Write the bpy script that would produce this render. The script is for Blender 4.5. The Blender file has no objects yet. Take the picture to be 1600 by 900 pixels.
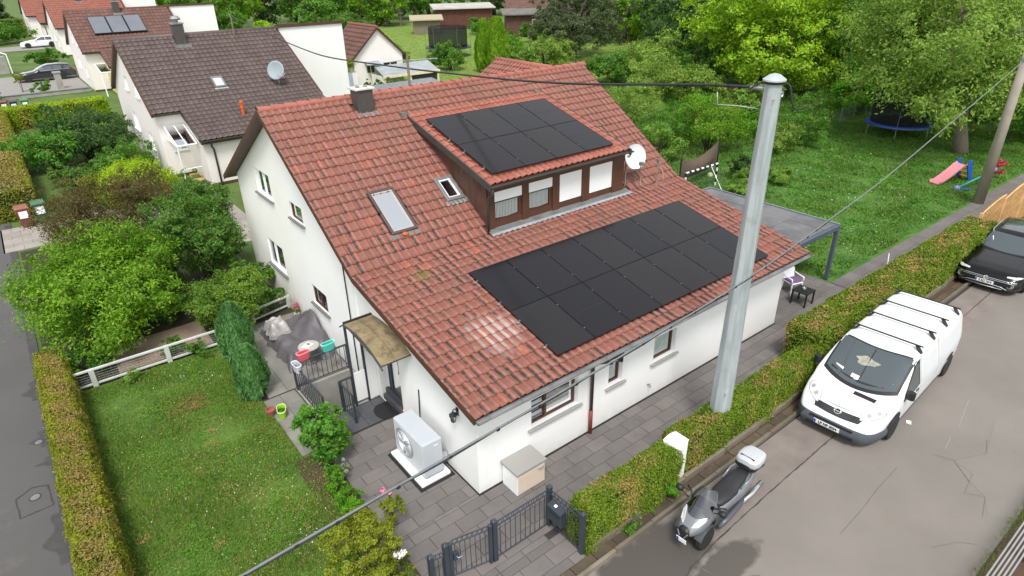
import bpy, bmesh, math, random
import numpy as np
from mathutils import Matrix, Vector
from math import sin, cos, pi, radians as R, hypot, atan2

# ---------------------------------------------------------------- camera, sky, sun, exposure
S = bpy.context.scene
COL = S.collection
S.view_settings.view_transform = 'Standard'
S.view_settings.look = 'None'
S.view_settings.gamma = 1.0
S.view_settings.exposure = 1.1
S.render.resolution_x, S.render.resolution_y = 1024, 576

cam = bpy.data.cameras.new('camera')
cam.sensor_width = 36.0
cam.lens = 36.0 * 989.02 / 1600.0
cam.clip_start, cam.clip_end = 0.1, 2000.0
cam_ob = bpy.data.objects.new('camera', cam)
COL.objects.link(cam_ob)
CAM = Vector((-5.1833, -7.9077, 9.5362))
def cam_axes(yaw, pit, rol):
    f = Vector((sin(yaw)*cos(pit), cos(yaw)*cos(pit), -sin(pit)))
    r = Vector((cos(yaw), -sin(yaw), 0.0)); u = r.cross(f)
    return r*cos(rol)+u*sin(rol), u*cos(rol)-r*sin(rol), f
_r, _u, _f = cam_axes(0.65781, 0.47624, -0.01942)
cam_ob.matrix_world = Matrix(((_r.x, _u.x, -_f.x, CAM.x), (_r.y, _u.y, -_f.y, CAM.y), (_r.z, _u.z, -_f.z, CAM.z), (0, 0, 0, 1)))
S.camera = cam_ob

SUN_EL, SUN_AZ = R(58), R(215)          # soft sun behind thin cloud, from the street side
W = bpy.data.worlds.new('World'); S.world = W; W.use_nodes = True
nt = W.node_tree; bg = nt.nodes['Background']
sky = nt.nodes.new('ShaderNodeTexSky'); sky.sky_type = 'NISHITA'; sky.sun_disc = False
sky.sun_elevation = SUN_EL; sky.sun_rotation = SUN_AZ
hs = nt.nodes.new('ShaderNodeHueSaturation'); hs.inputs['Saturation'].default_value = 0.13
nt.links.new(sky.outputs[0], hs.inputs['Color']); nt.links.new(hs.outputs[0], bg.inputs[0])
bg.inputs[1].default_value = 0.12
sl = bpy.data.lights.new('sun', 'SUN'); sl.energy = 1.5; sl.angle = R(16); sl.color = (1.0, 0.965, 0.92)
so = bpy.data.objects.new('sun', sl); COL.objects.link(so)
sd = Vector((sin(SUN_AZ)*cos(SUN_EL), cos(SUN_AZ)*cos(SUN_EL), sin(SUN_EL)))
so.rotation_euler = sd.to_track_quat('Z', 'Y').to_euler()
S.cycles.max_bounces = 6; S.cycles.diffuse_bounces = 3; S.cycles.glossy_bounces = 3
S.cycles.transparent_max_bounces = 12; S.cycles.transmission_bounces = 4

random.seed(7)
RNG = np.random.default_rng(7)

# ---------------------------------------------------------------- helpers
class MB:
    def __init__(s): s.v = []; s.f = []; s.m = []
    def add(s, vs, fs, mi=0, M=None):
        o = len(s.v)
        s.v += [tuple(M @ Vector(v)) if M is not None else tuple(v) for v in vs]
        s.f += [tuple(i+o for i in f) for f in fs]; s.m += [mi]*len(fs); return s
    def box(s, x0, y0, z0, x1, y1, z1, mi=0, M=None):
        return s.add([(x0,y0,z0),(x1,y0,z0),(x1,y1,z0),(x0,y1,z0),(x0,y0,z1),(x1,y0,z1),(x1,y1,z1),(x0,y1,z1)],
            [(0,3,2,1),(4,5,6,7),(0,1,5,4),(1,2,6,5),(2,3,7,6),(3,0,4,7)], mi, M)
    def tube(s, pts, r, n=8, mi=0, cap=True, M=None):
        pts = [Vector(p) for p in pts]; vs = []; fs = []; k = len(pts)
        rr = r if isinstance(r, (list, tuple)) else [r]*k
        ref = None
        for i, p in enumerate(pts):
            d = (pts[min(i+1, k-1)] - pts[max(i-1, 0)]).normalized()
            a = ref if ref is not None else (Vector((0,0,1)) if abs(d.z) < .9 else Vector((1,0,0)))
            x = (a - d*a.dot(d))
            if x.length < 1e-4: x = d.orthogonal()
            x.normalize(); ref = x; y = d.cross(x)
            for j in range(n):
                t = 2*pi*j/n; vs.append(p + x*(cos(t)*rr[i]) + y*(sin(t)*rr[i]))
        for i in range(k-1):
            for j in range(n):
                a, b = i*n+j, i*n+(j+1) % n; fs.append((a, b, b+n, a+n))
        if cap: fs += [tuple(range(n-1, -1, -1)), tuple(range((k-1)*n, k*n))]
        return s.add(vs, fs, mi, M)
    def rod(s, p0, p1, r0, r1=None, n=8, mi=0, M=None): return s.tube([p0, p1], [r0, r0 if r1 is None else r1], n, mi, True, M)
    def prism(s, poly, axis, a, b, mi=0, M=None):
        def P(q, t): return (t, q[0], q[1]) if axis == 0 else (q[0], t, q[1]) if axis == 1 else (q[0], q[1], t)
        n = len(poly); vs = [P(q, a) for q in poly]+[P(q, b) for q in poly]
        return s.add(vs, [tuple(range(n)), tuple(range(2*n-1, n-1, -1))]+[(i, i+n, (i+1) % n+n, (i+1) % n) for i in range(n)], mi, M)
    def loft(s, rings, closed=True, caps=True, mi=0, M=None):
        n = len(rings[0]); vs = [p for r in rings for p in r]; fs = []
        for i in range(len(rings)-1):
            for j in range(n if closed else n-1):
                a, b = i*n+j, i*n+(j+1) % n; fs.append((a, b, b+n, a+n))
        if caps and closed: fs += [tuple(range(n-1, -1, -1)), tuple(range((len(rings)-1)*n, len(rings)*n))]
        return s.add(vs, fs, mi, M)
    def lathe(s, prof, c=(0,0,0), axis=2, n=20, mi=0, M=None):
        rings = []
        for r, h in prof:
            ring = []
            for j in range(n):
                t = 2*pi*j/n; a, b = r*cos(t), r*sin(t)
                p = (a, b, h) if axis == 2 else (a, h, b) if axis == 1 else (h, a, b)
                ring.append((p[0]+c[0], p[1]+c[1], p[2]+c[2]))
            rings.append(ring)
        return s.loft(rings, True, True, mi, M)
    def quad(s, a, b, c, d, mi=0, M=None): return s.add([a,b,c,d], [(0,1,2,3)], mi, M)
    def build(s, name, mat, parent=None, smooth=False, bevel=0, fix=True, kind=None, seg=2):
        me = bpy.data.meshes.new(name); me.from_pydata(s.v, [], s.f)
        mats = mat if isinstance(mat, (list, tuple)) else [mat]
        for m in mats: me.materials.append(m)
        me.polygons.foreach_set('material_index', s.m)
        if fix:
            bm = bmesh.new(); bm.from_mesh(me); bmesh.ops.recalc_face_normals(bm, faces=bm.faces); bm.to_mesh(me); bm.free()
        if smooth: me.shade_smooth() if smooth is True else me.shade_smooth()
        me.update()
        o = bpy.data.objects.new(name, me); COL.objects.link(o)
        if parent: o.parent = parent
        if bevel:
            b = o.modifiers.new('bevel', 'BEVEL'); b.width = bevel; b.segments = seg; b.limit_method = 'ANGLE'; b.angle_limit = R(40)
        if smooth == 'auto':
            e = o.modifiers.new('split', 'EDGE_SPLIT'); e.split_angle = R(38)
        if kind: o['kind'] = kind
        return o

def tag(o, label, cat, group=None, kind=None):
    o['label'] = label; o['category'] = cat
    if group: o['group'] = group
    if kind: o['kind'] = kind
    return o
def thing(name, label, cat, loc=(0,0,0), rz=0.0, group=None):
    o = bpy.data.objects.new(name, None); COL.objects.link(o); o.empty_display_size = .2
    o.location = loc; o.rotation_euler = (0,0,rz); return tag(o, label, cat, group)
def struct(o): o['kind'] = 'structure'; return o
def copy_tree(o, parent=None):
    c = o.copy(); COL.objects.link(c)
    if parent is not None: c.parent = parent
    for ch in list(o.children): copy_tree(ch, c)
    return c
def mesh_np(name, verts, faces, mat, parent=None, kind=None, attr=None, mats=None, mi=None, smooth=False):
    """verts (n,3), faces (m,k) numpy arrays -> one object, fast"""
    me = bpy.data.meshes.new(name); k = faces.shape[1]; m = len(faces)
    me.vertices.add(len(verts)); me.vertices.foreach_set('co', np.ascontiguousarray(verts, dtype=np.float32).ravel())
    me.loops.add(m*k); me.loops.foreach_set('vertex_index', np.ascontiguousarray(faces, dtype=np.int32).ravel())
    me.polygons.add(m); me.polygons.foreach_set('loop_start', np.arange(0, m*k, k, dtype=np.int32))
    for q in (mats or [mat]): me.materials.append(q)
    if mi is not None: me.polygons.foreach_set('material_index', np.ascontiguousarray(mi, dtype=np.int32))
    if attr is not None:
        a = me.attributes.new('pan', 'FLOAT', 'POINT'); a.data.foreach_set('value', np.ascontiguousarray(attr, dtype=np.float32))
    if smooth: me.polygons.foreach_set('use_smooth', np.ones(m, dtype=bool))
    me.update(calc_edges=True); me.validate()
    o = bpy.data.objects.new(name, me); COL.objects.link(o)
    if parent: o.parent = parent
    if kind: o['kind'] = kind
    return o

def cable_path(pts, k=6):
    P = [Vector(p) for p in pts]; out = []
    for i in range(len(P)-1):
        p0, p1, p2, p3 = P[max(i-1,0)], P[i], P[i+1], P[min(i+2, len(P)-1)]
        for j in range(k):
            u = j/k; out.append(.5*((2*p1)+(p2-p0)*u+(2*p0-5*p1+4*p2-p3)*u*u+(3*p1-p0-3*p2+p3)*u**3))
    out.append(P[-1]); return out
# ---------------------------------------------------------------- materials
def rgb(h):                                  # sRGB 0-255 triple of an albedo -> linear
    return tuple(((c/255)/12.92 if c/255 <= .04045 else ((c/255+.055)/1.055)**2.4) for c in h)
class NT:
    def __init__(s, name):
        s.m = bpy.data.materials.new(name); s.m.use_nodes = True; s.t = s.m.node_tree
        s.b = s.t.nodes['Principled BSDF']; s.out = s.t.nodes['Material Output']
    def n(s, typ, **kw):
        o = s.t.nodes.new('ShaderNode'+typ)
        for k, v in kw.items(): setattr(o, k, v)
        return o
    def l(s, a, b): s.t.links.new(a, b)
    def coord(s, kind='Object'):
        if kind == 'World': return s.n('NewGeometry').outputs['Position']
        return s.n('TexCoord').outputs[kind]
    def noise(s, scale, detail=4, co=None, rough=.55, dist=0.0, out='Fac'):
        o = s.n('TexNoise'); o.inputs['Scale'].default_value = scale; o.inputs['Detail'].default_value = detail
        o.inputs['Roughness'].default_value = rough; o.inputs['Distortion'].default_value = dist
        if co is not None: s.l(co, o.inputs['Vector'])
        return o.outputs[out]
    def ramp(s, fac, stops):
        o = s.n('ValToRGB'); e = o.color_ramp.elements
        while len(e) < len(stops): e.new(.5)
        for q, (p, c) in zip(e, stops): q.position = p; q.color = (c, c, c, 1) if not isinstance(c, tuple) else (*c, 1)
        s.l(fac, o.inputs[0]); return o.outputs[0]
    def mix(s, fac, a, b, mode='MIX'):
        o = s.n('Mix', data_type='RGBA', blend_type=mode)
        for v, i in ((fac, 0), (a, 6), (b, 7)):
            if isinstance(v, (int, float)): o.inputs[i].default_value = v
            elif isinstance(v, tuple): o.inputs[i].default_value = (*v, 1)
            else: s.l(v, o.inputs[i])
        return o.outputs[2]
    def math(s, op, a, b=0.0, c=0.0):
        o = s.n('Math', operation=op)
        for i, v in enumerate((a, b, c)):
            if isinstance(v, (int, float)): o.inputs[i].default_value = v
            else: s.l(v, o.inputs[i])
        return o.outputs[0]
    def bump(s, h, strength=.3, dist=.01):
        o = s.n('Bump'); o.inputs['Strength'].default_value = strength; o.inputs['Distance'].default_value = dist
        s.l(h, o.inputs['Height']); s.l(o.outputs[0], s.b.inputs['Normal'])
    def set(s, **kw):
        for k, v in kw.items():
            i = s.b.inputs[k.replace('_', ' ')]
            if isinstance(v, tuple): i.default_value = (*v, 1)
            elif isinstance(v, (int, float)): i.default_value = v
            else: s.l(v, i)
        return s.m
def mat(name, c, rough=.6, var=.12, scale=3.0, bump=0.0, bscale=60.0, metal=0.0, spec=.5, kind='Object', fine=.06, coat=0.0):
    t = NT(name); co = t.coord(kind)
    a = tuple(x*(1-var) for x in c); b = tuple(min(1, x*(1+var)) for x in c)
    col = t.mix(t.ramp(t.noise(scale, 5, co), [(.3, 0.), (.7, 1.)]), a, b)
    if fine: col = t.mix(t.math('MULTIPLY', t.noise(bscale, 3, co), fine*4), col, tuple(x*.55 for x in c))
    t.set(Base_Color=col, Roughness=rough, Metallic=metal, Specular_IOR_Level=spec)
    if coat: t.set(Coat_Weight=coat, Coat_Roughness=.04)
    if bump: t.bump(t.noise(bscale, 4, co), bump)
    return t.m
def glass(name, tint=(.75,.8,.8), refl=.16, rough=.02):
    t = NT(name); tr = t.n('BsdfTransparent'); tr.inputs[0].default_value = (*tint, 1)
    gl = t.n('BsdfGlossy'); gl.inputs['Roughness'].default_value = rough; gl.inputs[0].default_value = (.95,.97,1,1)
    fr = t.n('LayerWeight'); fr.inputs[0].default_value = .35
    fac = t.math('MULTIPLY_ADD', fr.outputs['Fresnel'], .8, refl)
    mx = t.n('MixShader'); t.l(fac, mx.inputs[0]); t.l(tr.outputs[0], mx.inputs[1]); t.l(gl.outputs[0], mx.inputs[2]); t.l(mx.outputs[0], t.out.inputs[0])
    return t.m
def leafmat(name, c1, c2, c3=None, tr=.42, scale=.9, rough=.55):
    """leaf colours vary leaf by leaf and, more slowly, branch by branch"""
    c1, c2 = [tuple(min(.7, v*q) for v, q in zip(c, (1.5,1.47,1.25))) for c in (c1, c2)]
    t = NT(name); g = t.n('NewGeometry')
    big = t.ramp(t.noise(scale, 3, g.outputs['Position']), [(.34, 0.), (.66, 1.)])
    col = t.mix(t.math('MULTIPLY_ADD', g.outputs['Random Per Island'], .65, t.math('MULTIPLY', big, .35)), c1, c2)
    if c3: col = t.mix(t.ramp(g.outputs['Random Per Island'], [(.86, 0.), (.93, 1.)]), col, c3)
    t.set(Base_Color=col, Roughness=rough, Specular_IOR_Level=.3)
    ts = t.n('BsdfTranslucent'); t.l(col, ts.inputs[0]); mx = t.n('MixShader'); mx.inputs[0].default_value = tr
    t.l(t.b.outputs[0], mx.inputs[1]); t.l(ts.outputs[0], mx.inputs[2]); t.l(mx.outputs[0], t.out.inputs[0])
    return t.m
def tilemat(name, c1, c2, dirt, dirt_amt=.55, bleach=None, rough=.62):
    """clay pan tile: own shade per tile, dark lichen down the pan, worn patches"""
    t = NT(name); g = t.n('NewGeometry'); oi = t.n('ObjectInfo'); pos = g.outputs['Position']
    rnd = t.math('FRACT', t.math('ADD', t.math('MULTIPLY', oi.outputs['Random'], 1.0), g.outputs['Random Per Island']))
    col = t.mix(t.math('MULTIPLY_ADD', rnd, .7, t.math('MULTIPLY', t.noise(.7, 4, pos), .3)), c1, c2)
    if bleach: col = t.mix(t.math('MULTIPLY', t.ramp(t.noise(.8, 5, pos, .65), [(.45, 0.), (.7, 1.)]), .5), col, rgb((108,84,72)))
    pan = t.n('Attribute', attribute_name='pan').outputs['Fac']
    big = t.ramp(t.noise(.33, 4, pos), [(.28, .4), (.55, 1.)])
    fine = t.ramp(t.noise(9.0, 5, pos, .7), [(.32, 0.), (.62, 1.)])
    rr = t.ramp(rnd, [(.15, .12), (.7, 1.)])
    sz = t.n('SeparateXYZ'); t.l(pos, sz.inputs[0])
    if bleach: col = t.mix(t.ramp(t.math('FRACT', t.math('MULTIPLY', rnd, 7.3)), [(.965, 0.), (.98, .4)]), col, rgb((170,98,72)))
    big = t.math('MULTIPLY', big, t.ramp(t.math('DIVIDE', sz.outputs['Z'], 8.0), [(.3, 1.), (.85, .5)]))
    d = t.math('MULTIPLY', t.math('MULTIPLY', pan, t.math('MULTIPLY', big, rr)), t.math('MULTIPLY_ADD', fine, .65, .35))
    col = t.mix(t.math('MULTIPLY', d, dirt_amt), col, dirt)
    spots = t.ramp(t.noise(24.0, 4, pos, .75), [(.66, 0.), (.74, 1.)])
    col = t.mix(t.math('MULTIPLY', spots, .35), col, dirt)
    if bleach:
        p, r = bleach
        vm = t.n('VectorMath', operation='DISTANCE'); t.l(pos, vm.inputs[0]); vm.inputs[1].default_value = p
        m_ = t.ramp(t.math('DIVIDE', t.math('ADD', vm.outputs['Value'], t.math('MULTIPLY_ADD', t.noise(5.0, 3, pos), .7, -.35)), r), [(.45, 1.), (1., 0.)])
        m_ = t.math('MULTIPLY', m_, t.ramp(t.math('ADD', pan, t.math('MULTIPLY', rnd, .4)), [(.45, .04), (.95, .72)]))
        col = t.mix(m_, col, rgb((188, 172, 166)))
        # moss tufts
        vm2 = t.n('VectorMath', operation='DISTANCE'); t.l(pos, vm2.inputs[0]); vm2.inputs[1].default_value = (1.05, 3.45, 3.26)
        m2 = t.ramp(t.math('ADD', vm2.outputs['Value'], t.math('MULTIPLY_ADD', t.noise(16.0, 3, pos), .5, -.25)), [(.08, 1.), (.26, 0.)])
        col = t.mix(t.math('MULTIPLY', m2, .6), col, rgb((92, 100, 40)))
    t.set(Base_Color=col, Roughness=rough, Specular_IOR_Level=.4)
    t.bump(t.noise(40.0, 4, pos), .18, .01)
    return t.m

M = {}
def white_render():
    t = NT('white_render'); pos = t.coord('World'); sx = t.n('SeparateXYZ'); t.l(pos, sx.inputs[0])
    c = t.mix(t.ramp(t.noise(.5, 5, pos), [(.3, 0.), (.7, 1.)]), rgb((233,233,231)), rgb((240,240,238)))
    mp = t.n('Mapping'); t.l(pos, mp.inputs[0]); mp.inputs['Scale'].default_value = (5, 5, .35)      # rain runs
    c = t.mix(t.ramp(t.noise(1.6, 5, mp.outputs[0], .65), [(.56, 0.), (.78, .16)]), c, rgb((212,210,204)))
    h = t.math('ADD', sx.outputs['Z'], t.math('MULTIPLY_ADD', t.noise(5.0, 5, pos, .7), .5, -.25))   # splash line
    c = t.mix(t.ramp(h, [(.02, .3), (.25, 0.)]), c, rgb((184,178,164)))
    t.set(Base_Color=c, Roughness=.88); t.bump(t.noise(160, 4, pos), .2, .006); return t.m
M['render_white'] = white_render()
def cream():
    t = NT('old_cream_render'); pos = t.coord('World'); sx = t.n('SeparateXYZ'); t.l(pos, sx.inputs[0])
    c = t.mix(t.ramp(t.noise(1.2, 5, pos), [(.3, 0.), (.7, 1.)]), rgb((235,233,226)), rgb((239,238,233)))
    # green-brown algae above the soil line: a stain with a ragged edge of its own
    h = t.math('ADD', sx.outputs['Z'], t.math('MULTIPLY_ADD', t.noise(2.2, 5, pos), 1.4, -.7))
    c = t.mix(t.ramp(h, [(.0, .7), (.7, 0.)]), c, rgb((156,148,108)))
    t.set(Base_Color=c, Roughness=.9); t.bump(t.noise(120, 4, pos), .12); return t.m
M['render_cream'] = cream()
M['render_pink'] = mat('offwhite_render', rgb((232,226,222)), .85, .04, .5, .1, 120, kind='World', fine=.02)
M['render_yellow'] = mat('yellow_render', rgb((222,214,156)), .85, .05, .5, .1, 120, kind='World', fine=.02)
M['tile'] = tilemat('clay_tile', rgb((126,78,65)), rgb((154,101,88)), rgb((54,46,41)), 1.5, ((1.35, 1.15, 2.74), .72))
M['tile_dormer'] = tilemat('dormer_clay_tile', rgb((138,80,66)), rgb((164,103,88)), rgb((78,58,50)), .8)
M['tile_dark'] = tilemat('dark_brown_tile', rgb((74,62,58)), rgb((98,84,80)), rgb((44,38,37)), .6, None, .48)
M['tile_brown'] = tilemat('old_brown_tile', rgb((88,62,54)), rgb((118,84,74)), rgb((56,44,40)), .6)
M['tile_rust'] = tilemat('rust_tile', rgb((128,76,62)), rgb((146,92,76)), rgb((70,52,46)), .5)
M['ridge'] = mat('ridge_clay', rgb((158,96,82)), .65, .18, 4.0, .2, 60, kind='World')
M['mortar'] = mat('verge_mortar', rgb((150,132,120)), .9, .4, 9.0, .4, 50, kind='World', fine=.2)
M['wood_brown'] = mat('brown_stained_wood', rgb((84,52,38)), .5, .2, 2.5, .15, 50)
M['wood_dark'] = mat('weathered_cheek_board', rgb((84,58,48)), .75, .35, 2.0, .2, 40)
M['zinc'] = mat('zinc', rgb((150,152,152)), .45, .22, 3.0, .05, 30, metal=.6, kind='World')
M['dark_metal'] = mat('dark_green_gutter', rgb((72,76,72)), .4, .15, 3.0, metal=.3)
M['lead'] = mat('lead_sheet', rgb((108,110,108)), .6, .25, 3.0, .15, 20, kind='World')
M['anthracite'] = mat('anthracite_paint', rgb((54,62,70)), .4, .12, 4.0)
M['galv'] = mat('galvanised_steel', rgb((168,176,180)), .5, .2, 2.2, .06, 25, metal=.25, kind='World', fine=.1)
def pole_steel():
    t = NT('stained_pole_steel'); pos = t.coord('Object'); mp = t.n('Mapping'); t.l(pos, mp.inputs[0]); mp.inputs['Scale'].default_value = (6, 6, .5)
    c = t.mix(t.ramp(t.noise(1.5, 6, mp.outputs[0], .7), [(.35, 0.), (.65, 1.)]), rgb((148,156,160)), rgb((182,189,192)))
    c = t.mix(t.ramp(t.noise(3.0, 6, pos, .75), [(.55, 0.), (.72, .5)]), c, rgb((128,134,134)))
    c = t.mix(t.ramp(t.noise(9.0, 4, mp.outputs[0], .7), [(.62, 0.), (.75, .35)]), c, rgb((120,112,100)))
    t.set(Base_Color=c, Roughness=.5, Metallic=.2); t.bump(t.noise(30, 3, pos), .08); return t.m
M['pole_steel'] = pole_steel()
M['granite'] = mat('granite_sill', rgb((134,134,132)), .55, .2, 40.0, 0, 160, kind='World', fine=.35)
M['granite_light'] = mat('speckled_granite', rgb((184,182,178)), .55, .15, 40.0, 0, 160, kind='World', fine=.35)
M['pvc'] = mat('white_pvc', rgb((236,238,238)), .35, .02, 2.0, fine=0)
M['white'] = mat('white_board', rgb((236,236,234)), .6, .03, 2.0, fine=.02)
M['glass'] = glass('window_glass', (.96,.98,.97), .06)
M['pane_sky'] = glass('skylight_glass', (.5,.55,.56), .42)
M['curtain'] = mat('pale_curtain', rgb((226,234,230)), .9, .06, 6.0)
M['curtain_dim'] = mat('grey_green_curtain', rgb((84,94,90)), .9, .25, 6.0)
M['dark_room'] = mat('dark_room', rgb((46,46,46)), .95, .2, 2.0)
M['pv'] = None
def pv():
    t = NT('solar_cells'); co = t.coord('Object'); sx = t.n('SeparateXYZ'); t.l(co, sx.inputs[0])
    oi = t.n('ObjectInfo')
    base = t.mix(oi.outputs['Random'], rgb((22,22,27)), rgb((34,32,33)))
    t.set(Base_Color=base, Roughness=.14, Specular_IOR_Level=.5); t.bump(t.noise(2.0, 2, co), .02); return t.m
M['pv'] = pv()
M['pv_frame'] = mat('black_anodised_frame', rgb((24,24,26)), .35, .1, 4.0)
M['alu'] = mat('bright_aluminium', rgb((196,200,202)), .35, .08, 6.0, metal=.7)
M['black'] = mat('black_plastic', rgb((30,31,33)), .5, .15, 5.0)
M['rubber'] = mat('tyre_rubber', rgb((34,34,35)), .8, .2, 8.0, .2, 60)
M['cable'] = mat('black_cable', rgb((44,45,47)), .55, .15, 6.0)
M['cable_grey'] = mat('grey_cable', rgb((118,122,126)), .5, .15, 6.0)
M['concrete'] = mat('old_concrete', rgb((158,156,148)), .9, .22, 2.2, .25, 50, kind='World', fine=.15)
M['concrete_pole'] = mat('concrete_pole', rgb((158,150,138)), .85, .15, 2.0, .15, 60, kind='World', fine=.12)
M['light_fence'] = mat('grey_white_fence', rgb((196,200,194)), .8, .12, 3.0, .2, 40, kind='World')
M['larch'] = mat('larch_boards', rgb((206,164,110)), .65, .2, 3.0, .15, 60)
M['bark'] = mat('bark', rgb((96,86,74)), .95, .35, 6.0, .6, 30, kind='World', fine=.3)
M['bark_light'] = mat('pale_bark', rgb((140,128,112)), .95, .25, 6.0, .5, 30, kind='World', fine=.3)
M['soil'] = mat('soil', rgb((92,72,56)), .98, .3, 3.0, .6, 40, kind='World', fine=.3)
M['gravel'] = mat('bark_mulch', rgb((172,150,132)), .95, .45, 28.0, .8, 30, kind='World', fine=.4)
# ---------------------------------------------------------------- foliage
def leaf_cloud(name, C, D, lens, wids, mat_, parent=None, kind=None, mats=None, mi=None, fold=True):
    """C leaf centres (n,3), D leaf normals (n,3): each leaf a folded rhombus"""
    n = len(C); rng = RNG
    D = D/np.maximum(1e-6, np.linalg.norm(D, axis=1))[:, None]
    t = np.cross(D, rng.normal(size=(n,3))); t /= np.maximum(1e-6, np.linalg.norm(t, axis=1))[:, None]
    b = np.cross(D, t)
    L = lens*rng.uniform(.45, 1.45, n)[:, None]*.5; Wd = wids*rng.uniform(.7, 1.2, n)[:, None]*.5
    v = np.empty((n, 4, 3)); droop = D*(L*.35)
    v[:,0] = C - t*L - droop*.6; v[:,1] = C + b*Wd; v[:,2] = C + t*L - droop; v[:,3] = C - b*Wd
    f = np.arange(n*4).reshape(n, 4)
    return mesh_np(name, v.reshape(-1,3), f, mat_, parent, kind, mats=mats, mi=mi)
def crown(name, blobs, n, leaf, mat_, parent=None, clumps=None, up=.35, aspect=.5, spread=.22, shell=.55, kind=None):
    """leaves gathered in clumps through and over ellipsoid blobs (cx,cy,cz,rx,ry,rz)"""
    rng = RNG; B = np.array(blobs, float); A = (B[:,3]*B[:,4]*B[:,5])**(2/3); A /= A.sum()
    k = clumps or max(20, n//70)
    bi = rng.choice(len(B), k, p=A); d = rng.normal(size=(k,3)); d /= np.linalg.norm(d, axis=1)[:, None]
    rad = shell+(1.04-shell)*rng.random(k)**.55
    cc = B[bi,:3]+d*B[bi,3:6]*rad[:, None]
    cr = np.mean(B[bi,3:6], axis=1)*spread*rng.uniform(.6, 1.5, k)
    w = cr**1.3; w /= w.sum(); li = rng.choice(k, n, p=w)
    off = rng.normal(size=(n,3))*.55; off[:,2] *= .7
    C = cc[li]+off*cr[li][:, None]
    D = d[li]*.8+rng.normal(size=(n,3))*.6+np.array([0,0,up]); 
    keep = C[:,2] > .03; 
    return leaf_cloud(name, C[keep], D[keep], leaf, leaf*aspect, mat_, parent, kind)
def blobs_round(cx, cy, z0, z1, r, k, seed, rag=.32):
    rr = random.Random(seed); h = (z1-z0)/2; zc = (z0+z1)/2
    out = [(cx, cy, zc, r*.78, r*.78, h*.8)]
    for i in range(k):
        a = rr.uniform(0, 2*pi); e = rr.uniform(-.55, .95); q = math.sqrt(max(0, 1-e*e*.8))
        s = rr.uniform(.30, .52)
        out.append((cx+cos(a)*r*q*(1-rag*.9), cy+sin(a)*r*q*(1-rag*.9), zc+e*h*(1-rag*.5), r*s, r*s, h*s*.9+.1))
    return out
def trunk_mb(cx, cy, z0, z1, r, k, spread, seed, lean=(0,0)):
    rr = random.Random(seed); mb = MB(); top = Vector((cx+lean[0], cy+lean[1], z1)); base = Vector((cx, cy, z0))
    fork = base.lerp(top, .42)
    mb.tube([base, base.lerp(fork, .5)+Vector((rr.uniform(-.1,.1)*r*4, rr.uniform(-.1,.1)*r*4, 0)), fork], [r*1.25, r*.95, r*.8], 9)
    for i in range(k):
        a = 2*pi*i/k+rr.uniform(-.4,.4); e = rr.uniform(.6, 1)
        end = Vector((top.x+cos(a)*spread*e, top.y+sin(a)*spread*e, fork.z+(z1-fork.z)*rr.uniform(.55, 1)))
        mid = fork.lerp(end, .5)+Vector((0, 0, (z1-z0)*.07))
        mb.tube([fork-Vector((0,0,r)), mid, end], [r*.6, r*.38, r*.12], 6)
        for q in range(2):
            s = mid.lerp(end, .2+.4*q); mb.tube([s, s+Vector((rr.uniform(-1,1)*spread*.4, rr.uniform(-1,1)*spread*.4, rr.uniform(.1,.5)*spread*.5))], [r*.25, r*.07], 5)
    return mb
def shrub(name, label, cat, cx, cy, z1, r, n, leaf, m, k=9, seed=1, z0=.05, group=None, stems=5, blobs=None, up=.35, aspect=.5, clumps=None, spread=.22, shell=.5, bark='bark'):
    t = thing(name, label, cat, (cx, cy, 0), 0, group)
    B = blobs or blobs_round(0, 0, z0, z1, r, k, seed)
    crown('foliage', B, n, leaf, m, t, up=up, aspect=aspect, clumps=clumps, spread=spread, shell=shell)
    rr = random.Random(seed); mb = MB()
    for i in range(stems):
        a = rr.uniform(0, 2*pi); q = rr.uniform(.25, .8)
        mb.tube([(cos(a)*.06*r, sin(a)*.06*r, 0), (cos(a)*q*r*.45, sin(a)*q*r*.45, z1*.45), (cos(a)*q*r, sin(a)*q*r, z1*rr.uniform(.7,.92))], [.028*r+.008, .02*r+.005, .004], 5)
    mb.build('stems', M[bark], t, smooth=True); return t
def tree(name, label, cx, cy, z0, z1, r, n, leaf, m, k=12, seed=1, tr=.2, lean=(0,0), group=None, up=.3, aspect=.5, bark='bark', blobs=None, clumps=None, spread=.2, shell=.5, cat='tree', limbs=6):
    t = thing(name, label, cat, (cx, cy, 0), 0, group)
    B = blobs or blobs_round(lean[0], lean[1], z0, z1, r, k, seed)
    crown('crown', B, n, leaf, m, t, up=up, aspect=aspect, clumps=clumps, spread=spread, shell=shell)
    trunk_mb(0, 0, 0, z0+(z1-z0)*.8, tr, limbs, r*.7, seed, lean).build('trunk', M[bark], t, smooth=True); return t
LF = {}
LF['lime'] = leafmat('lime_green_leaves', rgb((52,96,22)), rgb((118,158,38)), rgb((150,176,60)))
LF['mid'] = leafmat('mid_green_leaves', rgb((52,96,32)), rgb((104,144,56)))
LF['deep'] = leafmat('deep_green_leaves', rgb((56,98,38)), rgb((98,140,60)), rgb((112,92,52)))
LF['dark'] = leafmat('dark_green_leaves', rgb((38,66,34)), rgb((80,108,58)))
LF['olive'] = leafmat('olive_grey_needles', rgb((52,66,46)), rgb((98,110,80)))
LF['bronze'] = leafmat('bronze_leaves', rgb((58,66,34)), rgb((100,88,54)), rgb((122,88,72)))
LF['yellow'] = leafmat('golden_yellow_leaves', rgb((100,134,24)), rgb((158,180,40)))
LF['round'] = leafmat('rounded_shrub_leaves', rgb((66,100,32)), rgb((114,144,56)))
LF['gold'] = leafmat('yellow_green_tree_leaves', rgb((100,142,28)), rgb((152,182,48)), rgb((176,194,74)))
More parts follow.
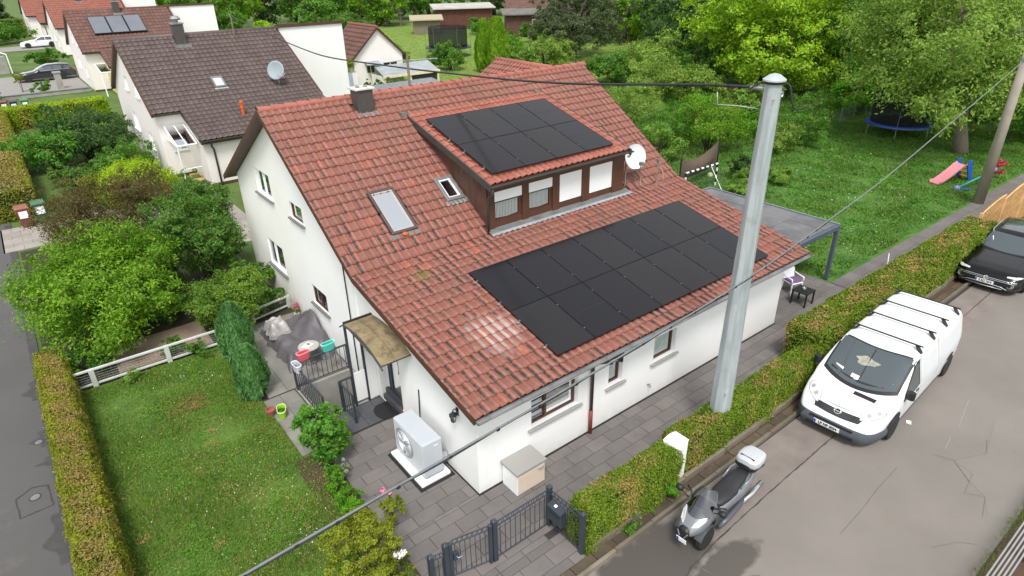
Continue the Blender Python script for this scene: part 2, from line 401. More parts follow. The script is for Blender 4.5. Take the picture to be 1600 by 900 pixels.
LF['walnut'] = leafmat('walnut_leaves', rgb((78,112,42)), rgb((136,164,74)), rgb((150,156,84)))
LF['cypress'] = leafmat('blue_green_scale_leaves', rgb((58,102,62)), rgb((104,148,88)), tr=.3)
LF['thuja'] = leafmat('thuja_sprays', rgb((64,92,21)), rgb((116,138,40)), tr=.3)
LF['thuja_y'] = leafmat('golden_thuja_sprays', rgb((78,96,20)), rgb((136,138,36)), tr=.25)
LF['brown_cut'] = leafmat('clipped_brown_twigs', rgb((106,98,50)), rgb((142,124,76)), tr=.1)
LF['laurel'] = leafmat('laurel_leaves', rgb((46,102,36)), rgb((100,154,56)), rgb((132,136,60)))
LF['box'] = leafmat('bright_box_leaves', rgb((56,110,24)), rgb((104,156,40)))
LF['thuja_b'] = leafmat('bright_cypress_sprays', rgb((78,116,24)), rgb((132,168,48)))
LF['silver'] = leafmat('silver_leaves', rgb((120,136,116)), rgb((164,172,156)))
LF['grassy'] = leafmat('grass_tuft_blades', rgb((66,110,40)), rgb((128,158,72)))
LF['topiary'] = leafmat('yellow_green_leaves', rgb((92,112,28)), rgb((138,148,46)), rgb((150,132,60)))
LF['core'] = mat('hedge_inner_twigs', rgb((52,48,30)), .95, .4, 6.0, .5, 20, kind='World', fine=.3)
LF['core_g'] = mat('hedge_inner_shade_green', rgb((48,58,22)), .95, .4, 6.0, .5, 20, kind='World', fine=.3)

def hedge(name, label, x0, y0, x1, y1, z, n, leaf, mg, brown=.55, group=None, round_=.05, seed=1, gap=()):
    """clipped hedge: leafy skin over an inner mass of twigs, top and shoulders cut back to brown wood"""
    t = thing(name, label, 'hedge', ((x0+x1)/2, (y0+y1)/2, 0), 0, group)
    hx, hy = (x1-x0)/2, (y1-y0)/2; rng = RNG; random.seed(seed)
    ax, ay, az = 4*hy*z, 4*hx*z, 4*hx*hy*1.25; tot = ax+ay+az
    f = rng.choice(3, n, p=[ax/tot, ay/tot, az/tot]); u = rng.uniform(-1, 1, n); w = rng.random(n); sg = rng.choice([-1., 1.], n)
    C = np.empty((n,3)); D = np.zeros((n,3))
    C[f==0] = np.c_[sg*hx, u*hy, w*z][f==0]; D[f==0, 0] = sg[f==0]
    C[f==1] = np.c_[u*hx, sg*hy, w*z][f==1]; D[f==1, 1] = sg[f==1]
    C[f==2] = np.c_[u*hx, (w*2-1)*hy, np.full(n, z)][f==2]; D[f==2, 2] = 1
    # uneven face: slow waves, round shoulders
    P = C+np.array([t.location.x, t.location.y, 0])
    wav = .022*np.sin(P[:,0]*3.1+P[:,2]*4)+.02*np.sin(P[:,0]*7.3+P[:,1]*9)+.018*np.sin(P[:,1]*5.1-P[:,2]*6)
    sh = np.clip((C[:,2]-(z-.16))/.16, 0, 1)**2
    C[:,1] -= np.sign(C[:,1])*sh*round_*(np.abs(C[:,1])/hy); C[:,0] -= np.sign(C[:,0])*sh*round_*(np.abs(C[:,0])/hx)
    C[:,2] -= np.where(f==2, round_*.7*(np.abs(C[:,1])/hy)**4, 0)
    C += D*(wav[:, None])+rng.normal(size=(n,3))*.016
    nx = np.sin(P[:,0]*2.2+seed)+np.sin(P[:,0]*6.1+P[:,1]*5)+np.sin(P[:,1]*8.7-P[:,0]*3.3)+rng.normal(size=n)*1.1
    topd = np.abs(C[:,1])/hy if hx > hy else np.abs(C[:,0])/hx
    pb = np.where(f==2, brown*np.where(topd < .62, 1.15, .35), np.where(C[:,2] > z-.1, .16*brown, .03))
    mi = ((nx*.24+rng.random(n)*.55+.22) < pb*1.05).astype(np.int32)
    C += D*((rng.random(n) < .06)*rng.uniform(.01, .07, n))[:, None]+np.c_[np.zeros(n), np.zeros(n), (rng.random(n) < .05)*(f==2)*rng.uniform(.01, .08, n)]
    D2 = D*.55+rng.normal(size=(n,3))*.55+np.array([0,0,.35])
    leaf_cloud('foliage', C, D2, leaf, leaf*.42, mg, t, None, mats=[mg, LF['brown_cut']], mi=mi)
    e = .045; mb = MB(); mb.box(-hx+e, -hy+e, 0, hx-e, hy-e, z-e); mb.build('twigs', LF['core_g'], t, bevel=.05)
    return t

# ---------------------------------------------------------------- ground, roads, paving
def ground_mat():
    t = NT('meadow_ground'); pos = t.coord('World')
    c = t.mix(t.ramp(t.noise(.35, 5, pos), [(.35, 0.), (.65, 1.)]), rgb((66,96,34)), rgb((100,126,52)))
    c = t.mix(t.ramp(t.noise(2.4, 5, pos, .7), [(.5, 0.), (.75, .8)]), c, rgb((96,88,52)))
    c = t.mix(t.math('MULTIPLY', t.noise(30, 3, pos), .45), c, rgb((40,60,20)))
    t.set(Base_Color=c, Roughness=.95); t.bump(t.noise(24, 5, pos), .8, .03); return t.m
def lawn_mat(name, g1, g2, dry, amt, sc=.55):
    t = NT(name); pos = t.coord('World')
    c = t.mix(t.ramp(t.noise(1.3, 5, pos), [(.35, 0.), (.65, 1.)]), g1, g2)
    c = t.mix(t.ramp(t.noise(sc, 6, pos, .65), [(.5, 0.), (.72, amt)]), c, dry)
    c = t.mix(t.math('MULTIPLY', t.noise(45, 3, pos), .5), c, tuple(x*.4 for x in g1))
    t.set(Base_Color=c, Roughness=.95); t.bump(t.noise(60, 4, pos), .7, .02); return t.m
M['bed_soil'] = mat('leafy_bed_soil', rgb((62,64,36)), .98, .35, 3.0, .7, 30, kind='World', fine=.35)
def road_mat(name, base, var, patch=None, wet=(), scale=.5):
    t = NT(name); pos = t.coord('World'); lo = tuple(x*(1-var) for x in base); hi = tuple(x*(1+var) for x in base)
    c = t.mix(t.ramp(t.noise(scale, 6, pos, .6), [(.3, 0.), (.7, 1.)]), lo, hi)
    if patch:                                     # older reddish strip beside the gutter
        sx = t.n('SeparateXYZ'); t.l(pos, sx.inputs[0])
        s = t.ramp(t.math('ADD', t.math('MULTIPLY', t.math('ADD', sx.outputs['Y'], 3.62), 6.0), .5), [(.45, 0.), (.55, 1.)])
        c = t.mix(t.math('MULTIPLY', s, .9), c, t.mix(t.ramp(t.noise(1.6, 5, pos), [(.3, 0.), (.7, 1.)]), patch[0], patch[1]))
    for (p, rx, ry, r0) in wet:                   # damp dark asphalt with its own outline
        mp = t.n('Mapping'); mp.vector_type = 'POINT'; t.l(pos, mp.inputs[0])
        mp.inputs['Location'].default_value = (-p[0]/rx, -p[1]/ry, 0); mp.inputs['Scale'].default_value = (1/rx, 1/ry, 0)
        ln = t.n('VectorMath', operation='LENGTH'); t.l(mp.outputs[0], ln.inputs[0])
        d = t.math('ADD', ln.outputs['Value'], t.math('MULTIPLY_ADD', t.noise(2.2, 5, pos), 1.0, -.5))
        c = t.mix(t.ramp(d, [(.8, r0), (1., 0.)]), c, tuple(x*.3 for x in base))
    st = t.ramp(t.noise(1.1, 6, pos, .75), [(.58, 0.), (.72, 1.)]); c = t.mix(t.math('MULTIPLY', st, .12), c, rgb((170,150,122)))
    st2 = t.ramp(t.noise(3.1, 5, pos, .75), [(.62, 0.), (.75, 1.)]); c = t.mix(t.math('MULTIPLY', st2, .28), c, tuple(x*.5 for x in base))
    c = t.mix(t.math('MULTIPLY', t.noise(65, 3, pos, .8), .5), c, tuple(x*.5 for x in base))
    t.set(Base_Color=c, Roughness=.82, Specular_IOR_Level=.35); t.bump(t.noise(150, 4, pos), .35, .006); return t.m
M['ground'] = ground_mat()
M['lawn_a'] = lawn_mat('front_lawn', rgb((76,108,38)), rgb((110,140,56)), rgb((122,108,64)), .6)
M['lawn_b'] = lawn_mat('back_lawn', rgb((58,106,32)), rgb((92,134,48)), rgb((112,112,56)), .45, .3)
M['road_old'] = road_mat('street_asphalt', rgb((132,126,119)), .12, (rgb((119,110,105)), rgb((144,134,127))), [((1.5, -3.3, 0), 1.45, .72, 1.0), ((2.35, -4.1, 0), .95, .34, .9)])
M['road_left'] = road_mat('side_road_asphalt', rgb((94,93,92)), .08)
M['drive'] = road_mat('grey_paving', rgb((150,146,142)), .1)
M['gutter_dark'] = mat('damp_gutter', rgb((76,75,74)), .7, .25, 4.0, .2, 60, kind='World', fine=.2)
M['tar'] = mat('tar_seam', rgb((62,58,54)), .7, .3, 9.0, kind='World')
def slab_mat(name, a, b, moss=.0):
    t = NT(name); pos = t.coord('World'); oi = t.n('ObjectInfo')
    g = t.n('NewGeometry')
    rnd = t.math('FRACT', t.math('ADD', oi.outputs['Random'], g.outputs['Random Per Island']))
    c = t.mix(rnd, a, b); c = t.mix(t.ramp(t.noise(1.4, 6, pos, .7), [(.45, 0.), (.75, .55)]), c, tuple(x*.62 for x in a))
    c = t.mix(t.ramp(t.noise(5.5, 5, pos, .7), [(.6, 0.), (.75, .35)]), c, rgb((150,142,132)))
    if moss: c = t.mix(t.ramp(t.noise(2.2, 5, pos), [(.5, 0.), (.7, moss)]), c, rgb((92,92,56)))
    t.set(Base_Color=c, Roughness=.72); t.bump(t.noise(70, 4, pos), .2, .01); return t.m
M['slab'] = slab_mat('charcoal_slab', rgb((102,98,96)), rgb((117,111,108)))
M['slab_dark'] = slab_mat('dark_porch_tile', rgb((72,73,78)), rgb((84,85,90)))
M['slab_old'] = slab_mat('mossy_path_slab', rgb((120,118,114)), rgb((138,134,128)), .3)
M['slab_beige'] = slab_mat('beige_paver', rgb((142,135,128)), rgb((162,154,146)))
M['slab_path'] = slab_mat('grey_brown_paver', rgb((118,106,98)), rgb((140,128,120)), .25)
M['kerb'] = slab_mat('kerb_stone', rgb((104,96,84)), rgb((132,122,108)), .75)
M['gutter_stone'] = slab_mat('gutter_stone', rgb((70,60,49)), rgb((100,86,72)), .7)
M['joint'] = mat('joint_sand', rgb((58,54,50)), .95, .2, 6.0, .3, 60, kind='World')

SX0, SX1, SY0, SY1 = -1.42, -.06, 4.36, 5.80       # cellar stairwell opening
def ground():
    mb = MB(); X = [-320, SX0, SX1, 420]; Y = [-160, SY0, SY1, 460]; z = -.03
    for i in range(3):
        for j in range(3):
            if (i, j) != (1, 1): mb.quad((X[i],Y[j],z), (X[i+1],Y[j],z), (X[i+1],Y[j+1],z), (X[i],Y[j+1],z))
    struct(mb.build('ground', M['ground']))
    w = MB(); d = -1.5; e = .1
    w.box(SX0-e, SY1, d, SX1, SY1+e, -.004); w.box(SX0-e, SY0, d, SX0, SY1, -.004)
    w.box(SX1, SY0, d, SX1+.05, SY1, -.006); w.box(SX0-e, SY0-e, d, SX1, SY0, -.004); w.box(SX0-e, SY0-e, d-.05, SX1+.05, SY1+e, d)
    s = w.build('stairwell', M['concrete']); struct(s)
    for k in range(5):
        MB().box(SX0+.02, SY0+.02+.22*k, d, SX1-.02, SY0+.24+.22*k, -.22-.22*k).build('step', M['concrete'], s)
ground()
def sheet(name, x0, y0, x1, y1, z, m):
    mb = MB(); mb.quad((x0,y0,z), (x1,y0,z), (x1,y1,z), (x0,y1,z)); return struct(mb.build(name, m))
sheet('street', -60, -6.92, 130, -2.72, 0.0, M['road_old'])
sheet('side_road', -12.5, -1.6, -6.52, 240, -.006, M['road_left'])
sheet('front_lawn', -5.95, -2.3, -1.9, 9.2, -.012, M['lawn_a'])
sheet('back_lawn', 14.3, .2, 60, 12.5, -.012, M['lawn_b'])
sheet('far_lawn', 15, 34, 90, 100, -.014, lawn_mat('far_mown_lawn', rgb((96,128,44)), rgb((132,152,62)), rgb((140,136,70)), .4, .2))
sheet('neighbour_lawn', 32, 12.5, 60, 34, -.016, M['lawn_b'])
sheet('shrub_bed', -6.4, 9.3, -.02, 21.2, -.012, M['bed_soil'])
sheet('mulch_bed', -4.9, 9.4, -2.5, 11.2, -.007, M['gravel'])
sheet('hedge_bed', .66, -2.5, 22, -1.0, -.016, M['soil'])
sheet('soil_bed', -2.6, -2.2, -1.9, 3.3, -.008, M['soil'])
sheet('far_drive', -14, 62.6, 1.3, 76, -.004, M['drive'])
sheet('far_lane', -14, 104, 2.2, 111, -.004, M['drive'])
def ribbon(pts, w, z=.005):
    mb = MB(); rr = random.Random(len(pts)); P = []
    for i in range(len(pts)-1):
        a, b = Vector((*pts[i], 0)), Vector((*pts[i+1], 0)); k = max(2, int((b-a).length/.12))
        for j in range(k): P.append(a.lerp(b, j/k)+Vector((rr.uniform(-1,1)*w*.35, rr.uniform(-1,1)*w*.35, 0)))
    P.append(Vector((*pts[-1], 0))); L = []
    for i, p in enumerate(P):
        d = P[min(i+1, len(P)-1)]-P[max(i-1, 0)]; n = Vector((-d.y, d.x, 0)).normalized()*w*.5*rr.uniform(.5, 1.3)
        L.append([(p.x+n.x, p.y+n.y, z), (p.x-n.x, p.y-n.y, z)])
    mb.loft(L, closed=False, caps=False); return mb
seams = [([(0.9,-4.05),(1.9,-3.75),(2.84,-3.67),(4.48,-3.62),(7.37,-3.57),(14.75,-3.32),(20,-3.2)], .024),
    ([(4.62,-5.02),(5.6,-4.98),(6.3,-4.92),(7.2,-4.9)], .01), ([(7.9,-6.0),(8.35,-5.55),(8.2,-5.95),(7.5,-6.05),(7.7,-6.35),(7.1,-6.5)], .009),
    ([(8.35,-5.55),(9.1,-5.9),(9.6,-5.75)], .009), ([(8.35,-5.55),(8.2,-5.2)], .01), ([(5.6,-6.2),(6.1,-6.45),(6.3,-6.7)], .008),
    ([(2.0,-3.75),(2.1,-4.25),(2.7,-4.6)], .018)]
M['crack'] = mat('weathered_crack', rgb((104,98,92)), .8, .2, 9.0, kind='World')
for i, (pts, w) in enumerate(seams): struct(ribbon(pts, w).build('tar_seam', M['tar' if i == 0 else 'crack']))
struct(ribbon([(-7.39,5.85),(-7.1,6.04),(-6.83,5.92),(-6.8,5.2),(-7.35,5.19),(-7.39,5.85)], .03, .0).build('tar_seam', M['tar']))
sheet('gutter', -6.72, -1.6, -6.5, 25, -.002, M['gutter_dark'])
for _x, _y, _l in ((-6.83,7.4,.7), (-6.86,3.4,1.5), (-6.8,6.6,.35), (-6.84,9.6,1.0), (-6.85,2.0,.9)):
    struct(MB().add([(_x+.12*math.sin(k*.9)*(1-abs(k/6-1))*1.2-.1*(1-abs(k/6-1)), _y+_l*k/12, -.0015) for k in range(13)]+[(-6.71, _y+_l*k/12, -.0015) for k in range(12,-1,-1)], [tuple(range(26))]).build('damp_patch', M['gutter_dark']))
def asphalt_patch(pts, m, z=.0035):
    mb = MB(); mb.add([(x, y, z) for x, y in pts], [tuple(range(len(pts)))]); struct(mb.build('asphalt_patch', m))
M['patch_light'] = road_mat('worn_patch_asphalt', rgb((133,128,122)), .1)
asphalt_patch([(7.95,-5.98),(8.35,-5.56),(9.1,-5.9),(10.6,-5.6),(12,-6.0),(12,-6.9),(7.4,-6.9),(7.2,-6.55),(7.7,-6.34)], M['patch_light'])
asphalt_patch([(5.9,-3.62),(6.5,-3.6),(7.0,-3.75),(6.75,-3.95),(6.2,-3.92)], M['patch_light'])
def chalk():
    t = MB(); 
    for a, b in (((9.6,-5.2),(10.9,-4.95)), ((8.6,-5.3),(9.1,-5.22))):
        t.quad((a[0],a[1],.005), (b[0],b[1],.005), (b[0],b[1]+.016,.005), (a[0],a[1]+.016,.005))
    struct(t.build('chalk_line', mat('chalk', rgb((146,141,136)), .9)))
chalk()
def cap(x, y, r, label):
    t = thing('valve_cover', label, 'valve cover', (x, y, -.006)); 
    MB().lathe([(r, .0), (r, .008), (r*.86, .009), (r*.84, .006), (.001, .007)], n=20).build('lid', M['zinc'], t)
    MB().lathe([(r*1.3, .001), (r*1.28, .005), (r*1.02, .005), (r*1.0, .001)], n=20).build('rim', M['tar'], t)
cap(-7.07, 5.68, .085, 'round valve cover set inside the patch of asphalt')
cap(-6.86, 7.66, .075, 'small round valve cover at the road edge beside the hedge')

# paving: each slab is a piece of its own
SLABS = {}
def slab_mesh(w, h, m, th=.05):
    key = (round(w,3), round(h,3), m)
    if key not in SLABS:
        mb = MB(); e = .008
        mb.loft([[(-w/2,-h/2,-th),(w/2,-h/2,-th),(w/2,h/2,-th),(-w/2,h/2,-th)], [(-w/2,-h/2,-e),(w/2,-h/2,-e),(w/2,h/2,-e),(-w/2,h/2,-e)],
            [(-w/2+e,-h/2+e,0),(w/2-e,-h/2+e,0),(w/2-e,h/2-e,0),(-w/2+e,h/2-e,0)]])
        o = mb.build('slab', M[m]); SLABS[key] = o.data; bpy.data.objects.remove(o)
    return SLABS[key]
def pave(parent, x0, y0, x1, y1, dx, dy, m, z=.012, off=.5, gap=.006, name='slab', x_ref=None, y_ref=None, hole=None):
    rr = random.Random(int((x0+y0)*100)); yr = y0 if y_ref is None else y_ref; xr = x0 if x_ref is None else x_ref
    j = math.floor((y0-yr)/dy)
    while yr+j*dy < y1-1e-4:
        a, b = max(y0, yr+j*dy), min(y1, yr+(j+1)*dy); sh = (j % 2)*off*dx
        i = math.floor((x0-xr-sh)/dx)
        while xr+sh+i*dx < x1-1e-4:
            c, d = max(x0, xr+sh+i*dx), min(x1, xr+sh+(i+1)*dx); i += 1
            if d-c < .06 or b-a < .06: continue
            if hole and hole((c+d)/2, (a+b)/2): continue
            o = bpy.data.objects.new(name, slab_mesh(d-c-gap, b-a-gap, m)); COL.objects.link(o); o.parent = parent
            o.location = ((c+d)/2, (a+b)/2, z+rr.uniform(-.002, .002)); o.rotation_euler = (rr.uniform(-.003,.003), rr.uniform(-.003,.003), 0)
        j += 1
def base(name, rects, z=-.006, m='joint'):
    mb = MB()
    for i, (x0,y0,x1,y1) in enumerate(rects): mb.quad((x0,y0,z-.0006*i), (x1,y0,z-.0006*i), (x1,y1,z-.0006*i), (x0,y1,z-.0006*i))
    return struct(mb.build(name, M[m]))
pp = base('courtyard_paving', [(-1.9,-1.72,14.35,0), (-1.9,-2.42,.6,-1.72), (-1.9,0,0,3.35), (10.5,0,14.35,5.4)])
kw = dict(x_ref=-1.36, y_ref=-1.9, gap=.008)
pave(pp, -1.9, -2.42, .62, -1.72, .57, .325, 'slab', **kw)
pave(pp, -1.9, -1.72, 14.3, -.03, .57, .325, 'slab', hole=lambda x, y: x > .62 and y < -1.62, **kw)
pave(pp, -1.9, -.03, -.02, 3.33, .57, .325, 'slab', **kw)
pave(pp, 10.62, -.03, 14.3, 4.2, .57, .325, 'slab', **kw)
pd = base('porch_paving', [(-1.15,3.36,-.0,4.25)])
pave(pd, -1.15, 3.37, -.01, 4.24, .42, .42, 'slab_dark', off=.0)
pt = base('garden_path', [(-2.35,3.36,-1.55,8.2), (-1.55,5.9,-.0,9.9)])
pave(pt, -2.35, 3.36, -1.56, 5.9, .4, .5, 'slab_old', off=0)
pave(pt, -2.2, 5.92, -.02, 9.8, .5, .5, 'slab_old', off=.0)
pg = base('lawn_edge_path', [(14.35,-.95,40,.28)])
pave(pg, 14.35, -.95, 40, .28, .62, .41, 'slab', off=.5)
pn = base('neighbour_path', [(-6.9,21.4,1.6,24.4), (-1.0,16.5,1.6,21.4), (-1.25,10.6,-.02,16.5), (-.6,24.4,1.6,26.6)])
pave(pn, -1.25, 10.6, -.02, 16.5, .31, .21, 'slab_path', off=.5, name='paver')
pave(pn, -.6, 24.4, 1.6, 26.6, .5, .4, 'slab_path', off=.5, name='paver')
pave(pn, -6.85, 21.4, 1.6, 24.4, .62, .5, 'slab_beige', off=.5, name='paver')
pave(pn, -1.0, 16.5, 1.6, 21.3, .62, .5, 'slab_beige', off=.5, name='paver')
# kerb and gutter stones between hedge and street
kb = base('street_kerb', [(-3,-2.72,21,-2.44)], -.004)
rr = random.Random(4)
for i in range(24):
    x = -2.9+i*1.0
    o = MB().box(0, -.035, -.05, .985, .035, .105).build('kerb_stone', M['kerb'], kb, bevel=.012); o.location = (x, -2.69+rr.uniform(-.004,.004)+x*.006, 0)
for i in range(46):
    x = -2.9+i*.52
    o = MB().box(0, -.11, -.05, .5, .11, .02).build('gutter_stone', M['gutter_stone'], kb, bevel=.012)
    o.location = (x, -2.54+x*.006, rr.uniform(-.004,.006)); o.rotation_euler = (rr.uniform(-.02,.02), rr.uniform(-.01,.01), 0)
for i in range(15):
    x = .75+i*1.35
    o = MB().box(0, -.04, -.02, 1.33, .04, .17).build('edging_stone', M['kerb'], kb, bevel=.012); o.location = (x, -2.41+x*.016, 0)

# grass blades and lawn flowers
def grass(name, n, x0, y0, x1, y1, h, w, m, seed, dens=None, z=-.012):
    rng = np.random.default_rng(seed); X = rng.uniform(x0, x1, n); Y = rng.uniform(y0, y1, n)
    k = np.sin(X*1.7+Y*.9)+np.sin(X*.8-Y*2.1)+np.sin(X*4.3+1)*.6+np.sin(Y*5.1+X)*.6
    keep = rng.random(n) < np.clip(.62+.2*k, .12, 1)
    if dens is not None: keep &= dens(X, Y)
    X, Y, k = X[keep], Y[keep], k[keep]; n = len(X)
    a = rng.uniform(0, 2*pi, n); hh = h*rng.uniform(.45, 1.3, n)*(1+.18*k); ww = w*rng.uniform(.6, 1.3, n)
    lx, ly = rng.normal(size=n)*hh*.55, rng.normal(size=n)*hh*.55
    v = np.empty((n,3,3)); v[:,0] = np.c_[X-np.cos(a)*ww/2, Y-np.sin(a)*ww/2, np.full(n, z)]
    v[:,1] = np.c_[X+np.cos(a)*ww/2, Y+np.sin(a)*ww/2, np.full(n, z)]; v[:,2] = np.c_[X+lx, Y+ly, z+hh]
    o = mesh_np(name, v.reshape(-1,3), np.arange(n*3).reshape(n,3), m, None, 'stuff'); return o
GR1 = leafmat('front_grass', rgb((60,98,36)), rgb((116,142,62)), rgb((150,136,88)), tr=.35, scale=.8)
GR2 = leafmat('back_grass', rgb((44,84,30)), rgb((96,130,52)), rgb((132,134,66)), tr=.3, scale=.4)
tag(grass('grass', 190000, -5.9, -1.6, -1.95, 9.2, .055, .02, GR1, 3, lambda X, Y: ~((X > -2.35) & (Y > 3.3))), 'patchy mown grass with bare dry spots on the front lawn', 'grass')
tag(grass('grass', 130000, 14.4, .4, 46, 12.3, .1, .045, GR2, 4), 'lush mown grass of the back garden lawn', 'grass')
tag(grass('grass', 60000, 17, 12, 42, 34, .28, .05, GR2, 5), 'tall unmown grass behind the house', 'grass')
tag(grass('grass', 26000, 16, 36, 70, 90, .13, .09, leafmat('far_grass', rgb((86,126,40)), rgb((136,160,66))), 6), 'grass of the far gardens behind the small house', 'grass')
def weeds(name, n, x0, y0, x1, y1, s, m, seed, label, z=.0, cl=260):
    rng = np.random.default_rng(seed); cx, cy = rng.uniform(x0, x1, cl), rng.uniform(y0, y1, cl); k = rng.integers(0, cl, n); sp = rng.uniform(.05, .32, cl)[k]
    X, Y = cx[k]+rng.normal(size=n)*sp, cy[k]+rng.normal(size=n)*sp; ok = (X > x0)&(X < x1)&(Y > y0)&(Y < y1)&~((X > -2.4)&(X < 0)&(Y > 3.3)); X, Y = X[ok], Y[ok]
    tag(leaf_cloud(name, np.c_[X, Y, z+rng.uniform(.015, .06, len(X))], rng.normal(size=(len(X),3))*.45+np.array([0,0,1.]), s, s*.55, m, None, 'stuff'), label, 'weeds')
weeds('clover_leaves', 26000, -5.9, -1.6, -1.95, 9.2, .036, leafmat('clover_green', rgb((54,98,26)), rgb((100,142,50)), tr=.3), 21, 'broad-leaved clover and plantain mottling the front lawn')
weeds('dry_patches', 4500, -5.9, -1.6, -1.95, 6.2, .035, leafmat('dry_thatch', rgb((120,98,62)), rgb((156,134,88)), tr=.1), 22, 'dry brown thatch showing in worn patches of the front lawn', -.01, 60)
weeds('bare_patch', 1500, -4.35, 6.55, -3.35, 7.35, .04, leafmat('dead_thatch', rgb((96,74,52)), rgb((136,110,78)), tr=.1), 24, 'brown bare patch of thatch in the middle of the front lawn', -.012, 14)
weeds('clover_leaves', 16000, 14.5, .4, 40, 12, .1, leafmat('lawn_weed_green', rgb((50,98,26)), rgb((92,140,46)), tr=.3), 23, 'broad-leaved weeds mottling the back garden lawn', .03, 420)
def flowers(name, n, x0, y0, x1, y1, s, c, label, seed, centres):
    rng = np.random.default_rng(seed); k = rng.integers(0, len(centres), n); cc = np.array(centres)[k]
    X = cc[:,0]+rng.normal(size=n)*cc[:,2]; Y = cc[:,1]+rng.normal(size=n)*cc[:,2]
    ok = (X > x0)&(X < x1)&(Y > y0)&(Y < y1); X, Y = X[ok], Y[ok]; n = len(X)
    C = np.c_[X, Y, rng.uniform(.035, .06, n)]; D = rng.normal(size=(n,3))*.3+np.array([0,0,1.])
    o = leaf_cloud(name, C, D, s, s, mat(name+'_petal', c, .7, .1, 3.0, fine=0), None, 'stuff'); tag(o, label, 'flowers')
flowers('buttercups', 210, -5.9, -1.5, -2.0, 9.1, .022, rgb((226,196,40)), 'yellow buttercups scattered over the front lawn', 11,
    [(-4.3,6.5,.5), (-3.4,5.6,.7), (-3.3,2.6,.4), (-5.1,4.6,.6), (-4.1,7.9,.8), (-3.1,4.4,.3), (-4.6,.6,.6)])
flowers('daisies', 170, -5.9, -1.5, -2.0, 9.1, .022, rgb((232,230,222)), 'white daisies scattered over the front lawn', 12,
    [(-3.7,8.4,.3), (-3.1,7.9,.2), (-3.2,3.3,.5), (-5.4,5.5,.5), (-3.1,1.2,.4), (-4.2,2.6,.9)])
flowers('clover', 260, 14.6, .5, 44, 12, .06, rgb((206,206,196)), 'white clover flowers dotted over the back lawn', 13,
    [(17.5,3.2,1.0), (21,5,1.4), (24.5,3.2,1.2), (28,6,2.), (31,8.5,2.), (19,2,1.2), (23,7.5,1.6)])
# ---------------------------------------------------------------- the house
HL, OL, OE = 10.554, .33, .4555            # length, verge and eave overhang
HE, YK, ZK, YR, ZR, HD, ZB = 2.363, 4.141, 3.424, 8.606, 6.356, 13.12, 3.774
XV0, XV1 = -OL, 10.855
def plane_x(x): return Matrix(((0,-1,0,x), (1,0,0,0), (0,0,1,0), (0,0,0,1)))       # (u along +y, outward -x, z)
def plane_y(y): return Matrix(((1,0,0,0), (0,-1,0,y), (0,0,1,0), (0,0,0,1)))       # (u along +x, outward -y, z)
def wall(mb, Mx, cuts, top, holes, depth=.14, mi=0, seg=None):
    """wall face with real openings and their reveals; top(u) gives the upper edge"""
    us = sorted(set(cuts+[h[0] for h in holes]+[h[1] for h in holes]))
    for a, b in zip(us[:-1], us[1:]):
        hs = sorted([h for h in holes if h[0] <= a+1e-6 and h[1] >= b-1e-6], key=lambda h: h[2]); z = 0.0
        m = mi(( a+b)/2) if callable(mi) else mi
        for h in hs:
            if h[2] > z+1e-4: mb.quad((a,0,z), (b,0,z), (b,0,h[2]), (a,0,h[2]), m, Mx)
            z = h[3]
        mb.quad((a,0,z), (b,0,z), (b,0,top(b)), (a,0,top(a)), m, Mx)
    for h in holes:
        a, b, c, d = h[:4]; e = h[4] if len(h) > 4 else depth; m = mi((a+b)/2) if callable(mi) else mi
        for q in (((a,0,c),(a,-e,c),(a,-e,d),(a,0,d)), ((b,0,c),(b,0,d),(b,-e,d),(b,-e,c)), ((a,0,d),(a,-e,d),(b,-e,d),(b,0,d)), ((a,0,c),(b,0,c),(b,-e,c),(a,-e,c))):
            mb.quad(*q, m, Mx)
def window(parent, Mx, u0, u1, z0, z1, frame, split=(.5,), fw=.05, depth=.14, sill='granite', curtain='curtain', blind=0.0, over=.06):
    """casement window set back in its opening: frame, panes, curtain, sill"""
    d = -depth; f = MB(); xs = [u0]+[u0+(u1-u0)*s for s in split]+[u1]
    f.box(u0, d-.03, z0, u1, d+.03, z0+fw, 0, Mx); f.box(u0, d-.03, z1-fw, u1, d+.03, z1, 0, Mx)
    for x in xs:
        a = max(u0, x-fw*.6); b = min(u1, x+fw*.6)
        if x == u0: b = u0+fw
        if x == u1: a = u1-fw
        f.box(a, d-.028, z0+fw, b, d+.034, z1-fw, 0, Mx)
    w = f.build('window', M[frame], parent, bevel=.006)
    for a, b in zip(xs[:-1], xs[1:]):
        MB().quad((a,d+.004,z0), (b,d+.004,z0), (b,d+.004,z1), (a,d+.004,z1), 0, Mx).build('pane', M['glass'], w)
    if curtain:
        c = MB(); n = int((u1-u0)/.025); pts = [(u0+(u1-u0)*i/n, d-.02-.012*(i % 2)) for i in range(n+1)]
        c.loft([[(p[0], p[1], z0+.01) for p in pts], [(p[0], p[1], z1-.01) for p in pts]], closed=False, caps=False, M=Mx)
        c.build('curtain', M[curtain], w)
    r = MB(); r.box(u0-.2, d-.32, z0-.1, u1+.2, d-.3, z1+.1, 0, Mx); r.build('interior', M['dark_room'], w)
    if sill: MB().box(u0-over, -depth-.002, z0-.045, u1+over, .075, z0-.002, 0, Mx).build('sill', M[sill], w, bevel=.006)
    return w

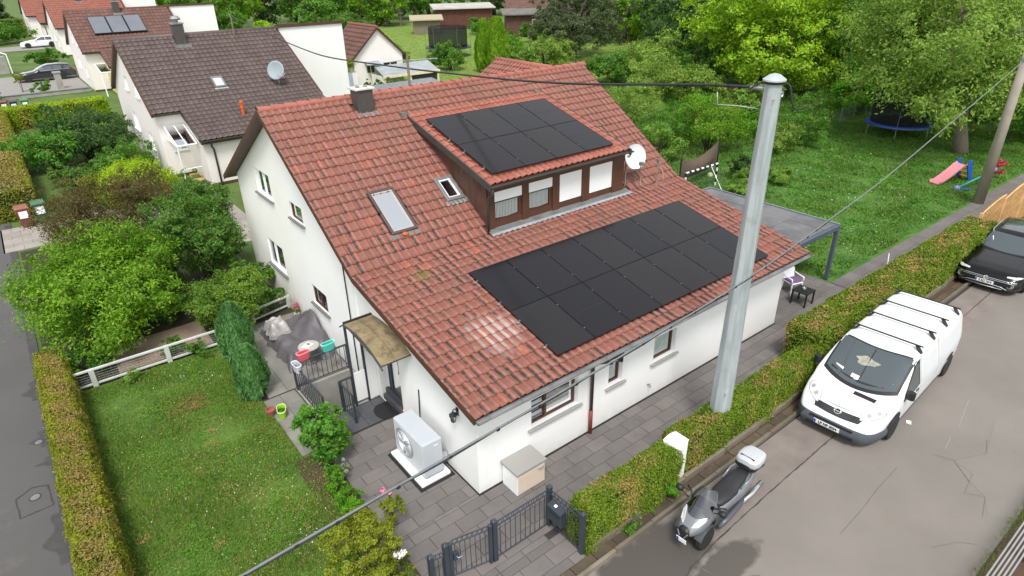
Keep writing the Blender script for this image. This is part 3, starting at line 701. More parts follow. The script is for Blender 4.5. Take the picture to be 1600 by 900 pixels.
house = thing('house', 'white house with red tiled roof, dormer and black solar panels beside the steel pole', 'house', (0,0,0))
def ztop(y):
    if y <= YK: return HE+(ZK-HE)*(y+OE)/(YK+OE)-.12
    if y <= YR: return ZK+(ZR-ZK)*(y-YK)/(YR-YK)-.12
    return ZR-(ZR-ZB)*(y-YR)/(HD-YR)-.12
mb = MB()
gh = [(9.92,11.25,1.19,2.07,.09), (9.88,11.12,3.56,4.32,.09), (6.88,7.88,1.14,1.73,.1), (7.63,8.48,3.5,3.97,.1), (3.02,4.1,0,1.95,.22)]
PX, PY = plane_x(0.0), plane_y(0.0)
wall(mb, PX, [0, YK, 5.25, YR, 8.7, HD], ztop, gh, mi=lambda u: 1 if u > 8.7 else 0)
sh_ = [(1.36,2.66,.98,1.7), (3.6,4.04,.97,1.58), (5.12,5.9,.97,1.67)]
wall(mb, PY, [0, HL], lambda u: ztop(0), sh_)
mb.quad((HL,0,0), (HL,HD,0), (HL,HD,ztop(HD)), (HL,0,ztop(0))); mb.add([(HL,0,ztop(0)), (HL,YK,ztop(YK)), (HL,YR,ztop(YR)), (HL,HD,ztop(HD))], [(0,1,2,3)])
mb.quad((0,HD,0), (HL,HD,0), (HL,HD,ztop(HD)), (0,HD,ztop(HD)), 1)
mb.build('wall', [M['render_white'], M['render_cream']], house, fix=False)
MB().box(.0, .0, 0, HL, -.012, .03).box(-.012, -.012, 0, .0, 3.0, .03).build('plinth_strip', M['anthracite'], house)
# slightly proud newer render up to the corner strip, with expansion joint and white pipe
MB().box(-.035, 4.86, 0, -.0, 5.22, 3.4).build('corner_pilaster', M['render_white'], house)
MB().rod((-.06, 5.24, .0), (-.06, 5.24, 3.35), .018).build('cable_conduit', M['black'], house)
window(house, PX, 9.92, 11.25, 1.19, 2.07, 'pvc', (.62,), curtain='curtain_dim', depth=.07, over=.1)
window(house, PX, 9.88, 11.12, 3.56, 4.32, 'pvc', (.5,), curtain='curtain_dim', depth=.07, over=.1)
window(house, PX, 6.88, 7.88, 1.14, 1.73, 'wood_brown', (.5,), curtain='curtain_dim', depth=.08, over=.1)
window(house, PX, 7.63, 8.48, 3.5, 3.97, 'wood_brown', (), curtain='curtain_dim', depth=.08, over=.1)
w1 = window(house, PY, 1.36, 2.66, .98, 1.7, 'wood_brown', (.36,), curtain=None, sill='granite_light', over=.1)
for a, b in ((1.42,1.8), (1.86,2.6)):                       # white folded blinds behind both casements
    bl = MB()
    for k in range(5):
        z = 1.62-.14*k; bl.loft([[(a,.17,z), (a,.2,z-.05), (a,.17,z-.1)], [(b,.17,z), (b,.2,z-.05), (b,.17,z-.1)]], closed=False, caps=False)
    bl.build('blind', M['pvc'], w1)
window(house, PY, 3.6, 4.04, .97, 1.58, 'wood_brown', (), sill='granite_light', over=.1)
window(house, PY, 5.12, 5.9, .97, 1.67, 'wood_brown', (), sill='granite_light', over=.1)
for a, b, z in ((2.66,2.86,1.75), (4.04,4.2,1.6), (5.9,6.05,1.7)):   # smooth render surround at the right of each opening
    MB().box(a, -.008, z-.82, b, .0, z).build('window_surround', M['white'], house)
# entrance
PD = plane_x(.2)
dr = MB(); 
dr.box(3.06, -.03, .3, 3.12, .05, 1.88, 0, PD).box(3.88, -.03, .3, 3.94, .05, 1.88, 0, PD).box(3.06, -.03, .3, 3.94, .05, .37, 0, PD).box(3.06, -.03, 1.81, 3.94, .05, 1.88, 0, PD)
dr.box(3.12, -.03, .37, 3.2, .04, 1.81, 0, PD).box(3.80, -.03, .37, 3.88, .04, 1.81, 0, PD)
door = dr.build('front_door', M['anthracite'], house, bevel=.006)
MB().quad((3.2,.01,.37), (3.8,.01,.37), (3.8,.01,1.81), (3.2,.01,1.81), 0, PD).build('door_glass', glass('frosted_green_glass', (.35,.45,.44), .3, .12), door)
MB().box(3.0, -.3, 0, 4.1, -.28, 2.0, 0, PD).build('interior', M['dark_room'], door)
MB().tube([(3.3,.05,1.52), (3.3,.09,1.5), (3.24,.1,1.4), (3.22,.1,1.3), (3.24,.1,1.2), (3.3,.09,1.12), (3.3,.05,1.1)], .016, 8, 0, True, PD).build('handle', mat('brass', rgb((186,150,60)), .3, .1, 3.0, metal=.8), door, smooth=True)
MB().box(.02, 3.03, 0, .2, 4.09, .15).box(.1, 3.03, .15, .22, 4.09, .3).build('entrance_step', M['slab_dark'], house, bevel=.006)
MB().box(.19, 3.02, .3, .25, 3.06, 1.95).box(.19, 3.94, .3, .25, 4.1, 1.95).build('door_surround', M['render_white'], house)
# side screen beside the entrance: posts and white panels
for x in (-.62, -.28): MB().box(x-.025, 4.24, 0, x+.025, 4.29, 2.28).build('screen_post', M['anthracite'], house)
MB().box(-.595, 4.255, .1, -.305, 4.275, .92).build('screen_panel', M['white'], house)
MB().box(-.255, 4.255, .02, -.005, 4.275, 2.2).build('screen_panel', M['white'], house)

# roof: deck boards below, tiles laid course by course above
def deck(parent):
    prof = [(-OE, HE-.02), (YK, ZK-.02), (YR, ZR-.02), (HD+.35, ZB-.22)]
    mb = MB(); up = [(y, z) for y, z in prof]; lo = [(y, z-.09) for y, z in reversed(prof)]
    mb.prism(up+lo, 0, XV0+.02, XV1-.02); return mb.build('roof', M['wood_brown'], parent)
roof = deck(house)
TW, TG = .195, .2776
def tile_geo(w, g, lift=.034):
    us = np.linspace(0, 1.04, 9)*w; q = us/w
    h = .043*np.exp(-((q-.78)/.19)**2)+.012*np.exp(-((q-.36)/.06)**2)-.004
    pan = np.clip(1-np.abs(q-.38)/.26, 0, 1)*1.7; pan = np.clip(pan, 0, 1)
    v = []
    for s, dz in ((0, lift-.02), (0.0, lift), (g*.5, lift*.55), (g*1.12, .0)):
        v.append(np.c_[us, np.full(9, s), h+dz])
    v = np.concatenate(v); n = 9
    f = [[r*n+i, r*n+i+1, (r+1)*n+i+1, (r+1)*n+i] for r in range(3) for i in range(n-1)]
    a = np.concatenate([pan*.6, pan*.9, pan, pan*.8])
    return v, np.array(f), a
def tile_roof(parent, P0, Sd, ncol, nrow, w, g, holes, m, near=0, sag=.006, name='roof_tile', jit=.004, shift=0.0):
    """tiles on the slope that starts at P0 (lower left), up direction Sd; the nearest ones are pieces of their own"""
    P0 = Vector(P0); Sd = Vector(Sd).normalized(); X = Vector((1,0,0)); N = X.cross(Sd)
    v, f, a = tile_geo(w, g); rr = random.Random(int(P0.z*1000)); pl = []
    for j in range(nrow):
        for i in range(ncol):
            u, s = i*w, j*g
            if any(h[0] < u+w/2 < h[1] and h[2] < s+g/2 < h[3] for h in holes): continue
            o = P0+X*u+Sd*s+N*(.01+rr.uniform(-jit, jit)*.6); pl.append((o, rr.uniform(-jit, jit)*3, rr.uniform(-.006,.006)))
    pl.sort(key=lambda q: (q[0]-CAM).length)
    if near:
        me = mesh_np('tmp', v, f, m, attr=a, smooth=True); md = me.data; md.name = 'roof_tile'; bpy.data.objects.remove(me)
        for o, rx, rz in pl[:near]:
            t = bpy.data.objects.new(name, md); COL.objects.link(t); t.parent = parent
            B = Matrix((X, Sd, N)).transposed().to_4x4(); t.matrix_local = Matrix.Translation(o) @ B @ Matrix.Rotation(rx*.6, 4, 'X') @ Matrix.Rotation(rz, 4, 'Z')
    rest = pl[near:]; n = len(v)
    if not rest: return
    B = np.array((X, Sd, N)).T; O = np.array([tuple(q[0]) for q in rest]); base_ = v @ B.T
    V = (base_[None]+O[:, None]).reshape(-1, 3); F = (f[None]+(np.arange(len(rest))*n)[:, None, None]).reshape(-1, 4)
    mesh_np('roof_tiles', V, F, m, parent, 'stuff' if near else None, attr=np.tile(a, len(rest)), smooth=True)
SL = Vector((0, YK+OE, ZK-HE)); SU = Vector((0, YR-YK, ZR-ZK)); LLo, LUp = SL.length, SU.length
tile_roof(roof, (XV0, -OE-.03, HE-.006), SL, 57, 17, TW, TG, [], M['tile'], near=300)
x0 = XV0
up_holes = [(1.05-x0, 1.75-x0, .72, 2.08), (2.9-x0, 3.42-x0, 1.24, 2.02), (3.5-x0, 8.3-x0, .12, 4.28), (2.1-x0, 2.66-x0, 4.65, 5.2), (3.4-x0, 8.6-x0, -.2, .22)]
tile_roof(roof, (XV0, YK, ZK), SU, 57, 19, TW, .2811, up_holes, M['tile'])
SB = Vector((0, HD+.35-YR, ZB-.22-ZR)); 
n_ = SB.normalized(); tile_roof(roof, (XV0, HD+.35, ZB-.2), -SB, 57, 19, TW, SB.length/19, [], M['tile'])
for i in range(33):                                             # ridge caps
    x = XV0+.005+i*.339; m_ = MB(); L = .37
    ring = lambda x_, r, dz: [(x_, YR+r*cos(t), ZR-.0+dz+r*.75*sin(t)) for t in [pi*k/8-.15*pi*(1-2*k/8) for k in range(9)]]
    m_.loft([ring(x, .125, -.0), ring(x+.04, .128, .0), ring(x+L, .108, -.008)], closed=False, caps=False)
    m_.build('ridge_tile', M['ridge'], roof, smooth=True)
# verges: mortared edge over a brown board
for xv, sg in ((XV0, 1), (XV1, -1)):
    mb = MB(); mo = MB(); rr = random.Random(3)
    pr = [(-OE, HE), (YK, ZK), (YR, ZR), (HD+.35, ZB-.2)]
    for (a, b), (c, d) in zip(pr[:-1], pr[1:]):
        mb.add([(xv-.012*sg, a, b-.13), (xv-.012*sg, c, d-.13), (xv-.012*sg, c, d+.005), (xv-.012*sg, a, b+.005), (xv+.03*sg, a, b-.13), (xv+.03*sg, c, d-.13), (xv+.03*sg, c, d+.005), (xv+.03*sg, a, b+.005)],
            [(0,1,2,3), (7,6,5,4), (3,2,6,7), (0,4,5,1), (0,3,7,4), (1,5,6,2)])
        k = int(hypot(c-a, d-b)/.14)
        for i in range(k):
            if rr.random() < .38: continue
            t0, t1 = (i+rr.uniform(.05,.3))/k, (i+rr.uniform(.6,.95))/k; w_ = rr.uniform(.02,.045)
            y0, z0_, y1, z1_ = a+(c-a)*t0, b+(d-b)*t0, a+(c-a)*t1, b+(d-b)*t1
            mo.add([(xv+.005*sg, y0, z0_+.008), (xv+w_*sg, y0, z0_+.034), (xv+w_*sg, y1, z1_+.03), (xv+.005*sg, y1, z1_+.008)], [(0,1,2,3)])
    mb.build('verge_board', M['wood_brown'], roof); mo.build('verge_mortar', M['mortar'], roof, kind='stuff')
# skylights
def skylight(x0, x1, s0, s1, big):
    Sd = SU.normalized(); N = Vector((1,0,0)).cross(Sd); O = Vector((0, YK, ZK))
    Mx = Matrix(((1,0,0,0), (0,Sd.y,N.y,O.y), (0,Sd.z,N.z,O.z), (0,0,0,1)))
    fw = .07 if big else .09; f = MB(); mt = M['sky_frame'] if big else M['zinc']
    f.box(x0, s0, -.02, x1, s0+fw, .1, 0, Mx).box(x0, s1-fw, -.02, x1, s1, .1, 0, Mx).box(x0, s0+fw, -.02, x0+fw, s1-fw, .1, 0, Mx).box(x1-fw, s0+fw, -.02, x1, s1-fw, .1, 0, Mx)
    w = f.build('skylight', mt, roof, bevel=.008)
    e = MB(); g = fw+.035; e.box(x0+fw, s0+fw, .0, x1-fw, s0+g, .075, 0, Mx).box(x0+fw, s1-g, .0, x1-fw, s1-fw, .075, 0, Mx).box(x0+fw, s0+g, .0, x0+g, s1-g, .075, 0, Mx).box(x1-g, s0+g, .0, x1-fw, s1-g, .075, 0, Mx)
    e.build('sash', M['pvc'] if not big else M['sash_white'], w)
    MB().quad((x0+fw,s0+fw,.055), (x1-fw,s0+fw,.055), (x1-fw,s1-fw,.055), (x0+fw,s1-fw,.055), 0, Mx).build('pane', M['pane_sky'], w)
    MB().quad((x0+fw,s0+fw,.02), (x1-fw,s0+fw,.02), (x1-fw,s1-fw,.02), (x0+fw,s1-fw,.02), 0, Mx).build('blind', M['blind_grey'] if big else M['dark_room'], w)
    # flashing apron below
    a = MB(); n = 10; pts = [x0-.06+(x1-x0+.12)*i/n for i in range(n+1)]
    a.loft([[(p, s0+.02, .05) for p in pts], [(p, s0-.13, .045+.012*(i % 2)) for i, p in enumerate(pts)]], closed=False, caps=False, M=Mx)
    a.build('flashing', M['lead'] if big else M['zinc'], w)
    if big:
        MB().box(x0-.03, (s0+s1)/2-.03, .03, x0+.02, (s0+s1)/2+.03, .12, 0, Mx).box(x1-.02, (s0+s1)/2-.03, .03, x1+.03, (s0+s1)/2+.03, .12, 0, Mx).build('hinge', M['black'], w)
    return w
M['sky_frame'] = mat('brown_grey_cladding', rgb((88,76,72)), .45, .12, 3.0, metal=.2)
M['sash_white'] = mat('pale_sash', rgb((176,170,166)), .45, .06, 3.0)
M['blind_grey'] = mat('pale_roller_blind', rgb((200,206,206)), .85, .05, 2.0)
skylight(1.05, 1.75, .72, 2.08, True); skylight(2.9, 3.42, 1.24, 2.02, False)
v_ = SU.normalized(); b_ = Vector((1.36, YK, ZK))+v_*.62
MB().lathe([(.02,0), (.075,.0), (.085,.02), (.07,.05), (.03,.065), (.001,.066)], (b_.x, b_.y, b_.z+.06), n=14).rod((b_.x, b_.y, b_.z-.02), (b_.x, b_.y, b_.z+.08), .03).build('roof_vent', mat('orange_clay', rgb((196,92,46)), .6), roof, smooth=True)
# chimney
ch = MB(); ch.box(2.12, 8.02, 5.6, 2.58, 8.42, 6.6).build('chimney', mat('dark_slate_cladding', rgb((72,68,66)), .6, .15, 5.0, .1, 30), roof, bevel=.01)
chm = roof.children[-1]
MB().box(2.07, 7.97, 6.6, 2.63, 8.47, 6.65).build('cap', mat('pale_concrete_cap', rgb((206,204,198)), .85, .1, 4.0), chm, bevel=.01)
for x in (2.24, 2.46): MB().lathe([(.055,0), (.055,.03), (.045,.034), (.04,.01)], (x, 8.2, 6.65), n=14).build('flue', M['zinc'], chm, smooth=True)
a = MB(); pts = [2.04+.62*i/12 for i in range(13)]
a.loft([[(p, 8.01, 6.02) for p in pts], [(p, 7.88, 5.935+.012*(i % 2)) for i, p in enumerate(pts)]], closed=False, caps=False); a.build('flashing', M['zinc'], chm)
# eave gutter and downpipe
def gutter(parent, x0, x1, y, z, r=.062, m='zinc', n=9, tilt=0.0):
    mb = MB(); ro = [(y+r*cos(pi+pi*k/n), z+r*sin(pi+pi*k/n)) for k in range(n+1)]; ri = [(y+(r-.008)*cos(pi+pi*k/n), z+(r-.008)*sin(pi+pi*k/n)) for k in range(n, -1, -1)]
    poly = ro+ri; mb.prism(poly, 0, x0, x1); mb.tube([(x0, y-r, z), (x1, y-r, z)], .009, 6)
    mb.prism(ro, 0, x0-.004, x0); mb.prism(ro, 0, x1, x1+.004); return mb.build('gutter', M[m], parent, smooth='auto')
gt = gutter(house, XV0+.02, XV1-.02, -OE-.075, HE-.035)
for i in range(15):
    x = XV0+.3+i*.74; MB().tube([(x, -OE+.05, HE-.01), (x, -OE-.075, HE-.02), (x, -OE-.14, HE-.03)], .008, 5).build('bracket', M['zinc'], gt)
dp = MB(); dp.tube([(3.0, -OE-.075, HE-.09), (3.0, -OE-.06, HE-.17), (3.02, -.14, HE-.42), (3.03, -.06, HE-.5), (3.03, -.06, .62)], .04, 10).build('downpipe', mat('brown_pipe', rgb((70,54,46)), .4), house, smooth=True)
MB().tube([(3.03, -.06, .66), (3.03, -.06, 0)], .046, 10).build('standpipe', mat('rust_pipe', rgb((128,62,46)), .55), house, smooth=True)
MB().box(3.15, -.28, 1.95, 3.75, -.0, 1.99).box(3.62, -.32, 1.8, 3.68, -.0, 2.14).build('cable_bracket', M['black'], house)
MB().box(XV0+.05, -OE, HE-.14, XV1-.05, .0, HE-.125).build('soffit', M['white'], house)

# dormer
DX0, DX1, DY, DZ0, DYT, DZT = 3.5, 8.36, 4.25, 4.785, 7.85, 5.88
dsl = Vector((0, DYT-3.95, DZT-DZ0)); dorm = None
d = MB(); zf = lambda y: DZ0+(DZT-DZ0)*(y-3.95)/(DYT-3.95)-.1
for x in (DX0, DX1):
    d.add([(x, DY, 3.45), (x, 7.7, 5.7), (x, DY, zf(DY))], [(0,1,2)])
dorm = d.build('dormer', M['wood_dark'], house)
# cheek boards (left, in view)
for i in range(14):
    y0, y1 = DY+.02+i*.24, DY+.02+(i+1)*.24-.008
    zl = lambda y: ZK+(y-YK)*(ZR-ZK)/(YR-YK)-.03
    if zf(y0)-zl(y0) < .03: break
    q = [(y0, zl(y0)), (y1, zl(y1)), (y1, max(zl(y1)+.005, zf(y1))), (y0, zf(y0))]
    MB().prism(q, 0, DX0-.018, DX0-.002).build('cheek_board', M['wood_dark'], dorm)
ZL, ZH = 3.62, 4.64
for a, b in ((DX0,3.68), (4.58,4.79), (5.62,5.86), (6.69,6.98), (7.89,8.36)): MB().box(a, DY-.05, 3.46, b, DY+.1, ZH).build('dormer_post', M['wood_brown'], dorm, bevel=.008)
MB().box(DX0+.002, DY-.045, 4.46, DX1-.002, DY+.1, 4.69).build('lintel', M['wood_brown'], dorm, bevel=.006)
MB().box(DX0+.01, DY-.02, 3.42, DX1-.01, DY+.09, ZL+.04).build('dormer_sill', M['wood_brown'], dorm, bevel=.006)
for k, (a, b) in enumerate(((3.68,4.58), (4.79,5.62), (5.86,6.69), (6.98,7.89))):
    w = MB(); f = .05
    w.box(a, DY+.0, ZL+.04, b, DY+.05, ZL+.1).box(a, DY, ZL+.1, a+f, DY+.05, 4.46).box(b-f*2.2, DY, ZL+.1, b, DY+.05, 4.46)
    wn = w.build('dormer_window', M['wood_brown'], dorm)
    zb = 4.2 if k < 2 else ZL+.075
    bl = MB(); n = max(2, int((4.46-zb)/.035))
    for i in range(n):
        z = 4.46-(4.46-zb)*i/n; z2 = 4.46-(4.46-zb)*(i+1)/n; bl.box(a+.01, DY-.028, z2+.002, b-.01, DY-.016, z)
    bl.build('roller_shutter', M['pvc'], dorm)
    if k < 2:
        MB().box(a+.01, DY-.03, zb-.03, b-.01, DY-.01, zb).build('shutter_bar', M['dark_metal'], dorm)
        MB().quad((a+f,DY+.012,ZL+.1), (b-f*2,DY+.012,ZL+.1), (b-f*2,DY+.012,4.3), (a+f,DY+.012,4.3)).build('dormer_pane', M['glass'], dorm)
        c = MB(); n = 15
        for q in range(n):
            xa = a+.055+(b-a-.17)*q/n; c.box(xa, DY+.018, ZL+.11+.05*abs(q/n-.5), xa+(b-a-.17)/n*.66, DY+.03, 4.3)
        c.build('net_curtain', M['pvc'], dorm, kind='stuff')
    MB().box(a, DY+.2, ZL, b, DY+.22, 4.5).build('interior', M['dark_room'], dorm)
# dormer roof
P0 = (3.36, 3.95, DZ0); tile_roof(dorm, (3.38, 3.97, DZ0-.03), dsl, 25, 14, TW, dsl.length/14, [], M['tile_dormer'])
dk = MB(); dk.prism([(3.97, DZ0-.045), (DYT, DZT-.045), (DYT, DZT-.12), (3.97, DZ0-.12)], 0, 3.4, 8.26); dk.build('dormer_deck', M['wood_brown'], dorm)
for x in (3.34, 8.26): MB().add([(x, 3.9, DZ0-.17), (x, DYT, DZT-.15), (x, DYT, DZT+.02), (x, 3.9, DZ0-.0), (x+.04, 3.9, DZ0-.17), (x+.04, DYT, DZT-.15), (x+.04, DYT, DZT+.02), (x+.04, 3.9, DZ0-.0)],
    [(0,1,2,3), (7,6,5,4), (3,2,6,7), (0,4,5,1), (0,3,7,4), (1,5,6,2)]).build('dormer_verge', M['dark_metal'], dorm)
gutter(dorm, 3.34, 8.36, 3.91, DZ0-.06, .05, 'dark_metal')
MB().tube([(3.42, 3.91, DZ0-.1), (3.42, 3.93, DZ0-.25), (3.44, 4.14, DZ0-.42), (3.44, 4.16, DZ0-.5), (3.44, 4.16, 3.47)], .03, 8).build('dormer_downpipe', M['dark_metal'], dorm, smooth=True)
for x in (3.25, 8.03): MB().box(x-.05, 7.7, 5.83, x+.12, 7.98, 5.93).build('flashing', M['zinc'], dorm)
a = MB(); n = 60; pts = [3.42+5.1*i/n for i in range(n+1)]
a.loft([[(p, DY-.02, 3.52) for p in pts], [(p, 4.0, 3.46) for p in pts]], closed=False, caps=False); a.build('dormer_apron', M['lead'], dorm)
a = MB(); a.loft([[(p, 4.03, 3.474) for p in pts], [(p, 3.93+.012*(i % 2), 3.44+.016*(i % 2)) for i, p in enumerate(pts)]], closed=False, caps=False); a.build('apron_edge', M['galv'], dorm)
# rear cross gable behind the ridge
rg = MB(); zc = 6.2; xc = 10.2; yA, yB = 8.8, 12.6
cg = MB(); cg.prism([(xc-2.6, 4.7), (xc, zc-.05), (xc+2.6, 4.7)], 1, yA+.2, yB); cg.build('rear_gable', M['wood_brown'], house)
def slope_tiles(parent, O, U, Sd, ncol, nrow, w, g, m, name='roof_tiles', skip=None):
    U = Vector(U).normalized(); Sd = Vector(Sd).normalized(); N = U.cross(Sd); v, f, a = tile_geo(w, g); B = np.array((U, Sd, N)).T
    O = Vector(O); offs = np.array([tuple(O+U*(i*w)+Sd*(j*g)+N*random.uniform(.002,.008)) for j in range(nrow) for i in range(ncol) if not (skip and skip(i, j))])
    V = ((v @ B.T)[None]+offs[:, None]).reshape(-1,3); F = (f[None]+(np.arange(len(offs))*len(v))[:, None, None]).reshape(-1,4)
    return mesh_np(name, V, F, m, parent, attr=np.tile(a, len(offs)), smooth=True)
sl_ = Vector((2.6, 0, 1.5)); 
slope_tiles(house, (xc-2.62, yB+.1, 4.7), (0,-1,0), sl_, 20, 11, TW, sl_.length/11, M['tile'])
MB().tube([(xc, yA, zc+.0), (xc, yB+.12, zc+.0)], .1, 8).build('rear_ridge', M['ridge'], house, smooth=True)

# solar arrays
def array(label, O, Sd, cols, rows, pw, ph, h):
    Sd = Vector(Sd).normalized(); X = Vector((1,0,0)); N = X.cross(Sd); O = Vector(O)
    t = thing('solar_array', label, 'solar panels', O)
    Mx = Matrix(((X.x,Sd.x,N.x,0), (X.y,Sd.y,N.y,0), (X.z,Sd.z,N.z,0), (0,0,0,1)))
    g = .012
    for s in [ph*.22, ph*.78, ph*1.22, ph*1.78]: MB().box(-.06, s-.02, h-.06, cols*pw+.06, s+.02, h-.035, 0, Mx).build('rail', M['alu'], t)
    me = fm = None
    for r in range(rows):
        for c in range(cols):
            if me is None:
                p = MB().box(-pw/2+g+.004, -ph/2+g+.004, -.02, pw/2-g-.004, ph/2-g-.004, .0, 0).build('solar_panel', M['pv'], t); me = p.data
                f = MB(); a, b, q = pw/2-g*.5, ph/2-g*.5, .012
                f.box(-a, -b, -.034, a, -b+q, .004).box(-a, b-q, -.034, a, b, .004).box(-a, -b+q, -.034, -a+q, b-q, .004).box(a-q, -b+q, -.034, a, b-q, .004)
                fo = f.build('panel_frame', M['pv_frame'], p); fm = fo.data
                l = MB().box(-a+q, -.006, .0005, a-q, .006, .0015).build('cell_gap', M['pv_gap'], p); lm = l.data
            else:
                p = bpy.data.objects.new('solar_panel', me); COL.objects.link(p); p.parent = t
                for nm, d_ in (('panel_frame', fm), ('cell_gap', lm)):
                    o = bpy.data.objects.new(nm, d_); COL.objects.link(o); o.parent = p
            p.matrix_local = Mx @ Matrix.Translation((pw*(c+.5), ph*(r+.5), h+random.uniform(-.002,.002)))
            for s in (ph*(r+.22), ph*(r+.78)):
                if c < cols: MB().box(pw*c-.009, s-.014, h-.02, pw*c+.009, s+.014, h+.006, 0, Mx).build('clamp', M['zinc'], t)
    return t
M['pv_gap'] = mat('panel_cell_gap', rgb((38,38,42)), .4, .1, 4.0)
o_ = Vector((1.95, -OE, HE))+SL.normalized()*.392
array('large black solar array of fourteen panels on the lower roof slope', o_, SL, 7, 2, 1.0593, 1.556, .13)
o_ = Vector((3.63, 3.95, DZ0))+dsl.normalized()*.28
array('smaller black solar array of eight panels on the dormer roof', o_, dsl, 4, 2, 1.056, 1.55, .1)
# ---------------------------------------------------------------- close to the house
def canopy():
    t = thing('door_canopy', 'arched mossy canopy over the house entrance', 'canopy', (0, 3.2, 2.2))
    n = 14; prof = []
    for i in range(n+1):
        u = i/n; y = 4.08-1.74*u; z = 2.36+.16*sin(pi*min(1,u*1.0)*.62+.25)-.30*u**2.2; prof.append((y-3.2, z-2.2))
    m = NT('mossy_polycarbonate'); pos = m.coord('World')
    c = m.mix(m.ramp(m.noise(2.4, 6, pos, .7), [(.35, 0.), (.65, 1.)]), rgb((150,134,98)), rgb((120,106,80)))
    c = m.mix(m.ramp(m.noise(4.2, 6, pos, .75), [(.5, 0.), (.68, .85)]), c, rgb((78,68,54))); m.set(Base_Color=c, Roughness=.8)
    for a, b in ((-.70,-.36), (-.35,-.01)):
        MB().loft([[(a, y, z) for y, z in prof], [(b, y, z) for y, z in prof], [(b, y, z-.012) for y, z in prof], [(a, y, z-.012) for y, z in prof]], True, False).build('roof_sheet', m.m, t, smooth='auto')
    f = MB()
    for x in (-.72, -.005): f.tube([(x, y, z-.02) for y, z in prof], .02, 6)
    for y, z in (prof[0], prof[-1], prof[n//2]): f.rod((-.72, y, z-.015), (0, y, z-.015), .016)
    f.tube([(-.72, prof[-1][0], prof[-1][1]-.02), (-.72, prof[-1][0]-.08, prof[-1][1]-.07)], .018, 6); f.tube([(-.72, prof[0][0], prof[0][1]-.02), (-.78, prof[0][0]+.05, prof[0][1]-.06)], .018, 6)
    f.build('frame', M['anthracite'], t)
    MB().box(-.7, prof[0][0]-.01, prof[0][1]-.03, 0, prof[0][0]+.05, prof[0][1]+.03).build('end_gutter', M['black'], t)
canopy()
def doormat():
    t = thing('door_mat', 'black doormat with rounded outer end on the porch tiles', 'doormat', (-.1, 3.6, .014))
    p = [(.11, -.33), (.11, .33)]+[(-.12+.23*cos(a), .33*sin(a)) for a in [pi/2+pi*k/12 for k in range(13)]]
    MB().prism(p, 2, 0, .012).build('mat', mat('coir_black', rgb((34,34,36)), .95, .2, 20, .5, 120), t)
    MB().box(-.02, -.3, .012, .1, .3, .016).build('inset', mat('mat_inset', rgb((24,24,26)), .9, .2, 30, .4, 150), t)
doormat()
def heat_pump():
    t = thing('heat_pump', 'silver grey heat pump unit with round fan on a white plinth beside the house', 'heat pump', (-.47, 1.5, 0))
    MB().box(-.36, -.66, .03, .34, .66, .11).build('plinth', M['pvc'], t, bevel=.02)
    MB().box(-.42, -.72, 0, .4, .7, .03).build('rubber_mat', M['black'], t)
    m = mat('silver_grey_case', rgb((182,188,194)), .35, .04, 2.0, fine=.02)
    b = MB().box(-.22, -.6, .17, .22, .6, 1.03).build('body', m, t, bevel=.025, seg=3)
    MB().box(-.232, -.59, .19, -.221, .59, 1.01).build('front_panel', mat('white_front', rgb((206,210,213)), .35, .03, 2.0, fine=0), t, bevel=.004)
    for y in (-.5, .46):
        for x in (-.2, .14): MB().box(x, y, .11, x+.07, y+.06, .17).build('foot', M['black'], t)
    rim = MB().lathe([(.33,-.012), (.35,-.02), (.33,-.03), (.3,-.024), (.3,-.01)], (-.222, .17, .62), 0, 36).build('fan_ring', M['galv'], t, smooth=True)
    for k in range(8):
        r = .05+.033*k; MB().tube([(-.246, .17+r*cos(2*pi*j/32), .62+r*sin(2*pi*j/32)) for j in range(33)], .005, 5, 0, False).build('grille_ring', M['pvc'], rim)
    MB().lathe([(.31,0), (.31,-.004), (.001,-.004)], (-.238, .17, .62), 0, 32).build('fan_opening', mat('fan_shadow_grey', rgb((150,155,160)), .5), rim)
    for k in range(3):
        a = 2*pi*k/3; MB().tube([(-.243, .17+.04*cos(a), .62+.04*sin(a)), (-.243, .17+.18*cos(a+.4), .62+.18*sin(a+.4)), (-.243, .17+.27*cos(a+.55), .62+.27*sin(a+.55))], [.03,.05,.02], 6).build('fan_blade', M['galv'], rim, smooth=True)
    MB().lathe([(.05,0), (.05,-.014), (.001,-.016)], (-.243, .17, .62), 0, 18).build('fan_hub', M['pvc'], rim, smooth=True)
    MB().box(.02, -.604, .9, .12, -.6, .92).build('badge', M['pvc'], t)
    MB().tube([(.2,-.3,.35), (.3,-.34,.33), (.43,-.42,.32)], .09, 12).build('insulated_pipe', mat('foil_wrap', rgb((190,192,192)), .35, .15, 9.0, .3, 30, metal=.5), t, smooth=True)
    MB().box(.16, -.34, .3, .26, -.22, .42).build('pipe_entry', M['black'], t)
heat_pump()
t = thing('broom_handle', 'thin black pole leaning on the white wall above the heat pump', 'pole', (-.04, 2.15, 0))
MB().rod((-.02, .02, 0), (.03, 0, 1.38), .014).build('shaft', M['black'], t)
t = thing('toy', 'small red and white toy on the entrance step', 'toy', (.06, 3.12, .152))
MB().box(-.04, -.05, 0, .04, .05, .02).build('base', mat('toy_red', rgb((200,40,56)), .4), t); MB().lathe([(.02,.02), (.03,.05), (.015,.08), (.001,.09)], n=10).build('figure', M['pvc'], t, smooth=True)
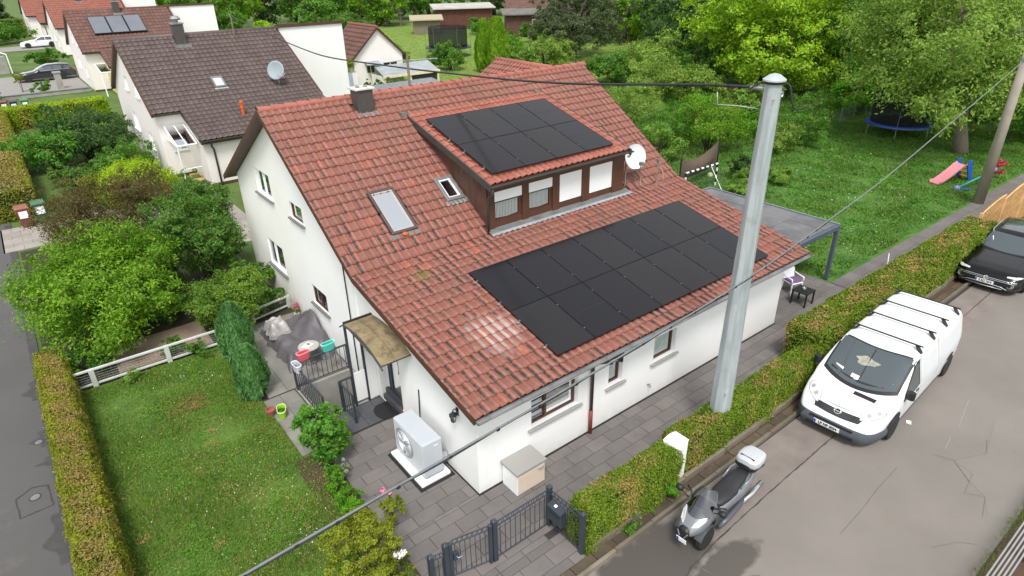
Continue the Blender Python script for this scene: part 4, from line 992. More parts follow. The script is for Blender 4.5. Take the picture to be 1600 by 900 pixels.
def lantern():
    t = thing('wall_lantern', 'black wrought lantern on the white gable wall under the eave', 'wall lamp', (0, .62, 1.62))
    MB().box(-.015, -.04, .02, 0, .04, .2).tube([(-.01,0,.15), (-.07,0,.2), (-.11,0,.18), (-.11,0,.14)], .011, 6).build('bracket', M['black'], t)
    MB().lathe([(.012,.16), (.03,.13), (.085,.08), (.09,.07), (.05,.07)], (-.11,0,0), n=6).build('hood', M['black'], t)
    MB().lathe([(.07,.07), (.045,-.07), (.03,-.08), (.001,-.08)], (-.11,0,0), n=6).build('lamp_glass', glass('lantern_glass', (.8,.8,.78), .25), t)
    f = MB()
    for k in range(6):
        a = 2*pi*k/6; f.rod((-.11+.072*cos(a), .072*sin(a), .07), (-.11+.046*cos(a), .046*sin(a), -.08), .006, n=4)
    f.lathe([(.05,-.07), (.05,-.085), (.015,-.1), (.01,-.12), (.001,-.12)], (-.11,0,0), n=6); f.build('cage', M['black'], t)
lantern()
t = thing('outdoor_tap', 'small metal tap on the white street wall', 'tap', (5.0, 0, .42))
MB().tube([(0,0,0), (0,-.07,0), (0,-.09,-.01), (0,-.09,-.05)], .014, 8).box(-.03, -.065, .012, .03, -.05, .03).build('spout', M['zinc'], t, smooth=True)
def storage():
    t = thing('storage_cabinet', 'white cabinet with a speckled stone top standing on the paving at the house corner', 'cabinet', (.92, -.28, 0), 0)
    c = MB().box(-.36, -.24, .01, .36, .24, .54).build('carcass', M['pvc'], t, bevel=.006)
    MB().box(-.345, -.256, .04, .345, -.243, .49).build('door', mat('cream_door', rgb((226,208,188)), .5, .04, 2.0), t, bevel=.004)
    MB().tube([(.17,-.256,.44), (.19,-.285,.44), (.28,-.285,.44), (.30,-.256,.44)], .008, 6).build('handle', M['zinc'], t, smooth=True)
    MB().box(-.39, -.28, .545, .39, .27, .6).build('top', M['terrazzo'], t, bevel=.008)
M['terrazzo'] = mat('speckled_terrazzo', rgb((186,183,178)), .5, .15, 60, 0, 150, fine=.4)
storage()
def gate():
    t = thing('gate', 'anthracite metal double gate and side panel with looped top rail', 'gate', (.58, -1.45, 0))
    post = lambda x, y, h, w=.045: MB().box(x-w, y-w, 0, x+w, y+w, h).add([(x-w-.008,y-w-.008,h), (x+w+.008,y-w-.008,h), (x+w+.008,y+w+.008,h), (x-w-.008,y+w+.008,h), (x,y,h+.05)], [(0,1,4), (1,2,4), (2,3,4), (3,0,4), (3,2,1,0)]).build('post', M['anthracite'], t, bevel=.005)
    for x, y, h in ((0,0,.98), (-1.27,.0,.98), (-2.15,.2,.85), (-2.42,.25,.72), (.03,-.86,.98)): post(x, y, h)
    post(-1.36, .0, .93, .03); post(-2.07, .18, .84, .03)
    def leaf(p, q, n, h=.92):
        p, q = Vector((*p, 0)), Vector((*q, 0)); d = q-p
        for z in (.06, h-.1, h): MB().rod(p+Vector((0,0,z)), q+Vector((0,0,z)), .014, n=6).build('gate_rail', M['anthracite'], t)
        for i in range(n):
            u = p+d*((i+.5)/n); MB().rod(u+Vector((0,0,.06)), u+Vector((0,0,h-.1)), .008, n=6).build('picket', M['anthracite'], t)
        e = d.normalized()
        for i in range(n):
            c = p+d*((i+.5)/n)+Vector((0,0,h-.05)); MB().tube([c+e*(.045*cos(a)*.9)+Vector((0,0,.043*sin(a))) for a in [2*pi*k/12 for k in range(13)]], .006, 5, 0, False).build('ring', M['anthracite'], t)
    leaf((-.06,0), (-1.2,0), 10); leaf((-1.4,.02), (-2.04,.16), 7); leaf((-2.18,.21), (-2.4,.25), 3, .7); leaf((.005,-.05), (.03,-.82), 8)
    MB().box(-2.03, .13, .42, -1.93, .2, .6).build('lock_case', M['anthracite'], t, bevel=.006)
    MB().tube([(-1.98,.13,.52), (-1.98,.08,.52), (-1.9,.07,.52)], .01, 6).build('handle', M['galv'], t, smooth=True)
gate()
def mailbox():
    t = thing('mailbox', 'anthracite mailbox hanging on the gate beside the clipped hedge', 'mailbox', (.58, -1.78, .42))
    MB().box(-.16, -.17, 0, -.025, .17, .33).build('body', M['anthracite'], t, bevel=.008)
    MB().add([(-.19,-.185,.335), (-.02,-.185,.385), (-.02,.185,.385), (-.19,.185,.335), (-.19,-.185,.35), (-.02,-.185,.4), (-.02,.185,.4), (-.19,.185,.35)], [(0,3,2,1), (4,5,6,7), (0,1,5,4), (1,2,6,5), (2,3,7,6), (3,0,4,7)]).build('lid', M['anthracite'], t)
    MB().add([(-.13,.0,.371), (-.08,.0,.3855), (-.08,.06,.3855), (-.13,.06,.371)], [(0,1,2,3)]).build('sticker', M['pvc'], t)
    MB().box(-.164, -.12, .2, -.16, .12, .225).build('name_slot', M['black'], t)
mailbox()
t = thing('pillar', 'white rendered garden pillar between two clipped hedges', 'pillar', (3.3, -2.15, 0))
MB().box(-.2, -.16, .08, .2, .16, 1.05).build('body', M['render_white'], t, bevel=.02)
p_ = [(-.203,1.04), (.203,1.04), (.203,1.06), (.1,1.1), (0,1.11), (-.1,1.1), (-.203,1.06)]
MB().prism(p_, 1, -.163, .163).build('cap', M['render_white'], t, bevel=.01); MB().box(-.21, -.17, 0, .21, .17, .08).build('foot', M['concrete'], t)
hedge('hedge', 'low clipped thuja hedge between the gate and the white pillar', .72, -2.42, 3.16, -1.86, .97, 36000, .05, LF['thuja'], .2, 'hedges along the street', seed=1)
hedge('hedge', 'low clipped hedge around the foot of the big steel pole', 3.5, -2.3, 9.15, -1.66, .88, 60000, .053, LF['thuja'], .2, 'hedges along the street', seed=2)
hedge('hedge', 'taller brown-topped hedge beside the white van', 9.0, -2.12, 20.8, -1.15, 1.16, 74000, .075, LF['thuja'], .38, 'hedges along the street', seed=3)
hedge('hedge', 'narrow golden hedge with brown clipped top between front lawn and side road', -6.52, -1.2, -5.9, 10.6, .8, 80000, .048, LF['thuja_y'], .58, seed=4)
hedge('hedge', 'wide tall hedge by the side road behind the brown bin', -6.95, 25.3, -5.35, 47, 1.35, 60000, .095, LF['thuja_y'], .5, seed=5)

def steel_pole():
    t = thing('steel_pole', 'tall tapered galvanised steel utility pole rising from the hedge', 'utility pole', (5.06, -1.95, 0))
    MB().tube([(0,0,0), (0,0,7.69)], [.24, .148], 8).build('shaft', M['pole_steel'], t, bevel=.012)
    MB().lathe([(.14,7.67), (.19,7.685), (.19,7.71), (.09,7.785), (.001,7.81)], n=24).build('cap', mat('zinc_cap', rgb((188,198,196)), .4, .08, 3.0, metal=.3), t, smooth='auto')
    MB().lathe([(.143,7.64), (.175,7.64), (.175,7.67), (.143,7.67)], n=20).build('collar', M['black'], t)
    MB().tube([(.0,.12,7.55), (.0,.42,7.52)], .035, 8).build('clamp_arm', M['alu'], t, smooth=True)
    MB().tube([(-.05,.12,7.2), (-.25,.45,7.24), (-.42,.76,7.24), (-.44,.78,7.46)], .011, 6).build('bracket_rod', M['zinc'], t, smooth=True)
    MB().tube(cable_path([(.1,-.06,7.66), (.22,-.16,7.6), (.29,-.21,7.35), (.38,-.26,7.2), (.6,-.36,7.25)], 5), .017, 6).build('drop_cable', M['cable'], t, smooth=True)
    MB().tube(cable_path([(.08,.08,7.66), (.0,.25,7.62), (-.1,.4,7.5)], 5), .017, 6).build('drop_cable', M['cable'], t, smooth=True)
    MB().tube([(.16+.04*cos(a), -.08, 7.45+.04*sin(a)) for a in [2*pi*k/12 for k in range(13)]], .013, 6, 0, False).build('eye_bolt', M['alu'], t)
    for z, q in ((7.4,.1), (1.4,.16)): MB().rod((-q,-q,z), (-q-.05,-q-.05,z), .012, n=6).build('bolt', M['alu'], t)
steel_pole()
t = thing('concrete_pole', 'weathered round concrete utility pole behind the wooden fence', 'utility pole', (26.3, .1, 0))
MB().rod((0,0,0), (0,0,7.4), .215, .14, 18).build('shaft', M['concrete_pole'], t, smooth=True)
for z in (5.85, 6.6): MB().lathe([(.16,z-.05), (.19,z-.05), (.19,z+.05), (.16,z+.05)], n=16).build('band', M['zinc'], t)
def cables():
    t = thing('overhead_cable', 'grey bundled cable with black ties sagging in front of the house to the concrete pole', 'cable', (-4.7, -2.65, 4.0))
    o = t.location; yl = lambda x: .1-.1113*(26.3-x)
    pts = [(x, yl(x), z) for x, z in ((-14,5.6), (-9,5.0), (-4.76,4.72), (-2.4,4.57), (-.2,4.43), (2.1,4.33), (4.2,4.26), (6.0,4.27), (8.46,4.37), (10.5,4.45), (12.5,4.58), (17.9,5.07), (22,5.45), (25.7,5.82))]
    P = [p-o for p in cable_path(pts, 6)]
    MB().tube(P, .014, 6).build('cable', M['cable_grey'], t, smooth=True)
    MB().tube([p+Vector((0,.012*sin(i*1.3),-.022)) for i, p in enumerate(P[:50])], .010, 5).build('cable', M['cable'], t, smooth=True)
    L = 0
    for a, b in zip(P[:-1], P[1:]):
        k = int((b-a).length/.16+.5)
        L += (b-a).length
        if b.x > 13: break
        if L > .42:
            L = 0; d = (b-a).normalized(); c = b-Vector((0,0,.014)); MB().rod(c-d*.018, c+d*.018, .026, n=8).build('tie', M['black'], t)
    t = thing('overhead_cable', 'thin black cable crossing above the roof from the steel pole to the brown-roofed house', 'cable', (5.07, -1.7, 7.5))
    pts = [(5.07,-1.65,7.54), (5.11,-.53,7.44), (5.17,1.06,7.25), (5.23,3.03,7.02), (5.32,5.52,6.81), (5.43,8.74,6.62), (5.51,10.87,6.5), (5.59,13.07,6.4), (5.75,17.79,6.2), (5.85,20.66,6.24), (6.0,24.84,6.48), (6.1,27.81,6.7), (6.26,32.3,7.1)]
    P = [Vector(p)-t.location for p in cable_path(pts, 5)]
    MB().tube(P, .026, 6).build('cable', M['cable'], t, smooth=True)
    for i in range(0, 8): MB().rod(P[i]+Vector((0,-.012,0)), P[i]+Vector((0,.012,0)), .034, n=8).build('tie', M['black'], t)
cables()
# masts, dish and aerial on the roof
t = thing('satellite_dish', 'large white satellite dish beside the right end of the dormer', 'satellite dish', (8.6, 4.3, 4.0))
dv = Vector((-.2, -.93, .25)).normalized(); Q = dv.to_track_quat('Z', 'Y').to_matrix().to_4x4()
ring = [(.001,-.075)]+[(.36*k/8, -.075+.075*(k/8)**2) for k in range(1,9)]+[(.37,.005), (.36,.0), (.2,-.062), (.001,-.085)]
MB().lathe(ring, (0,0,0), 2, 30, 0, Matrix.Translation((.2, -.12, .42)) @ Q).build('reflector', mat('dish_white', rgb((222,224,226)), .4, .03, 2.0), t, smooth=True)
MB().rod((0,.05,-.55), (0,.05,.45), .025).box(-.05, -.03, .3, .09, .08, .48).build('mount', M['zinc'], t)
MB().tube([(.15,-.1,.05), (.05,-.45,.15), (.02,-.5,.3)], .014, 6).box(-.03, -.56, .28, .07, -.46, .38).build('arm', M['zinc'], t)
t = thing('roof_aerial', 'thin aerial mast with looping white cables on the roof right of the dormer', 'aerial', (9.7, 4.07, 3.4))
MB().rod((0,0,0), (0,0,.86), .014).box(-.09,-.09,0,.09,.09,.03).box(-.02,-.05,.7,.02,.05,.8).build('mast', M['zinc'], t)
for pts in ([(0,0,.08), (-.3,.0,-.02), (-.62,.1,.06), (-.72,.25,.3), (-.85,.1,.45)], [(0,-.0,.06), (-.2,-.1,-.03), (-.5,-.1,.02), (-.66,.05,.14), (-.6,.1,.34)], [(0,0,.1), (.3,.0,.04), (.55,.25,.3), (.5,.5,.62), (.2,.6,.8)]):
    MB().tube([tuple(p) for p in cable_path(pts, 4)], .009, 5).build('loop_cable', M['concrete'], t, smooth=True)
t = thing('tv_aerial', 'old television aerial on a mast behind the roof ridge', 'aerial', (4.42, 9.3, 5.9))
MB().rod((0,0,-.6), (0,0,1.25), .04, n=8).build('mast', M['bark_light'], t)
r_ = MB().rod((-.35,.3,1.1), (.9,-.2,1.12), .012, n=6)
for i in range(9): c = Vector((-.35+.15*i, .3-.06*i, 1.1)); r_.rod(c+Vector((-.06,-.16,0)), c+Vector((.06,.16,0)), .006, n=4)
r_.rod((.1,.1,.35), (1.3,-.3,.38), .012, n=6)
for i in range(10): c = Vector((.2+.12*i, .07-.04*i, .36)); r_.rod(c+Vector((-.02,-.05,-.1)), c+Vector((.02,.05,.1)), .006, n=4)
r_.build('elements', M['alu'], t)
# lightning rod line on the dormer's right verge is the verge itself

# ---------------------------------------------------------------- terrace, stairwell railings
def railing(label, p, q, n, h=.82, ends=True):
    p, q = Vector((*p, 0)), Vector((*q, 0)); t = thing('railing', label, 'railing', p); d = q-p
    MB().box(-.0, -.022, 0, d.length, .022, .04, 0, Matrix.Translation((0,0,h)) @ Matrix.Rotation(atan2(d.y, d.x), 4, 'Z')).build('handrail', M['anthracite'], t, bevel=.006)
    MB().rod((0,0,.08), d+Vector((0,0,.08)), .016, n=6).build('bottom_rail', M['anthracite'], t)
    for i in range(n): u = d*((i+.5)/n); MB().rod(u+Vector((0,0,.08)), u+Vector((0,0,h)), .009, n=6).build('picket', M['anthracite'], t)
    if ends:
        for u in (Vector(), d): MB().box(u.x-.024, u.y-.024, 0, u.x+.024, u.y+.024, h+.02).build('post', M['anthracite'], t)
    return t
railing('black railing above the cellar stairwell carrying the pink and turquoise planters', (SX0-.06, SY1+.06), (SX1+.0, SY1+.06), 11, .72)
railing('black railing beside the cellar stairs running towards the lawn', (SX0-.07, SY1), (SX0-.07, SY0-.35), 12, .8)
railing('short black railing between the cellar stairs and the porch', (-.95, SY0-.08), (-.12, SY0-.08), 7, .82)
railing('short black handrail stepping down in front of the porch', (-.93, SY0-.12), (-.93, SY0-.72), 5, .78)
def planter(x, y, z, w, h, rz, c, label, soil=None, gr=None):
    t = thing('planter', label, 'planter', (x, y, z), rz, gr)
    def ring(s, zz, e=1.0): return [(s*w/2*cos(a)*(abs(cos(a))**-.45 if abs(cos(a)) > .2 else 1.6), s*h/2*sin(a)*(abs(sin(a))**-.3 if abs(sin(a)) > .2 else 1.5), zz) for a in [2*pi*k/24+.05 for k in range(24)]]
    m = mat('planter_'+str(len(bpy.data.materials)), c, .4, .05, 2.0, fine=.02)
    H = .2; MB().loft([ring(.8,0), ring(.98,H), ring(1.03,H), ring(1.03,H+.015), ring(.93,H+.015), ring(.9,H*.5), ring(.75,.03)]).build('pot', m, t, smooth='auto')
    rim = [ring(1.0,H-.012), ring(1.045,H-.01), ring(1.045,H+.018), ring(.92,H+.018), ring(.92,H)]
    MB().loft(rim, caps=False).build('rim', mat('planter_rim_'+str(len(bpy.data.materials)), tuple(min(.85, v*1.0+.25) for v in c), .4, .04, 2.0), t, smooth='auto')
    if soil: MB().loft([ring(.88,H*.6), ring(.3,H*.62)]).build('contents', soil, t)
    return t
PG = 'plastic planters around the terrace'
planter(-1.18, SY1+.06, .76, .34, .16, .1, rgb((220,92,104)), 'pink plastic planter hanging on the black railing', None, PG)
planter(-.52, SY1+.07, .76, .36, .16, .1, rgb((70,190,170)), 'turquoise plastic planter hanging on the black railing near the wall', None, PG)
planter(SX0-.08, SY1-.32, .74, .34, .16, pi/2+.1, rgb((190,194,200)), 'pale grey planter hooked over the stair railing', None, PG)
g_ = planter(-2.18, 5.0, .02, .36, .2, pi/2-.3, rgb((150,200,40)), 'lime green planter standing on the lawn edge', LF['lime'], PG)
crown('plants', [(0,0,.14,.12,.06,.05)], 260, .05, LF['lime'], g_)
t = thing('flower_pot', 'terracotta flower pot beside the lime green planter', 'flower pot', (-2.38, 5.2, 0))
MB().lathe([(.07,0), (.1,.16), (.115,.16), (.115,.2), (.09,.2), (.085,.14), (.001,.13)], n=16).build('pot', M['ridge'], t, smooth='auto')
t = thing('bistro_table', 'round grey bistro table with a paper on top on the terrace', 'table', (-.78, 6.62, 0))
MB().lathe([(.27,.6), (.275,.605), (.27,.625), (.001,.625)], n=28).build('tabletop', mat('table_grey', rgb((178,174,166)), .5, .12, 6.0), t, smooth='auto')
MB().rod((0,0,.03), (0,0,.6), .022).build('column', M['zinc'], t, smooth=True)
for k in range(3): a = 2*pi*k/3+.3; MB().tube([(0,0,.08), (.12*cos(a),.12*sin(a),.05), (.22*cos(a),.22*sin(a),.01)], .014, 6).build('leg', M['zinc'], t, smooth=True)
t = thing('newspaper', 'folded white paper lying on the round terrace table', 'paper', (-.8, 6.64, .627), .5)
MB().box(-.13, -.1, 0, .13, .1, .006).box(-.11, -.08, .006, .12, .09, .011).build('sheets', M['white'], t); MB().box(.0, -.05, .011, .06, .03, .05).build('holder', M['zinc'], t, bevel=.01)
def cover():
    t = thing('furniture_cover', 'crumpled grey cover draped over stacked terrace furniture by the wall', 'cover', (-.62, 7.9, 0))
    n = 44; mk = 44; V = []; rr = np.random.default_rng(5)
    for j in range(mk+1):
        for i in range(n+1):
            u, v = -1+2*i/n, -1+2*j/mk; x, y = u*.72, v*1.25
            e = max(abs(u), abs(v)); ang = atan2(v, u)
            h = .34+.28*math.exp(-((u-.5)**2/.18+(v-.0)**2/.25))+.34*math.exp(-((u-.78)**2/.06+(v-.05)**2/.2))+.12*math.exp(-((u+.45)**2/.12+(v-.5)**2/.12))
            h += .03*sin(9*u+4*v)+.022*sin(13*v-6*u)+.015*sin(27*u*v+5)
            drop = max(0, (e-.72)/.28); z = h*(1-drop**1.5)+.01+.012*sin(ang*17)*drop
            f = 1+.05*sin(ang*11+2)*drop+.03*sin(ang*23)*drop; V.append((x*f, y*f, max(.012, z)))
    F = [(j*(n+1)+i, j*(n+1)+i+1, (j+1)*(n+1)+i+1, (j+1)*(n+1)+i) for j in range(mk) for i in range(n)]
    m = mat('grey_tarpaulin', rgb((96,92,96)), .55, .16, 3.0, .35, 14, kind='World', fine=.12)
    mb = MB(); mb.add(V, F); mb.build('fabric', m, t, smooth=True, fix=False)
    V2 = []
    for j in range(21):
        for i in range(21):
            u, v = -1+2*i/20, -1+2*j/20; e = max(abs(u), abs(v)); d = max(0, (e-.62)/.38)
            z = (.5+.03*sin(7*u+3*v)+.03*sin(11*v))*(1-.72*d**1.4)+.16; V2.append((-.38+u*.3*(1+.1*d*sin(9*atan2(v,u))), .5+v*.38, z))
    F2 = [(j*21+i, j*21+i+1, (j+1)*21+i+1, (j+1)*21+i) for j in range(20) for i in range(20)]
    s = NT('milky_plastic_sheet'); c = s.mix(s.ramp(s.noise(5, 5, s.coord('World'), .7), [(.4, 0.), (.65, 1.)]), rgb((176,172,170)), rgb((120,116,118))); s.set(Base_Color=c, Roughness=.3)
    s.bump(s.noise(18, 5, s.coord('World')), .5, .03); MB().add(V2, F2).build('plastic_sheet', s.m, t, smooth=True, fix=False)
cover()
t = thing('pink_flower_pot', 'small pot of pink flowers against the white wall behind the cover', 'flower pot', (-.1, 9.35, 0))
MB().lathe([(.07,0), (.1,.2), (.08,.2), (.001,.17)], n=14).build('pot', M['white'], t, smooth='auto')
_o = leaf_cloud('flowers', np.random.default_rng(3).normal(size=(200,3))*.06+np.array([0,0,.42]), np.random.default_rng(4).normal(size=(200,3)), .045, .035, mat('pink_petals', rgb((206,120,140)), .6), t, 'stuff')
leaf_cloud('leaves', np.random.default_rng(5).normal(size=(200,3))*.07+np.array([0,0,.3]), np.random.default_rng(6).normal(size=(200,3)), .05, .025, LF['mid'], t)
def low_fence(label, pts, h, mid=True):
    t = thing('garden_fence', label, 'fence', (*pts[0], 0)); o = Vector((*pts[0], 0)); d = Vector((*pts[-1], 0))-o; n = len(pts)-1
    Mx = Matrix.Rotation(atan2(d.y, d.x), 4, 'Z')
    MB().box(-.05, -.035, h-.05, d.length+.05, .035, h, 0, Mx).build('top_rail', M['light_fence'], t, bevel=.006)
    MB().box(0, -.025, .06, d.length, .025, .11, 0, Mx).build('bottom_rail', M['light_fence'], t, bevel=.006)
    for i in range(n+1):
        u = (Vector((*pts[i], 0))-o).length; MB().box(u-.06, -.05, 0, u+.06, .05, h-.002, 0, Mx).build('post', M['light_fence'], t, bevel=.006)
    ms = MB(); k = int(d.length/.1)
    for i in range(k): ms.rod(Mx @ Vector((d.length*(i+.5)/k, 0, .1)), Mx @ Vector((d.length*(i+.5)/k, 0, h-.05)), .0025, n=4)
    for z in (.17, .24, .31, .38):
        if z < h-.08: ms.rod(Mx @ Vector((0,0,z)), Mx @ Vector((d.length,0,z)), .0025, n=4)
    ms.build('wire_mesh', M['zinc'], t); return t
low_fence('low pale concrete fence with wire infill between lawn and shrub bed', [(-6.0,9.3), (-5.48,9.29), (-3.72,9.27), (-2.3,9.26)], .52)
low_fence('short grey rail fence beside the terrace and white wall', [(-1.25,9.95), (-.05,10.2)], .42)
# ---------------------------------------------------------------- pergola and back garden
def pergola():
    t = thing('pergola', 'flat grey fabric-roofed terrace pergola with dark metal posts', 'pergola', (12.5, 3.0, 0))
    x0, x1, y0, y1, z = -1.75, 1.98, -2.48, 2.4, 1.92
    f = MB(); f.box(x0, y0-.05, z-.16, x1+.05, y0+.05, z).box(x0, y1-.05, z-.16, x1+.05, y1+.05, z).box(x1-.05, y0+.05, z-.16, x1+.05, y1-.05, z).box(x0-.04, y0+.05, z-.16, x0+.04, y1-.05, z)
    f.build('frame', M['steel_blue'], t, bevel=.008)
    for x, y in ((x1-.02, y0+.0), (x1-.02, y1), (x0+.05, y1)): MB().box(x-.055, y-.055, 0, x+.055, y+.055, z-.16).build('post', M['steel_blue'], t, bevel=.006)
    s = NT('grey_awning_fabric'); co = s.coord('World'); sx = s.n('SeparateXYZ'); s.l(co, sx.inputs[0])
    st = s.ramp(s.noise(.9, 4, co), [(.4, 0.), (.6, 1.)]); c = s.mix(st, rgb((92,92,95)), rgb((112,112,114)))
    c = s.mix(s.ramp(s.noise(3.5, 5, co, .7), [(.6, 0.), (.75, .5)]), c, rgb((150,148,144))); s.set(Base_Color=c, Roughness=.7)
    n = 5
    for i in range(n):
        a, b = x0+.05+(x1-x0-.1)*i/n, x0+.05+(x1-x0-.1)*(i+1)/n
        for k in range(4):
            c0, c1 = y0+.06+(y1-y0-.12)*k/4, y0+.06+(y1-y0-.12)*(k+1)/4
            MB().box(a+.006, c0+.006, z-.02+random.uniform(-.008,.008), b-.006, c1-.006, z+.012+random.uniform(-.004,.004)).build('roof_panel', s.m, t)
    MB().box(x0+.05, y0+.05, z-.05, x1-.05, y1-.05, z-.03).build('underside', M['anthracite'], t)
    MB().tube([(x0, y1+.01, z+.03), (x1+.03, y1+.01, z+.03), (x1+.03, y0-.03, z+.03)], .018, 6).build('trim', M['alu'], t)
M['steel_blue'] = mat('blue_grey_steel', rgb((78,88,104)), .4, .1, 3.0)
pergola()
def garden_chair():
    t = thing('garden_chair', 'white plastic garden chair with a purple cushion under the pergola', 'chair', (12.75, .75, 0), -.3)
    MB().box(-.22, -.2, .38, .22, .22, .41).build('seat', M['pvc'], t, bevel=.01)
    bk = [(.22*cos(a), .2+.05*sin(a), .0) for a in [pi*k/8 for k in range(9)]]
    MB().loft([[(-.22+.44*k/8, .2+.06*sin(pi*k/8), .41) for k in range(9)], [(-.25+.5*k/8, .28+.06*sin(pi*k/8), .72+.12*sin(pi*k/8)) for k in range(9)]], False, False).build('backrest', M['pvc'], t, smooth=True)
    for x in (-.2, .2):
        for y in (-.18, .2): MB().rod((x, y, .38), (x*1.12, y*1.15, 0), .022, .016).build('leg', M['pvc'], t)
        MB().tube([(x*1.1,-.18,.4), (x*1.15,-.18,.56), (x*1.15,.1,.58), (x*1.15,.26,.6)], .02, 6).build('armrest', M['pvc'], t, smooth=True)
    MB().box(-.19, -.17, .41, .19, .2, .46).build('cushion', mat('purple_cloth', rgb((120,84,140)), .9, .2, 12.0), t, bevel=.02)
garden_chair()
def side_table():
    t = thing('garden_table', 'small black garden side table beside the house corner', 'table', (12.3, .15, 0))
    MB().box(-.26, -.26, .45, .26, .26, .48).build('tabletop', M['black'], t, bevel=.008)
    for x in (-.22,.22):
        for y in (-.22,.22): MB().box(x-.02, y-.02, 0, x+.02, y+.02, .45).build('leg', M['black'], t)
    MB().lathe([(.05,.48), (.06,.5), (.06,.56), (.045,.56), (.04,.5), (.001,.49)], n=12).build('bowl', M['zinc'], t, smooth=True)
side_table()
def goal():
    t = thing('football_goal', 'small black and white striped football goal with a net', 'goal', (19.95, 8.85, 0), pi/2)
    for a, b in (((0,0,0), (0,0,1.05)), ((0,0,1.05), (0,2.3,1.05)), ((0,2.3,0), (0,2.3,1.05))):
        a, b = Vector(a), Vector(b); n = max(5, int((b-a).length/.17)); 
        for k in range(n): MB().rod(a.lerp(b, k/n), a.lerp(b, (k+1)/n), .045, n=8).build('frame_section', M['black'] if k % 2 else M['pvc'], t)
    for y in (.5,): MB().rod((0,y,1.05), (-.95,y+.2,0), .013, n=6).build('brace', M['pvc'], t)
    nm = MB()
    for k in range(16): y = .03+2.25*k/15; nm.rod((-0.02,y,1.02), (-.95,y,.03), .004, n=3)
    for k in range(9): u = k/8; nm.rod((-.95*u,.0,1.02-.99*u), (-.95*u,2.28,1.02-.99*u), .006, n=3)
    nm.build('net', M['anthracite'], t)
goal()
t = thing('sun_sail', 'brown sun sail stretched behind the striped football goal', 'sun sail', (19.9, 9.7, 0), -pi/2)
V = []; n = 14
for j in range(9):
    for i in range(n+1):
        u, v = i/n, j/8; y = -1.5+2.7*u; top = 1.3+.5*u-.3*sin(pi*u); bot = .35+.25*u-.05*sin(pi*u); V.append((.06*sin(pi*u)*sin(pi*v)*4, y, bot+(top-bot)*v))
MB().add(V, [(j*(n+1)+i, j*(n+1)+i+1, (j+1)*(n+1)+i+1, (j+1)*(n+1)+i) for j in range(8) for i in range(n)]).build('cloth', mat('brown_canvas', rgb((92,78,66)), .85, .1, 2.0), t, smooth=True, fix=False)
MB().rod((0,-1.55,0), (0,-1.55,1.4), .035, n=8).rod((0,1.25,0), (0,1.25,1.9), .035, n=8).build('post', M['black'], t)
t = thing('football', 'pale green football in the corner of the goal', 'ball', (19.75, 9.05, .5))
MB().lathe([(.001,-.13)]+[(.13*cos(a), .13*sin(a)) for a in [-pi/2+pi*k/10 for k in range(1,10)]]+[(.001,.13)], n=16).build('ball', mat('ball_green', rgb((190,206,150)), .5, .15, 6.0), t, smooth=True)
def trampoline(label, cx, cy, r, zb, ht, col, gr):
    t = thing('trampoline', label, 'trampoline', (cx, cy, 0), 0, gr); n = 36
    MB().lathe([(r*.84,zb), (r*.84,zb+.03), (r*1.03,zb+.02), (r*1.04,zb-.06), (r*.84,zb-.02)], n=n).build('pad', mat('trampoline_pad_'+str(int(r*100)), col, .5, .12, 3.0), t, smooth='auto')
    MB().lathe([(r*.85,zb-.0), (r*.4,zb-.03), (.001,zb-.04)], n=n).build('jumping_mat', M['black'], t, smooth=True)
    MB().tube([(r*cos(2*pi*k/n), r*sin(2*pi*k/n), zb-.08) for k in range(n+1)], .03, 6, 0, False).build('ring', M['zinc'], t, smooth=True)
    for k in range(6):
        a = 2*pi*k/6+.35; x, y = r*1.02*cos(a), r*1.02*sin(a)
        MB().rod((x,y,0), (x,y,zb-.06), .025, n=6).build('leg', M['zinc'], t); MB().rod((x,y,zb-.05), (x*1.03,y*1.03,ht), .022, n=6).build('net_pole', mat('pole_foam', rgb((70,104,96)), .7) if k == 0 else bpy.data.materials['pole_foam'], t)
    s = NT('black_safety_net_'+str(int(r*100))); tr = s.n('BsdfTransparent'); mx = s.n('MixShader'); s.set(Base_Color=rgb((24,25,27)), Roughness=.8); mx.inputs[0].default_value = .72
    s.l(tr.outputs[0], mx.inputs[1]); s.l(s.b.outputs[0], mx.inputs[2]); s.l(mx.outputs[0], s.out.inputs[0])
    ra, rb = range(n+1), None
    MB().loft([[(r*.88*cos(2*pi*k/n), r*.88*sin(2*pi*k/n), z) for k in range(n)] for z in (zb+.02, (zb+ht)/2, ht-.05)], True, False).build('safety_net', s.m, t, smooth=True)
trampoline('round trampoline with a blue edge pad and black net under the walnut tree', 36.0, 7.7, 1.75, .72, 2.55, rgb((34,78,170)), 'garden trampolines')
trampoline('black-netted trampoline on the far lawn behind the small house', 36.6, 57.2, 2.5, 1.0, 3.2, rgb((44,50,60)), 'garden trampolines')
